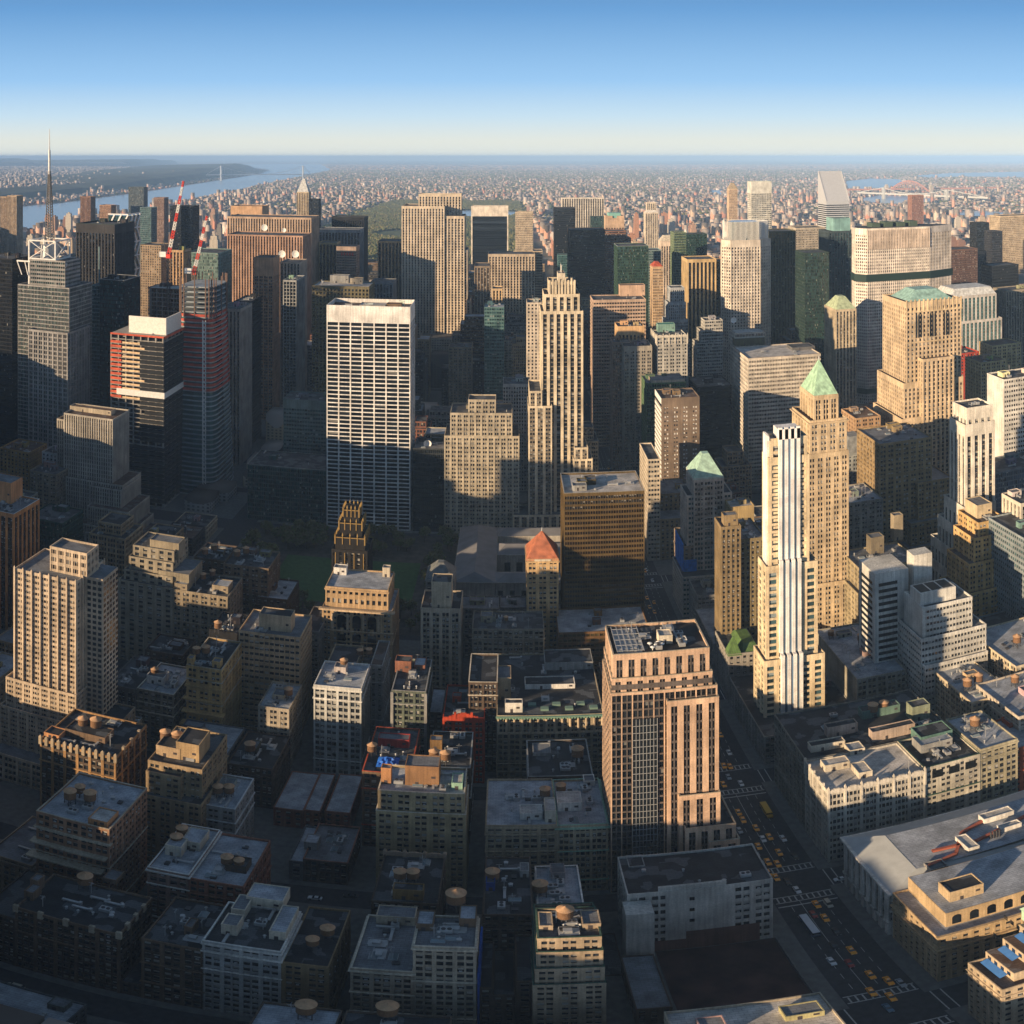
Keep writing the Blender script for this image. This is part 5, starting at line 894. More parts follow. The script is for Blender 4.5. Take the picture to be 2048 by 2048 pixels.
def octo(label, xs, y, Y0, chd, depth, z0, st, col, gl, bands=(), name='office_tower', extra=None, roofc='dark', crown=None):
    # slab with canted ends: front from xs[1] to xs[2], canted sides out to xs[0] and xs[3]
    z = ZA((xs[1]+xs[2])/2, y, Y0); A = [(XA(xs[0], Y0+chd), Y0+chd), (XA(xs[1], Y0), Y0), (XA(xs[2], Y0), Y0), (XA(xs[3], Y0+chd), Y0+chd)]
    A += [(A[3][0]-3, Y0+depth-chd), (A[2][0], Y0+depth), (A[1][0], Y0+depth), (A[0][0]+3, Y0+depth-chd)]
    cx = sum(a[0] for a in A)/8; cy_ = Y0+depth/2; root = thing(name, label, 'building', (cx, cy_, 0)); A = [(a-cx, b_-cy_) for a, b_ in A]
    W, G, R = M(), M(), M(); fl, bay, pw, sh = st; nf = int((z-z0-6)/fl)
    def ring(Mx, o0, za, zb, m=0, uvn=None):
        Q = [(a*(1+o0/30), b_*(1+o0/30)) for a, b_ in A]
        for i in range(8):
            j = (i+1) % 8; n = max(1, round(sqrt((A[i][0]-A[j][0])**2+(A[i][1]-A[j][1])**2)/bay)); v = max(1, uvn or 1)
            Mx.quad((*Q[i], za), (*Q[j], za), (*Q[j], zb), (*Q[i], zb), m, ((i*41, 0), (i*41+n, 0), (i*41+n, v), (i*41, v)))
        if not uvn: Mx.v += [(*p, zb) for p in Q]; Mx.f.append(tuple(range(len(Mx.v)-8, len(Mx.v)))); Mx.m.append(m); Mx.uv.append([(0, 0)]*8); Mx.v += [(*p, za) for p in Q[::-1]]; Mx.f.append(tuple(range(len(Mx.v)-8, len(Mx.v)))); Mx.m.append(m); Mx.uv.append([(0, 0)]*8)
    zt = z0+nf*fl; ring(G, 0, 0, zt, 0, nf)
    for i in range(nf+1): ring(W, .4, z0+i*fl, z0+i*fl+fl*sh)
    for i in range(8):
        p, r_ = Vector((*A[i], 0)), Vector((*A[(i+1) % 8], 0)); n = max(1, round((r_-p).length/bay)); e = (r_-p).normalized(); nn = Vector((e.y, -e.x, 0))
        for k in range(n+1):
            c = p+(r_-p)*k/n; h = bay*pw/2; a1, a2 = c-e*h+nn*.75, c+e*h+nn*.75; b1, b2 = c-e*h, c+e*h
            for s_, t_ in ((a1, a2), (b1, a1), (a2, b2)): W.quad((s_.x, s_.y, z0), (t_.x, t_.y, z0), (t_.x, t_.y, zt), (s_.x, s_.y, zt))
    ring(W, .8, zt, z)
    D = M()
    for (za, zb) in bands: ring(D, 1.3, za, zb)
    if bands: D.build('dark_bands', plain('dark green louvre', (.012, .03, .024)), root)
    Q = [(a*.96, b_*.96, z+.03) for a, b_ in A]; R.v += Q; R.f.append(tuple(range(8))); R.m.append(0); R.uv.append([(0, 0)]*8)
    if crown: crown(root, A, z, zt)
    cw = C.get(col, col) if isinstance(col, str) else col
    W.build('wall', [wall(cw)], root); G.build('windows', [gl], root, kind='stuff'); R.build('roof', [ROOF[roofc]], root); FOOT.append((cx+A[0][0], cx+A[3][0], Y0, Y0+depth, z)); return root, A, z
def slabcrown(root, A, z, zt):
    m = M(); f = M()
    for k in range(4): m.box(-34+k*16, -24+k*16, -8, 8, z, z+5+k % 2)
    m.build('rooftop_plant', plain('dark green plant screen', (.06, .09, .07)), root)
    for i in range(40): x = A[1][0]+(A[2][0]-A[1][0])*i/39; f.box(x-.5, x+.5, A[1][1]-1.6, A[1][1]-.7, z-24, z-2)
    f.build('crown_fins', wall((.62, .52, .44)), root)
octo('huge wide precast concrete slab tower with canted ends, dark band and green rooftop, right', (1712, 1735, 1858, 1901), 455, 930, 12, 42, 0, (3.75, 2.6, .4, .42), (.66, .60, .54), G0, bands=((171.5, 180), (40, 46)), name='slab_tower', crown=slabcrown)
def glcrown(root, A, z, zt):
    m = M()
    for i in range(8):
        p, r_ = A[i], A[(i+1) % 8]; n = max(2, int(sqrt((p[0]-r_[0])**2+(p[1]-r_[1])**2)/1.6))
        for k in range(n): t = k/n; x, y = (p[0]+(r_[0]-p[0])*t)*.93, (p[1]+(r_[1]-p[1])*t)*.93; m.box(x-.25, x+.25, y-.25, y+.25, z, z+22)
    m.build('crown_fins', WHITE, root); g_ = M(); g_.cyl(0, 0, z, z+21, 19, 18, 16); g_.build('glass_crown', [GT], root)
octo('cream tower with punched windows and pale green glass crown, right of centre', (1444, 1462, 1520, 1540), 480, 1020, 12, 40, 0, (3.9, 3.6, .45, .45), (.58, .52, .45), G0, crown=glcrown, name='glass_crowned_tower')
B(1497, 1640, 712, 775, 52, (4.0, 8, .04, .46, .05, .5, 5, 2.5, .6), (.55, .5, .43), 'cream office block with bold horizontal stripes and broad flat roof', 'boldly striped office block', roof='pale', cop='brown', bx=[(1470, 1530, 690, 7, 10, 'olive', 'pale'), (1585, 1630, 700, 3, 18, 'dgrey', 'dark')], sp=(.58, .53, .46), T=[(1470, 1530, 665, 840, 20, 'glass')])
B(1395, 1463, 772, 800, 40, 'glass', 'black', 'black glass office block between the dotted tower and the striped block', 'black glass block', g=GB, roof='dark')
B(1293, 1372, 765, 790, 30, 'glass', (.12, .2, .1), 'green glass building with blank tan roof block behind the dotted tower', 'green glass building', g=GG, mod=lambda r, W, G, R, q: bulkhead(r, q[0]+5, q[1]-1, q[2]+1, q[3]-4, q[4]-14, 16, (.5, .42, .32), door=False), roof='grey')
B(1672, 1712, 618, 880, 34, 'vert', (.5, .42, .3), 'old stone tower with pale yellow-green pyramid roof left of the wide concrete slab', 'old stone tower', mod=hip(13, .3, (.42, .5, .32)), clutter=0)
B(2008, 2100, 752, 560, 24, 'band', (.68, .66, .62), 'white slab tower with blank sunlit west wall at the right edge', 'white slab tower', blank='w', roof='dark', near=False)
B(1990, 2100, 935, 520, 30, 'glass', (.16, .18, .2), 'blue-grey glass office block below the white slab tower at the right edge', 'blue-grey glass block', g=glass((.03, .05, .08), .2), near=False)
B(2000, 2150, 1215, 400, 40, 'band', (.25, .29, .31), 'grey-blue terraced glass building stepping down at the right edge', 'grey-blue terraced building', g=GT, near=False, T=[(1990, 2150, 1260, 394, 30), (1975, 2150, 1310, 388, 30)], fixed=(262, 300, 398, 440, 96))
B(2042, 2100, 1000, 430, 20, 'vert', (.66, .6, .5), 'white stone tower cut by the right edge above the terraced glass building', 'white stone tower at the edge', near=False)
# --- midtown towers
B(57, 135, 662, 703, 44, (4.2, 5.2, .34, .3, .25, .1, 2, 2, .5), (.34, .33, .32), 'grey stone-gridded tower with glass upper part under the tall antenna mast, far left', 'masted tower', near=False, roof='dark', clutter=0, T=[(36, 138, 572, 712, 46, 'glass'), (60, 130, 520, 718, 30, 'band')], g=GG, name='masted_tower')
def mast():
    X, Y = XA(99, 735), 735; z = ZA(99, 515, 735); f = M(); m = M()
    a = 14
    for sx in (-1, 1):
        for sy in (-1, 1): f.bar((X+sx*a, Y+sy*a, z-25), (X+sx*a, Y+sy*a, z+17), 1.3)
    for zz_ in (z-18, z, z+17):
        for s1 in (-1, 1): f.bar((X-a, Y+s1*a, zz_), (X+a, Y+s1*a, zz_), 1.2); f.bar((X+s1*a, Y-a, zz_), (X+s1*a, Y+a, zz_), 1.2)
    f.bar((X-a*1.9, Y-a-1, z-3), (X+a*1.9, Y-a-1, z-3), 1.4)
    for k in (-1.9, -1.3, 1.3, 1.9): f.bar((X+a*k, Y-a-1, z-3), (X+a*k*.8, Y-a-1, z-16), .7)
    for s1 in (-1, 1): f.bar((X-s1*a, Y-a, z), (X+s1*a, Y-a, z+17), .7); f.bar((X+a, Y-s1*a, z), (X+a, Y+s1*a, z+17), .7)
    t = thing('antenna_mast', 'tall lattice antenna mast on a white steel frame atop the grey gridded tower, far left', 'mast', (0, 0, 0)); f.build('steel_frame', WHITE, t)
    zt = ZA(99, 258, 735); z1 = z+17; L_ = M(); n = 26
    for i in range(n):
        w0, w1 = 3.2*(1-i/n*.75), 3.2*(1-(i+1)/n*.75); za, zb = z1+(zt-z1)*.62*i/n, z1+(zt-z1)*.62*(i+1)/n
        for sx, sy in ((-1, -1), (1, -1), (1, 1), (-1, 1)):
            L_.bar((X+sx*w0, Y+sy*w0, za), (X+sx*w1, Y+sy*w1, zb), .7); L_.bar((X+sx*w0, Y+sy*w0, za), (X-sy*w1, Y+sx*w1, zb), .45)
    L_.build('lattice', plain('grey mast steel', (.2, .19, .18)), t)
    s_ = M(); zm = z1+(zt-z1)*.62; s_.cyl(X, Y, zm-3, zm+(zt-zm)*.5, 1.3, 1.1, 8); s_.cyl(X, Y, zm+(zt-zm)*.5, zt, .6, .25, 8); s_.build('spire', WHITE, t)
    dr = M(); dr.cyl(X, Y, z-8, z+12, 9, 8, 16); dr.build('drum', METAL, t)
mast()
B(-60, 24, 515, 730, 40, 'glass', 'black', 'dark glass tower cut off by the left edge beside the masted tower', 'dark glass tower at the edge', g=GB)
B(200, 248, 560, 790, 40, 'glass', 'black', 'dark teal glass tower with light corner squares, between the masted tower and the red one', 'dark teal tower', g=GT, cop='silver')
B(184, 202, 570, 800, 40, 'glass', (.2, .3, .32), 'narrow teal glass tower with needle, left of the dark teal tower', 'narrow teal tower', g=GT, mod=lambda r, W, G, R, q: [W.bar((q[0]+4, q[2]+8, q[4]), (q[0]+4, q[2]+8, q[4]+38), 1, 1)])
B(153, 229, 448, 870, 52, 'vert', (.05, .05, .055), 'broad black tower with dark green crown behind the masted tower', 'broad black tower', g=GB, cop='green', top=10)
def zig():
    t = thing('diagrid_tower', 'glass tower wrapped in white zigzag steel diagrid, far left', 'building', (XA(242, 1290), 1300, 0)); w0 = XA(262, 1290)-XA(222, 1290); z = ZA(250, 428, 1290); g_ = M(); g_.box(-w0/2, w0/2, -20, 25, 0, z-2, nu=14, nz=45); g_.build('windows', [GT], t, kind='stuff')
    m = M(); n = 10
    for i in range(n):
        za, zb = z*i/n, z*(i+1)/n
        for k in range(3):
            a, b_ = -w0/2+w0*k/3, -w0/2+w0*(k+1)/3; a_, b2 = (a, b_) if i % 2 else (b_, a); m.bar((a_, -20.5, za), (b2, -20.5, zb), 2.2)
            c, d = -20+45*k/3, -20+45*(k+1)/3; c_, d2 = (c, d) if i % 2 else (d, c); m.bar((w0/2+.5, c_, za), (w0/2+.5, d2, zb), 2.2)
        m.bar((-w0/2, -20.5, zb), (w0/2, -20.5, zb), 1.6); m.bar((w0/2+.5, -20, zb), (w0/2+.5, 25, zb), 1.6)
    m.build('diagrid', plain('white diagrid steel', (.8, .8, .8)), t)
zig()
# red-netted tower under construction and its curved neighbour
def constr():
    Y0 = 703; X0, X1 = XA(222, Y0), XA(327, Y0); z = ZA(270, 672, Y0); t = thing('tower_under_construction', 'square tower under construction with orange-red netted floors and white roof hoarding, left', 'building', ((X0+X1)/2, Y0+33, 0)); w_ = (X1-X0)/2
    s, c, g_, n1, n2 = M(), M(), M(), M(), M(); nf = 38; f = z/nf
    for i in range(nf): s.box(-w_, w_, -33, 33, i*f, i*f+.7)
    for i in range(8): x = -w_+2*w_*i/7; s.box(x-.5, x+.5, -33.1, -32, 0, z); s.box(w_-1, w_+.1, -33+66*i/7-.5, -33+66*i/7+.5, 0, z)
    s.box(-w_-.3, w_+.3, -33.3, 33.3, z, z+1); s.build('floor_slabs', wall((.35, .33, .3)), t)
    g_.box(-w_+1.5, w_-1.5, -31.5, 31.5, 0, z-1, nu=(20, 26), nz=38); g_.build('windows', [glass((.012, .014, .016), .1)], t, kind='stuff')
    for i in range(24, nf-1):
        n1.box(-w_-.2, -w_+10, -33.5, -33.15, i*f+.9, i*f+f*.75); n1.box(-w_+11, w_*.35, -33.5, -33.15, i*f+.9, i*f+f*.6, 1)
    n1.box(-w_-.3, w_+.4, -33.6, -33.3, z, z+1.6); n1.box(w_+.2, w_+.5, -33, 33, z-1, z+1.2)
    n1.build('red_netting', [plain('orange-red netting', (.5, .09, .04), .7, var=.4, scale=.3), plain('sandy formwork', (.7, .5, .3), .7, var=.4, scale=.4)], t)
    zk = 104; n2.box(-w_+6, w_+1.4, -34.5, -33.7, zk, zk+5.5); n2.box(w_+.6, w_+1.4, -33, 33, zk, zk+5); n2.build('white_sheeting', WHITE, t)
    b_ = M(); b_.box(-w_+13, w_*.95, -24, -23, z, z+16); b_.box(w_*.95-1, w_*.95, -23, 12, z, z+16); b_.box(-w_+13, w_*.95-1, -23, 12, z, z+1.5); b_.build('roof_hoarding', plain('white boards', (.78, .74, .68)), t)
    k = M()
    for i in range(1, nf-1):
        a, b_ = i*f+.55+.15*(i % 3), i*f+f*.97
        if i*f > 62: k.box(w_*(.12 if i % 7 else .3), w_+.7, -33.9, -33.55, a, b_)
        k.box(w_+.35, w_+.7, -33, 33, a, b_)
        if i*f < 58: k.box(-w_-.3, w_+.7, -33.9, -33.55, a, b_)
    k.build('black_netting', plain('black netting', (.018, .02, .022), .9, var=.3, scale=.2), t); FOOT.append((X0, X1, Y0, Y0+66, z))
    q = M()
    for i in range(12): q.bar((-w_+2+i*3, -28+random.random()*50, z+.5), (-w_+5+i*3, -20+random.random()*40, z+2+random.random()*3), .6)
    q.build('roof_clutter', METAL, t)
    # curved tower
    cx, cy_, z2 = XA(404, 770), 775, ZA(400, 560, 770); r = XA(447, 770)-cx; t = thing('curved_tower', 'round-cornered tower under construction with red-edged floors and open steel top, left', 'building', (cx, cy_, 0))
    nf = 44; f = z2/nf; s, rd, g_, st = M(), M(), M(), M(); pts = []
    for a in range(24): th = 2*pi*a/24; e = .38; pts.append((r*abs(cos(th))**e*(1 if cos(th) >= 0 else -1), 30*abs(sin(th))**e*(1 if sin(th) >= 0 else -1)))
    def ringp(mm, k, za, zb, m_=0, cap=True):
        k = k*(1.08-.30*za/z2)
        for i in range(24): a, b_ = pts[i], pts[(i+1) % 24]; mm.quad((a[0]*k, a[1]*k, za), (b_[0]*k, b_[1]*k, za), (b_[0]*k, b_[1]*k, zb), (a[0]*k, a[1]*k, zb), m_, ((i, 0), (i+1, 0), (i+1, 1), (i, 1)))
        if cap:
            for i in range(24): a, b_ = pts[i], pts[(i+1) % 24]; mm.tri((a[0]*k, a[1]*k, zb), (b_[0]*k, b_[1]*k, zb), (0, 0, zb), m_)
    for i in range(nf):
        ringp(s, 1, i*f, i*f+1.1)
        if 22 <= i < 38: ringp(rd, 1.015, i*f+1.12, i*f+3.5, cap=False)
    for i in range(38): ringp(g_, .965, i*f, (i+1)*f, cap=False)
    for i in range(24): a = [c_*.83 for c_ in pts[i]]; st.box(a[0]-.45, a[0]+.45, a[1]-.45, a[1]+.45, 37*f, z2+4)
    s.build('floor_slabs', wall((.3, .34, .37)), t); rd.build('red_netting', plain('red edge netting', (.36, .06, .035), .8, var=.3, scale=.3), t); g_.build('windows', [GT], t, kind='stuff'); st.build('steel_frame', plain('rusty steel', (.14, .09, .07)), t)
    h = M(); ho = (r*.55, -31.5)
    for i in range(40):
        za, zb = i*4.2, (i+1)*4.2
        for a, b_ in ((-1.5, 0), (1.5, 0), (0, -2.5)): h.bar((ho[0]+a, ho[1]+b_, za), (ho[0]+a, ho[1]+b_, zb), .4)
        h.bar((ho[0]-1.5, ho[1], za), (ho[0]+1.5, ho[1], zb), .35); h.bar((ho[0]+1.5, ho[1], za), (ho[0]-1.5, ho[1], zb), .35)
    h.build('hoist_tower', WHITE, t); FOOT.append((cx-r, cx+r, 770, 840, z2))
constr()
B(296, 376, 577, 790, 24, (4.2, 6, .1, .14, .1, .3, 2, 1, 2.5), (.09, .06, .05), 'open steel-framed upper floors behind the red-netted tower', 'steel-framed upper floors', near=False, sp=(.2, .2, .2), g=GB, roof='pale')
def crane(px, base, tip, Y, lab, zb):
    bx_, bz = XA(base[0], Y), ZA(base[0], base[1], Y); tx, tz = XA(tip[0], Y), ZA(tip[0], tip[1], Y); t = thing('tower_crane', lab, 'crane', (bx_, Y, zb), 'luffing cranes above the construction site')
    bz -= zb; tz -= zb; m = M()
    for i in range(14):
        za, zc = bz*i/14, bz*(i+1)/14
        for sx, sy in ((-1, -1), (1, -1), (1, 1), (-1, 1)): m.bar((sx*1.2, sy*1.2, za), (sx*1.2, sy*1.2, zc), .4); m.bar((sx*1.2, sy*1.2, za), (-sy*1.2, sx*1.2, zc), .25)
    m.build('mast', DARKM, t); red, wh = M(), M(); n = 26
    d = Vector((tx-bx_, 0, tz-bz)); L_ = d.length; d.normalize(); u = Vector((0, 1, 0)); v = d.cross(u)
    for i in range(n):
        mm = red if (i//3) % 2 == 0 else wh; a, b_ = d*(L_*i/n), d*(L_*(i+1)/n); w0 = 1.25*(1-.5*i/n)
        q = [(1, 1), (1, -1), (-1, -1), (-1, 1)]
        for k in range(4):
            o_ = (u*q[k][0]+v*q[k][1])*w0; o2 = (u*q[(k+1) % 4][0]+v*q[(k+1) % 4][1])*w0; z_ = Vector((0, 0, bz)); mm.bar(tuple(a+o_+z_), tuple(b_+o_+z_), .42); mm.bar(tuple(a+o_+z_), tuple(b_+o2+z_), .28)
    rm_ = plain('red crane paint', (.62, .05, .03)); red.build('boom_red_sections', rm_, t); wh.build('boom_white_sections', WHITE, t)
    c = M(); c.box(-9, -2, -2, 2, bz-1, bz+4); c.build('counterweight', WHITE, t); c = M(); c.box(-2, 3, -2, 2, bz-2, bz+1.5); c.box(.5, 3, -3.5, -2, bz-1, bz+2); c.build('cab', rm_, t)
    c = M(); c.bar((-3, 0, bz+2), (-5, 0, bz+16), .5); c.bar((-5, 0, bz+16), tuple(d*L_*.9+Vector((0, 0, bz))), .2); c.bar((-5, 0, bz+16), (-8, 0, bz+2), .3); c.build('stay', DARKM, t)
crane(0, (337, 512), (367, 362), 790, 'taller red and white luffing crane over the curved tower', 170)
crane(0, (388, 545), (414, 432), 800, 'shorter red and white luffing crane right of the taller one', 180)
B(437, 480, 617, 835, 40, 'slit', (.36, .33, .3), 'grey tower with fine vertical stripes right of the curved tower', 'fine-striped grey tower', g=GB)
B(470, 502, 602, 900, 40, 'glass', 'black', 'black slab behind the fine-striped grey tower', 'black slab', g=GB)
B(374, 438, 505, 1000, 50, 'glass', (.2, .3, .28), 'pale green glass tower behind the construction site', 'pale green glass tower', g=glass((.12, .17, .16), .2))
B(455, 605, 470, 1150, 50, 'slit', (.44, .28, .2), 'pinkish brown finely striped tower, nearer of the two big striped ones', 'nearer striped brown tower', g=GB, top=2)
B(455, 622, 434, 1260, 55, 'slit', (.46, .34, .25), 'pinkish brown finely striped slab, larger and farther of the two striped ones', 'farther striped brown slab', g=GB, top=3)
B(462, 524, 412, 1400, 40, 'vert2', (.56, .36, .22), 'orange sunlit tower top behind the striped brown slabs', 'orange tower top', top=14)
B(508, 546, 515, 1000, 30, (3.8, 5.6, .3, .35, .2, 0, 2, 22, .4), (.48, .28, .17), 'narrow brown tower with square dark openings near its top', 'narrow brown tower', roof='brown')
B(561, 600, 524, 1040, 36, 'slit', (.5, .4, .32), 'short pale striped tower carrying white satellite dishes', 'dish-topped striped tower', g=GB, top=2)
def dishes():
    for i, (x, y, Y, s) in enumerate(((564, 508, 1045, 4.5), (591, 508, 1045, 4.5), (529, 455, 1155, 4.5), (568, 460, 1160, 3), (855, 887, 712, 3.2), (1467, 640, 845, 3))):
        m = M(); X, z = XA(x, Y), ZA(x, y, Y); n = 14; m.bar((0, 1, -s*1.3), (0, .5, 0), .5)
        for k in range(n):
            a, b_ = 2*pi*k/n, 2*pi*(k+1)/n
            m.quad((.45*s*cos(a), .3, .45*s*sin(a)), (.45*s*cos(b_), .3, .45*s*sin(b_)), (s*cos(b_), -.5, s*sin(b_)), (s*cos(a), -.5, s*sin(a))); m.tri((.45*s*cos(a), .3, .45*s*sin(a)), (.45*s*cos(b_), .3, .45*s*sin(b_)), (0, .5, 0))
        lab = ['left white dish on the dish-topped striped tower', 'right white dish on the dish-topped striped tower', 'white dish on the left of the nearer striped brown tower', 'small white dish on the right of the nearer striped brown tower', 'white dish on the dark building beside the white gridded tower', 'white dish beside the boldly striped office block'][i]
        tag(m.build('satellite_dish', WHITE, None, (X, Y, z)), lab, 'satellite dish', 'rooftop satellite dishes')
dishes()
B(567, 592, 560, 930, 40, (3.8, 6, .1, .2, .5, .02, 2, 2, .5), (.35, .36, .36), 'dark slab with a few light vertical fins left of the white gridded tower', 'finned dark slab', g=GB)
B(624, 738, 572, 880, 1.0 and 36, (3.9, 3.6, .45, .45, .1, 0, 1, 3, .4), (.16, .14, .08), 'olive-brown gridded building behind the white gridded tower', 'olive-brown gridded building', roof='pale', g=GB, bx=[(660, 697, 566, 8, 10, 'grey', 'grey'), (700, 725, 568, 6, 8, 'buff', 'brown')])
B(664, 728, 434, 1500, 40, 'slit', 'black', 'black tower with orange roof glow behind the blue-grey one, left of the park', 'black tower left of the park', g=GB, top=6, cop='olive')
B(638, 720, 458, 1380, 36, 'vert2', (.26, .28, .31), 'blue-grey tower in front of the black tower left of the park', 'blue-grey tower', g=GB, top=6)
B(638, 673, 485, 1300, 30, 'vert2', (.42, .33, .18), 'dark tower with gold vertical stripes, left of the banded one', 'gold-striped dark tower', g=GB, sp='black')
B(673, 712, 493, 1280, 30, 'band', (.42, .32, .26), 'small banded tower with red letters sign near its top', 'small banded tower', g=GB, top=8, mod=lambda r, W, G, R, q: (lambda m: [[m.box(q[0]+7+i*4, q[0]+9+i*4, q[2]-.8, q[2]-.5, q[4]-13, q[4]-9) for i in range(5)], m.build('sign', plain('red sign', (.6, .05, .04)), r)])(M()))
B(756, 804, 482, 1350, 40, 'vert2', (.45, .36, .22), 'dark glass tower with gold vertical stripes left of the tall limestone slab', 'gold-striped tower by the slab', g=GB, sp='black', top=3)
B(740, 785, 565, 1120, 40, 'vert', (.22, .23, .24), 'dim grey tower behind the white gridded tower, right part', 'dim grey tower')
B(804, 888, 412, 1258, 60, (3.8, 4.4, .5, .3, .6, -.1, 1, 4, .5), (.60, .51, .40), 'tall limestone slab tower with vertical ribs and stepped shoulders, centre', 'tall limestone slab', T=[(838, 922, 388, 1275, 26), (888.3, 928, 432, 1260, 50), (928.3, 934, 500, 1262, 44), (934.3, 940, 600, 1250, 40), (840, 946, 676, 1222, 60, 'tight')], roof='dark', name='limestone_slab', g=GB)
B(943, 1016, 412, 1905, 30, (3.8, 60, .05, .1, .6, -.2, 1, 22, 1.2), (.72, .66, .58), 'black glass slab framed in white at the edge of the park', 'white-framed black slab', g=GB, sp='black', near=False)
B(977, 1069, 508, 1262, 42, (3.8, 4.4, .5, .3, .6, -.1, 1, 4, .5), (.50, .41, .31), 'stone tower with vertical ribs in shadow right of the tall limestone slab', 'shadowed ribbed tower', g=GB, T=[(1066, 1085, 502, 1290, 30, 'band')])
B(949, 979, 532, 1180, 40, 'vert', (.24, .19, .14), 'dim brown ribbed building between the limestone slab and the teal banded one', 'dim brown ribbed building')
B(985, 1004, 577, 1020, 20, 'vert', (.6, .44, .26), 'thin sunlit tan tower top behind the teal banded building', 'thin tan tower top')
B(969, 1008, 614, 935, 26, 'band', (.10, .19, .2), 'teal banded glass building with slanted grey roof', 'teal banded building', g=GT, roof='silver')
B(1031, 1066, 424, 1800, 30, 'tight', (.60, .50, .38), 'pale punched-window tower beside the park edge', 'pale tower at the park edge')
B(1109, 1151, 416, 1700, 36, 'glass', 'black', 'black tower in front of the white striped slab', 'black tower', g=GB)
B(1124, 1208, 396, 1990, 30, 'vert2', (.68, .63, .56), 'wide white tower with bold vertical stripes at centre', 'white striped slab', g=GB, top=2)
def pediment(root, W, G, R, q):
    x0, x1, y0, y1, z, zr = q; cx = (x0+x1)/2
    for s in (-1, 1): W.box(cx+s*4 if s > 0 else x0, x1 if s > 0 else cx-4, y0, y1, z, z+4)
    m = M(); m.box(x0+6, x1-6, y0+2, y1-2, z, z+9); m.build('green_top', plain('teal roof', (.2, .42, .38)), root)
B(1211, 1248, 436, 1640, 30, 'vert2', (.56, .40, .28), 'pink granite tower with notched top and teal roof', 'notched-top pink tower', mod=pediment, top=18)
B(1182, 1209, 433, 1660, 20, 'glass', (.05, .08, .08), 'small dark glass block left of the notched-top tower', 'small dark glass block', g=GT)
B(1138, 1210, 459, 1420, 40, 'glass', (.05, .035, .025), 'very dark brown glass tower, centre right', 'very dark brown tower', g=glass((.02, .014, .01), .08))
B(1209, 1252, 462, 1500, 40, 'band', (.24, .13, .09), 'reddish brown stepped tower right of the very dark one', 'reddish brown stepped tower', T=[(1240, 1262, 476, 1495, 36)])
B(1235, 1297, 492, 1180, 40, 'glass', (.035, .075, .05), 'dark green glass tower with lighter left side', 'dark green glass tower', g=GG, cop='silver')
B(1116, 1139, 510, 1500, 20, 'glass', (.1, .2, .22), 'small teal glass tower left of the very dark brown one', 'small teal tower', g=GT)
B(1291, 1316, 425, 1950, 24, 'vert', (.66, .58, .48), 'white slender tower with stepped crown, far right of centre', 'white slender stepped tower', T=[(1294, 1312, 405, 1955, 16)], mod=hip(10, .3, 'white'))
B(1322, 1347, 482, 1350, 24, 'vert', (.6, .5, .42), 'pale ribbed tower with rounded crown', 'pale round-crowned tower', mod=hip(9, .4, 'cream'), top=8)
B(1297, 1322, 500, 1260, 30, 'band', (.2, .28, .3), 'slim blue banded tower behind the dark green glass one', 'slim blue banded tower', g=GT)
B(1306, 1326, 533, 1090, 24, 'tight', (.52, .38, .24), 'narrow golden tower with red-roofed top', 'narrow golden tower', mod=hip(6, .3, 'red'))
B(1348, 1372, 465, 1300, 30, 'glass', (.2, .26, .16), 'olive green glass slab beside the pale round-crowned tower', 'olive green slab', g=GG)
B(1367, 1414, 468, 1420, 30, 'glass', (.03, .06, .045), 'dark green-black block behind the gold-ribbed tower', 'dark green-black block', g=GG)
B(1376, 1431, 518, 1050, 36, (3.7, 5, .36, .2, .8, -.1, 2, 4, .5), (.52, .38, .2), 'gold-ribbed dark tower left of the glass-crowned one', 'gold-ribbed tower', g=GB, sp='black')
B(1431, 1452, 522, 1075, 30, 'vert', (.3, .24, .14), 'dim olive ribbed tower beside the gold-ribbed one', 'dim olive ribbed tower')
B(1187, 1291, 599, 930, 34, (3.9, 12, .05, .52, .02, .35, 4, 3, .6), (.46, .34, .26), 'pinkish banded office block with tall roof block right of the cream art deco tower', 'pinkish banded block', sp=(.46, .34, .26), bx=[(1240, 1290, 592, 12, 12, (.52, .36, .26), 'brown')], g=GB)
B(1341, 1369, 575, 1010, 20, 'tight', (.4, .42, .44), 'blue-white terraced tower stepping out toward its base', 'blue-white terraced tower', T=[(1337, 1372, 605, 1006, 24), (1332, 1376, 640, 1002, 26), (1326, 1380, 680, 998, 28)])
B(1410, 1445, 640, 950, 20, 'band', (.46, .45, .42), 'small white banded terraced block in front of the gold-ribbed tower', 'small banded terraced block', T=[(1402, 1445, 660, 947, 22), (1394, 1445, 685, 944, 24)])
B(1236, 1288, 652, 870, 24, 'vert', (.56, .37, .2), 'orange sunlit crown above the brown tower, centre right', 'orange crown', top=9)
B(1226, 1262, 684, 850, 24, 'tight', (.34, .24, .18), 'brown tower with square windows below the orange crown', 'brown square-windowed tower')
B(1248, 1304, 692, 832, 30, 'pair', (.36, .33, .28), 'grey stone office building with double-height top windows', 'grey stone building', top=5)
B(1314, 1375, 672, 836, 34, 'pair', (.44, .43, .4), 'pale grey gothic office building with green roof house and toothed crown', 'pale grey gothic building', mod=gothf(5), bx=[(1316, 1350, 664, 8, 10, (.2, .34, .3), 'green')])
B(1054, 1083, 605, 870, 24, 'punch', (.55, .48, .4), 'white-fronted slim building with blank tan side left of the cream art deco tower', 'white-fronted slim building', blank='w')
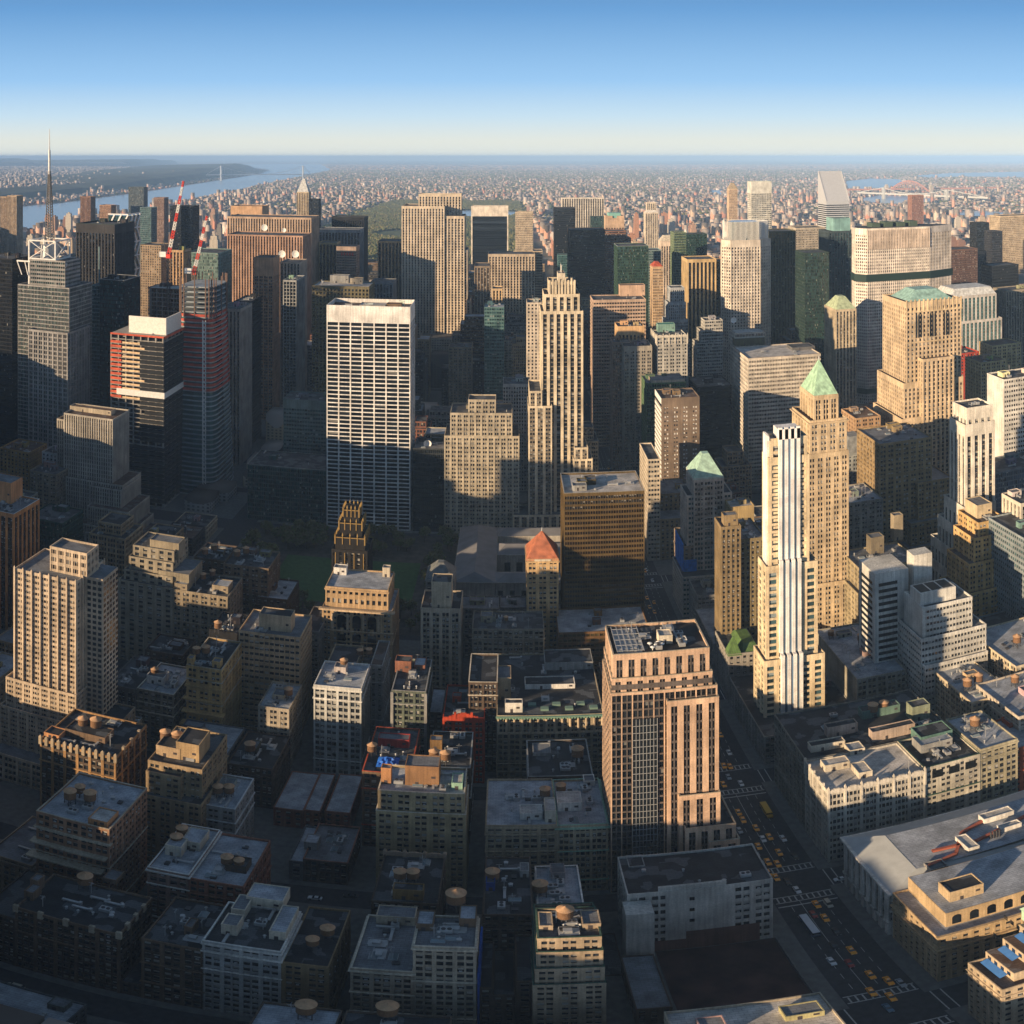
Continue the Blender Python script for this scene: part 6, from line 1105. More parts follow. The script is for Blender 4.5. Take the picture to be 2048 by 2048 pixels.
# cream deco tower
def deco(root, W, G, R, q):
    x0, x1, y0, y1, z, zr = q
    for i in range(9): x = x0+(x1-x0)*i/8; W.box(x-.7, x+.7, y0-1, y0-.35, 20, z+(3 if i % 2 else 1.2), 0)
    bulkhead(root, x0+7, x1-7, y0+6, y1-6, z-1, 7, 'cream'); bulkhead(root, x0+10, x1-10, y0+8, y1-8, z+6, 6, 'white')
B(1099, 1149, 563, 706, 26, (3.6, 5.0, .44, .26, .5, -.1, 1, 2.5, .35), (.64, .55, .41), 'tall cream art deco tower with stepped ribbed crown, centre', 'cream art deco tower', sp=(.2, .17, .13), mod=deco, T=[(1089, 1158, 588, 704.5, 30), (1083, 1165, 622, 703, 34), (1059, 1084, 782, 700, 36, 'pair'), (1057, 1104, 812, 698, 30, 'pair'), (1149, 1176, 895, 697, 30, 'pair'), (1147, 1185, 918, 695.5, 34, 'pair'), (1026, 1130, 1030, 694, 24, 'pair')], clutter=0, name='art_deco_tower')
def gracef(root, W, G, R, q):
    x0, x1, y0, y1, z, zr = q; m = M()
    for s in (0, 1):
        m.cyl(x0+14+s*0, y0+12, zr+.3, zr+1.1, 5.5, 5, 20); break
    m.build('round_cooler', WHITE, root); bulkhead(root, x0+25, x0+46, y0+8, y0+22, zr, 3, 'grey', 'pale'); bulkhead(root, x1-20, x1-8, y0+10, y0+18, zr, 4, 'brown', 'brown')
    for i in range(8): W.quad((x0-.5, y0-.5, 26), (x0-.5, y0-.5, 26), (x0-.5, y0-4, 0), (x0-.5, y0-4, 0)) if 0 else None
B(654, 820, 612, 703, 36, (3.62, 9.8, .11, .24, .25, .14, 1, 14, .3), (.78, .76, .73), 'tall white gridded slab tower with seven bays of dark ribbon windows, left of centre', 'white gridded slab', g=GB, sp=(.76, .74, .72), mod=gracef, ph=3.5, roof='brown', clutter=6, name='gridded_tower', near=False)
B(901, 1024, 826, 703, 30, (3.7, 5.0, .34, .48, .25, 0, 2, 2, .3), (.48, .42, .32), 'wide beige stepped office building with many small windows behind the library', 'wide beige stepped building', T=[(937, 991, 799, 708, 16), (889, 1038, 872, 701, 34)], near=False, clutter=4, roof='dark')
B(826, 889, 897, 703, 30, 'glass', (.04, .045, .045), 'dark glass-fronted building between the white gridded tower and the beige one', 'dark glass-fronted building', g=GB, roof='grey')
B(1006, 1058, 768, 800, 26, 'tight', (.5, .48, .46), 'pale plain building with dot windows left of the cream art deco tower', 'pale dot-windowed building')
B(495, 654, 935, 703, 904, 'glass', (.08, .11, .10), 'low dark green glass building with framed roof left of the white gridded tower', 'low dark green glass building', g=GG, roof='dark', cop='grey', clutter=6)
B(567, 652, 800, 784, 30, 'band', (.15, .21, .21), 'grey-teal banded building with plain top left of the white gridded tower', 'grey-teal banded building', g=GT, top=9)
B(129, 225, 832, 620, 30, (3.6, 2.0, .5, .24, .4, -.05, 1, 1.5, .3), (.42, .39, .34), 'tall striped setback building with many stepped terraces, left', 'striped setback building', g=GB, T=[(115, 131, 838, 628, 24), (181, 242, 975, 612, 36), (110, 245, 960, 616, 34), (176, 256, 1018, 604, 40), (108, 262, 1050, 600, 42), (172, 272, 1074, 596, 40)], roof='brown', near=False, clutter=0, bx=[(140, 222, 826, 4, 8, 'buff', 'brown')])
B(0, 58, 900, 640, 30, 'punch', (.42, .28, .12), 'low tan sunlit building at the left edge below the masted tower', 'low tan building', roof='brown', clutter=8, near=False)
B(84, 114, 905, 640, 20, 'punch', (.5, .5, .5), 'small white box building beside the striped setback building', 'small white box building', near=False)
B(60, 112, 945, 600, 22, 'pair', (.26, .22, .16), 'dark stone building with pediment roof left of the striped setback building', 'dark stone pediment building', near=False)
B(56, 125, 1040, 530, 30, 'glass', (.03, .08, .06), 'dark green glass building behind the cream apartment tower', 'dark green glass block', g=GG, near=False)
# right distance
def citi():
    Y0 = 1590; x0, x1 = XA(1653, Y0), XA(1699, Y0); cx = (x0+x1)/2; w_ = (x1-x0)/2; zf = ZA(1668, 402, Y0); zb = ZA(1640, 343, Y0+48); t = thing('wedge_topped_tower', 'silver banded tower with steep slanted roof on the right horizon', 'building', (cx, Y0, 0)); W, G = M(), M()
    G.box(-w_+.5, w_-.5, .5, 47.5, 0, zf, nu=20, nz=50)
    n = int(zf*.975/3.9)
    for i in range(n): W.box(-w_, w_, 0, 48, i*3.9, i*3.9+1.9)
    W.box(-w_-.1, w_+.1, -.1, 48.1, n*3.9, zf); 
    W.quad((-w_, 0, zf), (w_, 0, zf), (w_, 44, zb), (-w_, 44, zb)); W.quad((w_, 48, zf), (-w_, 48, zf), (-w_, 48, zb), (w_, 48, zb)); W.quad((-w_, 44, zb), (w_, 44, zb), (w_, 48, zb), (-w_, 48, zb)); W.quad((-w_, 48, zf), (-w_, 0, zf), (-w_, 44, zb), (-w_, 48, zb)); W.quad((w_, 0, zf), (w_, 48, zf), (w_, 48, zb), (w_, 44, zb))
    W.bar((-w_, 0, zf), (-w_, 44, zb), 1.6); W.bar((w_, 0, zf), (w_, 44, zb), 1.6); W.bar((-w_, 44, zb), (w_, 44, zb), 1.6)
    W.build('wall', plain('brushed aluminium', (.55, .57, .6), .45, .3), t); G.build('windows', [GB], t, kind='stuff'); FOOT.append((x0, x1, Y0, Y0+48, zf))
citi()
B(1503, 1543, 363, 1700, 30, (3.9, 10, .05, .5, 0, .2, 3, 24, .4), (.62, .62, .58), 'white banded tower with pale green top behind the glass-crowned tower', 'white banded tower', cop='copper')
B(1540, 1591, 462, 1100, 40, 'vert', (.1, .1, .06), 'dark olive glass tower right of the glass-crowned tower', 'dark olive tower', g=GGOLD)
B(1592, 1650, 455, 1300, 40, 'tight', (.42, .37, .3), 'beige gridded slab between the dark towers, right', 'beige gridded slab')
B(1610, 1658, 505, 1000, 36, 'glass', (.03, .05, .04), 'dark green-black tower with green roof left of the wide concrete slab', 'dark green-black tower', g=GG)
B(1658, 1714, 462, 1120, 40, 'vert', (.05, .07, .08), 'dark blue-black tower with glass cube on top left of the wide concrete slab', 'dark cube-topped tower', g=GT, bx=[], mod=lambda r, W, G, R, q: bulkhead(r, q[0]+8, q[1]-8, q[2]+4, q[3]-8, q[4], 17, (.22, .4, .4), door=False))
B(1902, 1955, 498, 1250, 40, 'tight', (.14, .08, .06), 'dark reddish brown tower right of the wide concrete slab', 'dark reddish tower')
B(1903, 1992, 590, 880, 40, 'vert2', (.50, .48, .46), 'grey-white tower with teal glass strips and mansard top, right', 'teal-striped tower', g=GT, sp='teal', T=[(1899, 2003, 640, 876, 44)], mod=hip(9, .8, 'silver', name='mansard_roof'))
B(1985, 2037, 530, 1000, 30, 'glass', 'black', 'black drum-topped tower near the right edge', 'black drum-topped tower', g=GB)
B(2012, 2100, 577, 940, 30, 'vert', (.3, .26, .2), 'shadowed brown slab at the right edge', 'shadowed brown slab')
B(2000, 2100, 430, 1500, 40, 'tight', (.52, .42, .3), 'wide beige apartment slab at the right edge below the bridge', 'wide beige apartment slab')
B(1953, 1978, 445, 1350, 24, 'glass', 'black', 'narrow black tower left of the wide beige apartment slab', 'narrow black tower', g=GB)
B(1984, 2005, 462, 1250, 24, 'glass', (.05, .05, .06), 'dark blue tower left of the beige apartment slab, nearer than the narrow black one', 'dark blue tower', g=GB)
B(1962, 2012, 722, 720, 30, 'pair', (.5, .4, .22), 'sunlit yellow-tan office block with dark west side, right edge', 'sunlit yellow block', T=[(1985, 2042, 688, 760, 26)], roof='brown', clutter=6)
B(1922, 1958, 705, 800, 30, 'punch', (.4, .06, .04), 'small red-roofed building left of the sunlit yellow block', 'small red-roofed building', cop='red')
B(1824, 1847, 390, 2500, 30, 'vert', (.36, .19, .14), 'twin red-brown towers on the skyline above the wide concrete slab', 'red-brown skyline tower')
B(1458, 1475, 377, 2000, 20, 'tight', (.6, .45, .32), 'tan spired apartment tower on the skyline left of the glass-crowned tower', 'tan spired tower', mod=hip(14, .3, 'tan'))
B(594, 617, 384, 1900, 24, 'vert', (.55, .45, .32), 'pale tower with rounded stepped dome on the skyline above the striped slabs', 'domed pale tower', mod=hip(30, .15, 'silver', name='dome'))
B(617, 637, 398, 1850, 24, 'glass', 'black', 'black tower just right of the domed pale tower', 'black tower by the dome', g=GB)
B(257, 287, 374, 2300, 30, 'glass', (.12, .15, .17), 'isolated blue-grey glass tower against the river', 'glass tower against the river', g=glass((.07, .09, .1), .1))
B(161, 181, 393, 2200, 30, 'vert', (.3, .17, .11), 'brown riverside tower, taller of the pair at left', 'brown riverside tower')
B(199, 222, 410, 2000, 30, 'tight', (.4, .24, .15), 'rounded brown riverside tower right of the taller one', 'rounded riverside tower')
B(308, 328, 395, 2050, 30, 'tight', (.3, .2, .16), 'brown and glass tower near the river left of the crane', 'brown and glass tower')
B(280, 302, 415, 1600, 30, 'glass', (.2, .3, .32), 'pale teal glass tower near the diagrid one', 'pale teal tower', g=GT)
B(340, 362, 412, 1500, 36, 'glass', 'black', 'left half of the twin black towers behind the cranes', 'left black twin', g=GB)
B(363, 385, 412, 1520, 36, 'glass', 'black', 'right half of the twin black towers behind the cranes', 'right black twin', g=GB)
B(0, 13, 393, 1900, 30, 'vert', (.45, .33, .22), 'tan riverside apartment tower at the left edge', 'tan riverside tower at the edge')
B(15, 33, 391, 1900, 30, 'vert', (.5, .38, .26), 'second tan riverside apartment tower from the left edge', 'second tan riverside tower')
B(281, 322, 490, 1150, 36, 'punch', (.36, .27, .18), 'brown square-windowed hotel behind the red-netted tower', 'brown hotel')
B(340, 366, 500, 900, 24, 'vert', (.5, .33, .19), 'slim sunlit orange tower right of the taller crane', 'slim orange tower')
# ------------------------------------------------------------------ bottom edge
B(0, 230, 1990, 160, 33, 'punch', 'dgrey', 'low flat building with cluttered grey roof at the very bottom left', 'low roof at bottom left', roof='silver', fixed=(-150, -98, 158, 193, 14), near=False, clutter=8)
B(560, 680, 2030, 165, 28, 'punch', 'dbrown', 'dark building with one big orange-lidded tank at the bottom edge, left of two', 'dark building at the bottom edge, left', roof='silver', fixed=(-54, -36, 164, 193, 38), near=False, tanks=[(612, 2012, 1.35)], clutter=5)
B(690, 830, 2030, 165, 28, 'punch', 'dbrown', 'dark building with one big orange-lidded tank at the bottom edge, right of two', 'dark building at the bottom edge, right', roof='tar', fixed=(-35, -12, 164, 193, 38), near=False, tanks=[(775, 2015, 1.4)], clutter=5)
B(860, 1100, 2030, 165, 28, 'punch', 'dgrey', 'low grey-roofed building at the bottom edge left of the rust-stained roof', 'low grey roof at the bottom edge', roof='silver', fixed=(-10, 30, 168, 193, 26), near=False, clutter=7)
# ------------------------------------------------------------------ infill buildings block by block
SHADES = [('brown', (.19, .13, .085)), ('grey', (.27, .265, .25)), ('tan', (.36, .28, .19)), ('brick', (.22, .10, .07)), ('cream', (.47, .41, .31)), ('dark', (.07, .07, .07)), ('buff', (.42, .33, .21))]
fr = random.Random(11); WM = {}
def zone(X, Y):
    s = 'left of' if X < 94 else 'right of'
    r = 'in the nearest streets' if Y < 450 else 'around the little park' if Y < 720 else 'in the streets just beyond the little park' if Y < 1050 else 'between the midtown towers' if Y < 1500 else 'in the far blocks before the big park'
    return s, r
def clash(a, b, c, d): return any(a < q[1]+1 and b > q[0]-1 and c < q[3]+1 and d > q[2]-1 for q in FOOT)
def pixcap(Y, x): return 905 if Y < 760 else 800 if Y < 1000 else 640 if Y < 1300 else 545 if Y < 1700 else 505
LOTS = []; FOOT.append((28, 80, 200, 253, 5))
for (a0, a1, k) in BLK:
    x0, x1, y0, y1 = a0+HW+.5, a1-HW-.5, S(k)+9.5, S(k+1)-9.5
    if k == 34: y0 += 6
    if k in (33, 41): y1 -= 6
    if k == 42: y0 += 6
    if y0 < 205 or y1 > 2100: continue
    for row in (0, 1):
        ya, yb = (y0, (y0+y1)/2-2) if row == 0 else ((y0+y1)/2+2, y1); x = x0
        while x < x1-8:
            w_ = fr.uniform(26, 56) if ya > 1000 else fr.uniform(16, 36) if ya > 480 else fr.uniform(12, 24)
            w_ = x1-x if x1-x-w_ < 9 else w_; xa, xb = x, x+w_; x += w_+fr.choice((.4, .4, .4, 2.5))
            t0, t1 = math.atan2(xa, ya), math.atan2(xb, ya)
            if t1 < -.572 or t0 > .582 or clash(xa, xb, ya, yb): continue
            if -197 < xb and xa < 80 and 520 < yb and ya < 690: continue
            d = (xa+xb)/2; dist = sqrt(d*d+ya*ya)
            z = fr.uniform(14, 40) if ya < 450 else fr.uniform(16, 48) if ya < 760 else fr.uniform(20, 62) if ya < 1000 else fr.uniform(45, 120) if ya < 1700 else fr.uniform(28, 100)
            zc = H-dist*tan((pixcap(ya, 0)-CY)/F); z = max(9, min(z, zc*fr.uniform(.75, 1.0)))
            if ya < 300 and z > 30: z = fr.uniform(14, 30)
            if -345 < d < -222 and 600 < ya < 860: z = fr.uniform(10, 16)
            LOTS.append((xa, xb, ya, yb, z, dist)); FOOT.append((xa, xb, ya, yb, z))
LOTS.sort(key=lambda q: -(q[1]-q[0])*(q[4]+12)/q[5]**2); REST = [(q[0], q[1], q[2], q[3], 0, q[4]) for q in LOTS[290:]]
if REST: tag_ = ob('infill_blocks', npboxes('infill_blocks', REST, [facade_far([c for _, c in SHADES])]), kind='stuff'); tag_['label'] = 'low background blocks filling the gaps between the midtown towers'
for (xa, xb, ya, yb, z, dist) in LOTS[:290]:
    d = (xa+xb)/2; name, c = fr.choice(SHADES); s, r_ = zone(d, ya)
    root = thing('midrise_building', f'{name} {"low" if z < 25 else "mid-rise" if z < 55 else "taller"} infill building {s} the avenue {r_}', 'building', (d, (ya+yb)/2, 0), f'{name} infill buildings {s} the avenue {r_}')
    W, G, R = M(), M(), M(); st = ST[fr.choice(('loft2', 'pair', 'punch', 'loft') if ya < 1000 else ('pair', 'loft', 'vert', 'band', 'tight'))]
    hx, hy = (xb-xa)/2, (yb-ya)/2; zr = tier(W, G, R, -hx, hx, -hy, hy, 0, z, st, cop=True if fr.random() < .3 else None)
    if ya < 1000: e = fr.uniform(.3, .6); zz_ = z*fr.uniform(.6, .9); W.box(-hx-e, hx+e, -hy-e, hy+e, zz_, zz_+.5, 0)
    if z > 34 and fr.random() < .6: tier(W, G, R, -hx*fr.uniform(.5, .8), hx*fr.uniform(.4, .8), -hy*.6, hy*.8, zr, zr+fr.uniform(6, 14), st)
    W.build('wall', [wall(c), wall(tuple(v*.85 for v in c)), wall(C['grey'])], root); G.build('windows', [G0], root, kind='stuff'); rk = fr.choice(('tar', 'tar', 'dark', 'grey', 'silver', 'brown')); R.build('roof', [ROOF[rk]], root)
    if ya < 1200:
        bw = min(hx, 4); u = fr.uniform(-hx+1, hx-bw-1); bulkhead(root, u, u+bw, -hy*.2, -hy*.2+min(hy, 5), zr, fr.uniform(2.5, 4.2), tuple(v*fr.uniform(.7, 1.2) for v in c), fr.choice(('tar', 'grey', 'silver')))
        for _ in range(5 if ya < 700 else 2):
            kk = fr.choice(('unit', 'vent', 'skylight', 'duct', 'antenna', 'fan', 'hatch')); q = ob(KN[kk], rm_mesh(kk), root); q.location = (fr.uniform(-hx+3, hx-3) if hx > 4 else 0, fr.uniform(-hy+2, hy-2), zr+.02)
        if fr.random() < .3 and hx > 5 and ya > 300:
            t = copy_tree(TANK0); sc_ = fr.uniform(.7, .85); t.scale = (sc_, sc_, sc_); t.location = (d+fr.uniform(-hx+3, hx-3), (ya+yb)/2+fr.uniform(0, hy-3), zr); t['label'] = f'water tank, {name} roof {s} the avenue {r_}'; t['group'] = f'water tanks on {name} infill buildings {s} the avenue {r_}'
# unseen blocks added outside the view, heights shaped by the shade wanted inside it
A = []
for (a0, a1, k) in BLK:
    for row in (0, 1):
        ya = S(k)+10+row*32; yb = ya+29; x = a0+HW+1
        while x < a1-HW-12:
            w_ = fr.uniform(20, 40); w_ = min(w_, a1-HW-x)
            out_ = (math.atan2(x+w_, max(yb, 1)) < -.585 and yb > 0) or yb < 162
            if out_ and not (-45 < x+w_ and x < 62 and ya > -45):
                s_ = (x+w_/2)*cos(SUN_AZ)-(ya+14)*sin(SUN_AZ)            # position across the sunbeams
                hh = np.interp(s_, [-900, -800, -780, -740, -710, -675, -668, -625, -615, -582, -578, -556, -550, -520, -500, -450, -440, -408, -402, -388, -386, -368, -360, -346, -340, -295, -285, -255, -230, -206, -202, -155, -150, -124, -118, 200], [150, 150, 124, 124, 110, 110, 150, 150, 118, 118, 170, 170, 45, 45, 90, 90, 78, 76, 52, 52, 72, 72, 70, 68, 60, 62, 88, 105, 92, 92, 126, 124, 84, 80, 26, 26])
                hh = float(hh)*fr.uniform(.93, 1.06); A.append((x, x+w_, ya, (156 if 157 < yb < 165 else yb), -1, min(hh, 58) if 110 < yb < 165 and x > -420 else hh))
            x += w_+1
ob('shade_casting_blocks', npboxes('shade_casting_blocks', A, [facade_far([c for _, c in SHADES])]), kind='stuff')['label'] = 'unseen city blocks added outside the view, heights shaped to cast shade into it'
# ------------------------------------------------------------------ vehicles
def car_proto(col, kind):
    L_, w_, h = dict(taxi=(4.9, 1.95, 1.45), car=(4.7, 1.85, 1.42), van=(5.4, 2.05, 2.1))[kind]; root = thing({'taxi': 'taxi', 'car': 'parked_car', 'van': 'van'}[kind], 'x', kind)
    def loft(prof, m, mi=0):                      # profile sections along the length: (y, half width, z bottom, z top)
        for a, b_ in zip(prof, prof[1:]):
            A_ = [(-a[1], a[0], a[2]), (a[1], a[0], a[2]), (a[1]*.94, a[0], a[3]), (-a[1]*.94, a[0], a[3])]; B_ = [(-b_[1], b_[0], b_[2]), (b_[1], b_[0], b_[2]), (b_[1]*.94, b_[0], b_[3]), (-b_[1]*.94, b_[0], b_[3])]
            for i in range(4): j = (i+1) % 4; m.quad(A_[i], A_[j], B_[j], B_[i], mi)
        a, b_ = prof[0], prof[-1]
        for s in (a, b_): m.quad((-s[1], s[0], s[2]), (s[1], s[0], s[2]), (s[1]*.94, s[0], s[3]), (-s[1]*.94, s[0], s[3]), mi)
    hw = w_/2; P_ = plain('car paint '+str(col), col, .35, var=.03, spec=.5); b_ = M(); belt = .92 if kind != 'van' else 1.15
    loft([(-L_/2, hw*.86, .35, .7), (-L_/2+.25, hw, .28, belt-.05), (-L_*.2, hw, .25, belt), (L_*.25, hw, .25, belt), (L_/2-.3, hw, .28, .85), (L_/2, hw*.86, .35, .66)], b_); b_.build('body', P_, root)
    c = M(); f0, f1 = (-L_*.36, L_*.2) if kind != 'van' else (-L_*.48, L_*.3)
    loft([(f0, hw*.9, belt-.02, belt), (f0+.55 if kind != 'van' else f0+.1, hw*.82, belt-.02, h-.03), (f1-.7, hw*.82, belt-.02, h-.03), (f1, hw*.9, belt-.02, belt)], c); c.build('windows', plain('car glass', (.02, .025, .03), .1, spec=.7), root)
    r = M(); loft([(f0+.6, hw*.74, h-.04, h), (f1-.75, hw*.74, h-.04, h)], r); r.build('car_roof', P_, root)
    for sx in (-1, 1):
        for y in (-L_*.31, L_*.31):
            k = M(); n = 10
            for i in range(n):
                a, e = 2*pi*i/n, 2*pi*(i+1)/n; p, q = (y+.33*cos(a), .33+.33*sin(a)), (y+.33*cos(e), .33+.33*sin(e)); xo, xi = sx*(hw+.02), sx*(hw-.22)
                k.quad((xi, *p), (xi, *q), (xo, *q), (xo, *p)); k.tri((xo, *p), (xo, *q), (xo, y, .33))
            k.build('wheel', plain('tyre', (.015, .015, .015)), root)
        k = M(); k.box(sx*hw*.6-.17, sx*hw*.6+.17, L_/2-.09, L_/2+.02, .52, .68); k.build('headlight', WHITE, root)
        k = M(); k.box(sx*hw*.62-.17, sx*hw*.62+.17, -L_/2-.02, -L_/2+.06, .52, .68); k.build('tail_light', plain('red lens', (.4, .02, .02)), root)
    if kind == 'taxi': k = M(); k.box(-.35, .35, -.35, -.1, h, h+.22); k.build('roof_sign', WHITE, root)
    return root
def bus_proto(L_, col, rc, school=False):
    root = thing('school_bus' if school else 'city_bus', 'x', 'bus'); b_ = M(); b_.box(-1.27, 1.27, -L_/2, L_/2-(1.2 if school else 0), .4, 1.75); b_.box(-1.24, 1.24, -L_/2+.05, L_/2-(1.25 if school else .1), 2.55, 2.85)
    if school: b_.box(-1.1, 1.1, L_/2-1.2, L_/2, .5, 1.7)
    b_.build('body', plain('bus body'+str(col), col, .4, var=.05), root); g_ = M(); g_.box(-1.22, 1.22, -L_/2+.08, L_/2-(1.3 if school else .05), 1.75, 2.55); g_.build('windows', plain('car glass', (.02, .025, .03), .1), root)
    r = M(); r.box(-1.2, 1.2, -L_/2+.1, L_/2-(1.3 if school else .2), 2.86, 3.0); 
    if not school: r.box(-.8, .8, -L_/2+1, -L_/2+3, 3.0, 3.2); r.box(-.5, .5, L_*.1, L_*.1+1.6, 3.0, 3.15)
    r.build('bus_roof', plain('bus roof'+str(rc), rc, .5, var=.06), root)
    for sx in (-1, 1):
        for y in (-L_*.3, L_*.32):
            k = M(); n = 10
            for i in range(n):
                a, e = 2*pi*i/n, 2*pi*(i+1)/n; p, q = (y+.48*cos(a), .48+.48*sin(a)), (y+.48*cos(e), .48+.48*sin(e)); xo, xi = sx*1.3, sx*1.0
                k.quad((xi, *p), (xi, *q), (xo, *q), (xo, *p)); k.tri((xo, *p), (xo, *q), (xo, y, .48))
            k.build('wheel', plain('tyre', (.015, .015, .015)), root)
    return root
TAXI = (.92, .36, .01); PRO = {}
COLS = {'taxi': ('taxi', TAXI), 'white': ('car', (.62, .64, .66)), 'black': ('car', (.015, .016, .018)), 'red': ('car', (.3, .02, .015)), 'blue': ('car', (.1, .17, .24)), 'silver': ('car', (.3, .33, .36)), 'box': ('van', (.5, .47, .38)), 'bus': None, 'school': None}
CARS = [('taxi', 1633, 1808, 'orange taxi beside the small cream van just past the crossing by the white store'), ('box', 1656, 1806, 'small cream van beside an orange taxi near the white colonnaded store'), ('taxi', 1650, 1835, 'orange taxi right of the front of the white-roofed bus'), ('bus', 1619, 1853, 'long city bus with plain white roof on the avenue'),
 ('taxi', 1703, 1900, 'lone orange taxi in mid avenue below the white-roofed bus'), ('white', 1663, 1922, 'white car on the left lanes below the white-roofed bus'), ('red', 1699, 1926, 'dark red car below the lone orange taxi'), ('taxi', 1741, 1949, 'orange taxi, upper left of the four near the bottom crossing'), ('taxi', 1777, 1961, 'orange taxi, upper right of the four near the bottom crossing'), ('taxi', 1743, 1983, 'orange taxi, lower left of the four near the bottom crossing'), ('taxi', 1782, 1993, 'orange taxi, lower right of the four near the bottom crossing'), ('blue', 1776, 2015, 'blue-grey car on the bottom crossing'),
 ('taxi', 1539, 1673, 'orange taxi left of a white car below the arch-topped office building'), ('white', 1566, 1676, 'white car right of an orange taxi below the arch-topped office building'), ('taxi', 1558, 1704, 'orange taxi, upper of the trio before the upper crossing'), ('taxi', 1536, 1723, 'orange taxi, left of the trio before the upper crossing'), ('taxi', 1555, 1727, 'orange taxi, lower right of the trio before the upper crossing'), ('black', 1590, 1712, 'dark car near the kerb before the upper crossing'), ('taxi', 1552, 1754, 'orange taxi entering the upper crossing'), ('white', 1594, 1779, 'white car in the middle of the upper crossing'), ('white', 1681, 1757, 'white car in the side street beside the white colonnaded store'), ('school', 1533, 1622, 'yellow school bus parked by the kerb on the avenue'),
 ('taxi', 1447, 1568, 'orange taxi left of a white car beside the pink granite tower'), ('white', 1482, 1566, 'white car right of an orange taxi beside the pink granite tower'), ('silver', 1457, 1553, 'silver car just above the white car beside the pink granite tower'), ('taxi', 1448, 1531, 'orange taxi, left of the pair by the upper part of the pink granite tower'), ('taxi', 1460, 1532, 'orange taxi, right of the pair by the upper part of the pink granite tower'), ('taxi', 1477, 1624, 'orange taxi left of the yellow school bus'), ('taxi', 1486, 1639, 'orange taxi just below and left of the yellow school bus'), ('taxi', 1512, 1655, 'orange taxi below the yellow school bus, middle lane'), ('white', 1526, 1677, 'white car in the middle lanes left of the lone kerbside group'), ('taxi', 1517, 1692, 'orange taxi in the left lane above the white blank-walled building'), ('silver', 1479, 1660, 'silver car by the kerb at the foot of the pink granite tower'), ('taxi', 1536, 1745, 'orange taxi waiting at the upper crossing, left lane'),
 ('taxi', 1308, 1204, 'orange taxi beside the bronze slab tower, upper'), ('taxi', 1309, 1223, 'orange taxi beside the bronze slab tower, lower'), ('taxi', 1294, 1195, 'orange taxi by the bronze slab tower, at its wall'), ('taxi', 1290, 1141, 'orange taxi farthest up the avenue by the blue netting'), ('white', 1305, 1160, 'white car by the blue netting on the avenue'), ('taxi', 1441, 1469, 'orange taxi right of the pink granite tower top part'), ('white', 1458, 1504, 'white car alone right of the pink granite tower'), ('taxi', 1430, 1420, 'orange taxi in shade right of the granite tower crown'), ('black', 1673, 1862, 'black car near the columns of the white store'), ('black', 1668, 1890, 'black car in the middle lane below the bus'), ('red', 1627, 1828, 'dark red car tucked between the bus and a taxi'), ('black', 1575, 1762, 'black car in the middle of the upper crossing beside the white one'), ('silver', 1802, 1965, 'silver car by the kerb near the tan corner building')]
for typ, px, py, lab in CARS:
    if typ not in PRO:
        r = PRO[typ] = bus_proto(12.2, (.1, .13, .2), (.62, .64, .68)) if typ == 'bus' else bus_proto(10.5, (.6, .32, .02), (.6, .36, .04), True) if typ == 'school' else car_proto(COLS[typ][1], COLS[typ][0])
    else: r = copy_tree(PRO[typ])
    X, Y = P(px, py, .8); side = abs(py-1757) < 1 and px > 1650
    X = X if side else min(max(X, 85.2), 104.8)
    r.location = (X, Y, .03); r.rotation_euler.z = pi/2 if side else pi+random.uniform(-.04, .04); r['label'] = lab; r['group'] = {'taxi': 'orange taxis on the avenue', 'bus': 'buses on the avenue', 'school': 'buses on the avenue'}.get(typ, 'cars on the avenue'); r['category'] = 'bus' if typ in ('bus', 'school') else 'van' if typ == 'box' else 'taxi' if typ == 'taxi' else 'car'
for typ, px, py, lab in [('red', 46, 1673, 'red car glowing in the side street at the left edge'), ('taxi', 57, 1700, 'orange taxi, right of the pair in the side street at the left edge'), ('taxi', 46, 1702, 'orange taxi, left of the pair in the side street at the left edge'), ('box', 30, 1972, 'long grey van on the nearest street at the bottom left'), ('silver', 101, 1996, 'silver car on the nearest street right of the grey van'), ('white', 630, 1795, 'white car in the dark side street, centre left'), ('black', 701, 1791, 'dark car in the side street right of the white one')]:
    r = copy_tree(PRO[typ]); X, Y = P(px, py, .8); k = round((Y-202.5)/80.9); Y = min(max(Y, 202.5+80.9*k-3.6), 202.5+80.9*k+3.6); r.location = (X, Y, .03); r.rotation_euler.z = pi/2; r['label'] = lab; r['group'] = 'cars on the side streets'; r['category'] = {'taxi': 'taxi', 'box': 'van'}.get(typ, 'car')
tr = random.Random(21); used = []
for i in range(60):
    X, Y = tr.choice((86.5, 90, 93.6, 97.3, 101.2)), tr.uniform(455, 1500)
    if any(abs(X-a) < 3 and abs(Y-b_) < 9 for a, b_ in used) or len(used) > 34: continue
    used.append((X, Y)); q = tr.choice(('taxi', 'taxi', 'white', 'black')); r = copy_tree(PRO[q]); r.location = (X, Y, .03); r.rotation_euler.z = pi; nm_ = {'taxi': 'orange taxi', 'white': 'white car', 'black': 'black car'}[q]
    r['label'] = f'{nm_} in the far traffic up the avenue, beyond the bronze slab tower'; r['group'] = nm_+'s in the far traffic up the avenue'; r['category'] = 'taxi' if q == 'taxi' else 'car'
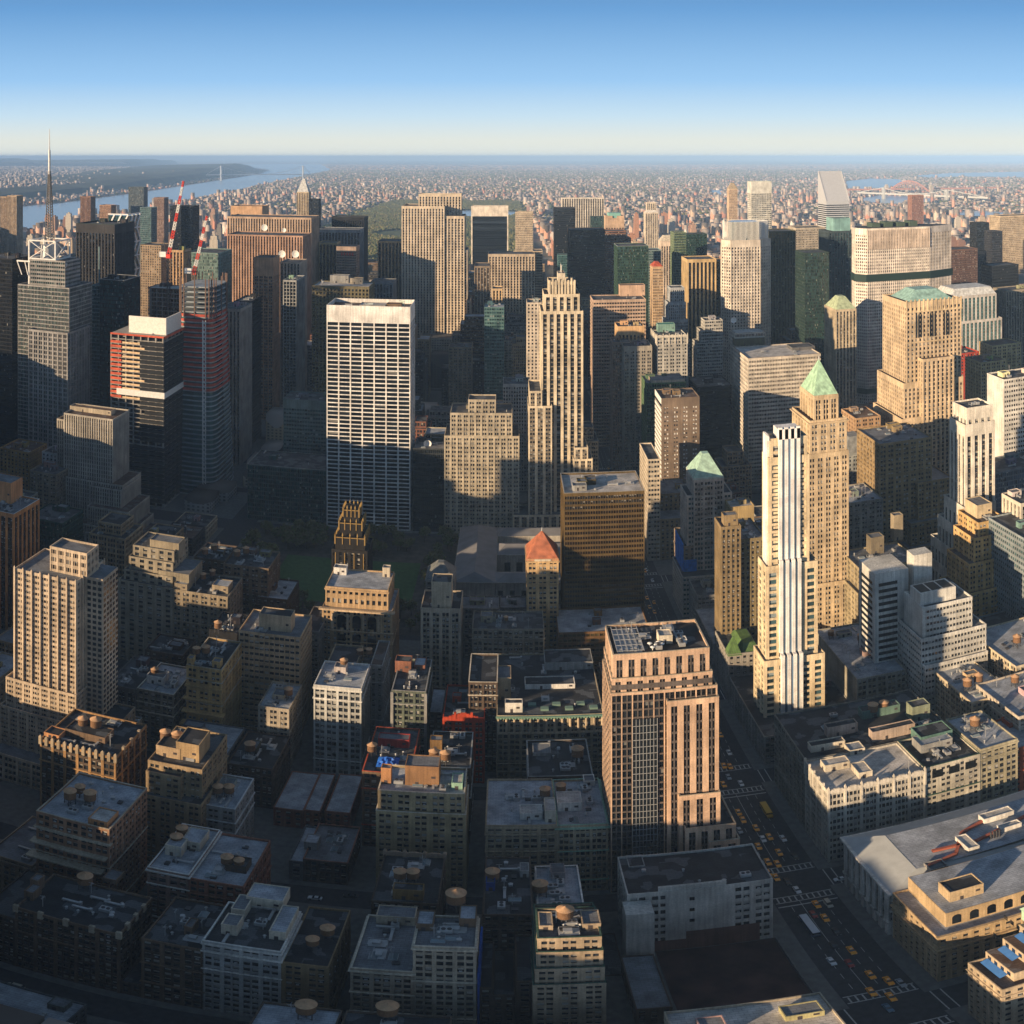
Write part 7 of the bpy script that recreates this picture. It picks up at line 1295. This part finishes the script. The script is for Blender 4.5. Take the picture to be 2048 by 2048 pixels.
# ------------------------------------------------------------------ the little park: lawn, trees
lw = M(); lw.quad((-160, 566, .17), (-62, 566, .17), (-62, 640, .17), (-160, 640, .17)); lw.build('lawn', plain('shaded lawn', (.05, .10, .035), .95, var=.2, scale=.3), kind='structure')
gv = M(); gv.quad((-196, 527, .162), (-38, 527, .162), (-38, 702-9, .162), (-196, 702-9, .162)); gv.build('park_ground', plain('park gravel', (.07, .065, .055), .95, var=.3, scale=.2), kind='structure')
bark = plain('bark', (.06, .05, .04)); lf = leafm('budding leaves', [(.09, .12, .04), (.15, .13, .06), (.10, .14, .04), (.19, .15, .08), (.12, .12, .06)]); VAR = []
for v in range(3):
    rr = np.random.default_rng(40+v); t = thing('park_tree', 'x', 'tree'); tr = M(); tr.cyl(0, 0, 0, 4.5, .38, .26, 8)
    for i in range(6): a = i*1.05+v; tr.bar((0, 0, 3.8), (cos(a)*3.2, sin(a)*3.2, 8+rr.random()*2.5), .2); tr.bar((cos(a)*1.6, sin(a)*1.6, 6.2), (cos(a+.7)*3.6, sin(a+.7)*3.6, 9.5), .1)
    tr.build('trunk', bark, t); n = 420; u = rr.normal(size=(n, 3)); u /= np.linalg.norm(u, axis=1)[:, None]; rad = rr.uniform(.35, 1, n)**.6
    lobes = rr.normal(size=(7, 3))*.5; c = np.array([0, 0, 9.2])+u*rad[:, None]*np.array([4.2, 4.2, 3.6])*rr.uniform(.75, 1.1, (n, 1)); c += lobes[rr.integers(0, 7, n)]
    d1 = rr.normal(size=(n, 3))*.55; d2 = rr.normal(size=(n, 3))*.55; V = np.stack([c-d1, c+d2, c+d1, c-d2], 1).reshape(-1, 3); me = npmesh('crown', V, np.arange(n*4).reshape(-1, 4), [lf]); ob('crown', me, t); VAR.append(t)
rr = random.Random(5); cnt = 0
for i in range(400):
    X, Y = rr.uniform(-192, -42), rr.uniform(531, 688)
    if -165 < X < -57 and 560 < Y < 645: continue
    if cnt >= 120: break
    t = VAR[cnt % 3] if cnt < 3 else copy_tree(VAR[cnt % 3]); t.location = (X, Y, .16); s = rr.uniform(.8, 1.25); t.scale = (s, s, s); t.rotation_euler.z = rr.uniform(0, 6.28); cnt += 1
    t['label'] = 'brownish green budding tree in the shaded little park behind the black gothic tower'; t['group'] = 'trees in the little park'
# ------------------------------------------------------------------ far bridges
def bridge(label, towers, y_deck, x0, x1, th, name='suspension_bridge', col=(.3, .32, .34), dz=60):
    t = thing(name, label, 'bridge'); st = plain('bridge steel '+str(col), col); m = M()
    pts = [P(a, b_) for a, b_ in (towers[0], towers[1])]; (ax, ay), (bx_, by) = pts; dirx = Vector((bx_-ax, by-ay, 0)); L_ = dirx.length; dirx.normalize(); e0, e1 = Vector((ax, ay, 0))-dirx*L_*x0, Vector((bx_, by, 0))+dirx*L_*x1
    m.bar((e0.x, e0.y, dz), (e1.x, e1.y, dz), 12); n = int((e1-e0).length/120)
    m.build('deck', st, t)
    for (X, Y) in pts:
        k = M()
        for o_ in (-12, 12): k.box(X-7, X+7, Y+o_-6, Y+o_+6, 0, th)
        k.box(X-6, X+6, Y-12, Y+12, th-16, th-4); k.build('tower', st, t)
    c = M(); prev = None
    for i in range(25):
        u = i/24; p = Vector((ax, ay, 0))+dirx*L_*u; z = dz+8+(th-dz-8)*(2*u-1)**2
        if prev is not None: c.bar(prev, (p.x, p.y, z), 4); 
        c.bar((p.x, p.y, dz), (p.x, p.y, z), 1.5); prev = (p.x, p.y, z)
    c.bar((ax, ay, th), (e0.x, e0.y, dz), 4); c.bar((bx_, by, th), (e1.x, e1.y, dz), 4); c.build('cable', st, t)
bridge('pale far suspension bridge across the wide river on the left horizon', ((442, 361), (606, 360)), 0, .18, .1, 190, col=(.5, .55, .6), dz=75)
bridge('low suspension bridge with pale deck over the right-hand waterways', ((1767, 398), (1893, 404)), 0, .45, .6, 85, col=(.45, .46, .45), dz=40)
def arch():
    t = thing('arch_bridge', 'reddish steel arch bridge with two stone gate towers behind the low suspension bridge', 'bridge'); (ax, ay), (bx_, by) = P(1773, 388), P(1862, 388); m = M(); n = 20; r = plain('red brown bridge steel', (.42, .2, .15))
    for i in range(n):
        u, v = i/n, (i+1)/n; f = lambda s, h: (ax+(bx_-ax)*s, ay+(by-ay)*s, h*4*s*(1-s))
        m.bar(f(u, 110), f(v, 110), 9); m.bar((f(u, 0)[0], f(u, 0)[1], 42), f(u, 110), 3); m.bar(f(u, 80), f(v, 110), 4)
    m.build('arch', r, t); d = M(); d.bar((ax-500, ay, 42), (bx_+700, by, 42), 12); d.build('deck', r, t)
    for X, Y in ((ax, ay), (bx_, by)): k = M(); k.box(X-14, X+14, Y-14, Y+14, 0, 70); k.box(X-9, X+9, Y-9, Y+9, 70, 80); k.build('gate_tower', wall((.5, .44, .36)), t)
arch()
# ------------------------------------------------------------------ haze
hz = M(); hz.box(-72000, 72000, -3500, 72000, -3, 352); hm_ = bpy.data.materials.new('haze'); hm_.use_nodes = True; nt = hm_.node_tree; nt.nodes.clear()
o_ = N(nt, 'ShaderNodeOutputMaterial'); v_ = N(nt, 'ShaderNodeVolumePrincipled'); v_.inputs['Color'].default_value = (.38, .62, 1.0, 1); v_.inputs['Density'].default_value = 5.2e-5; v_.inputs['Anisotropy'].default_value = -.22
nt.links.new(v_.outputs[0], o_.inputs['Volume']); hz.build('haze', hm_, kind='stuff')['label'] = 'thin blue evening haze over the distant city'
for o in list(bpy.data.objects):
    if o.get('_z') is not None: del o['_z']
print('OBJECTS', len(bpy.data.objects), 'LOTS', len(LOTS), 'POLYS', sum(len(m.polygons) for m in bpy.data.meshes))
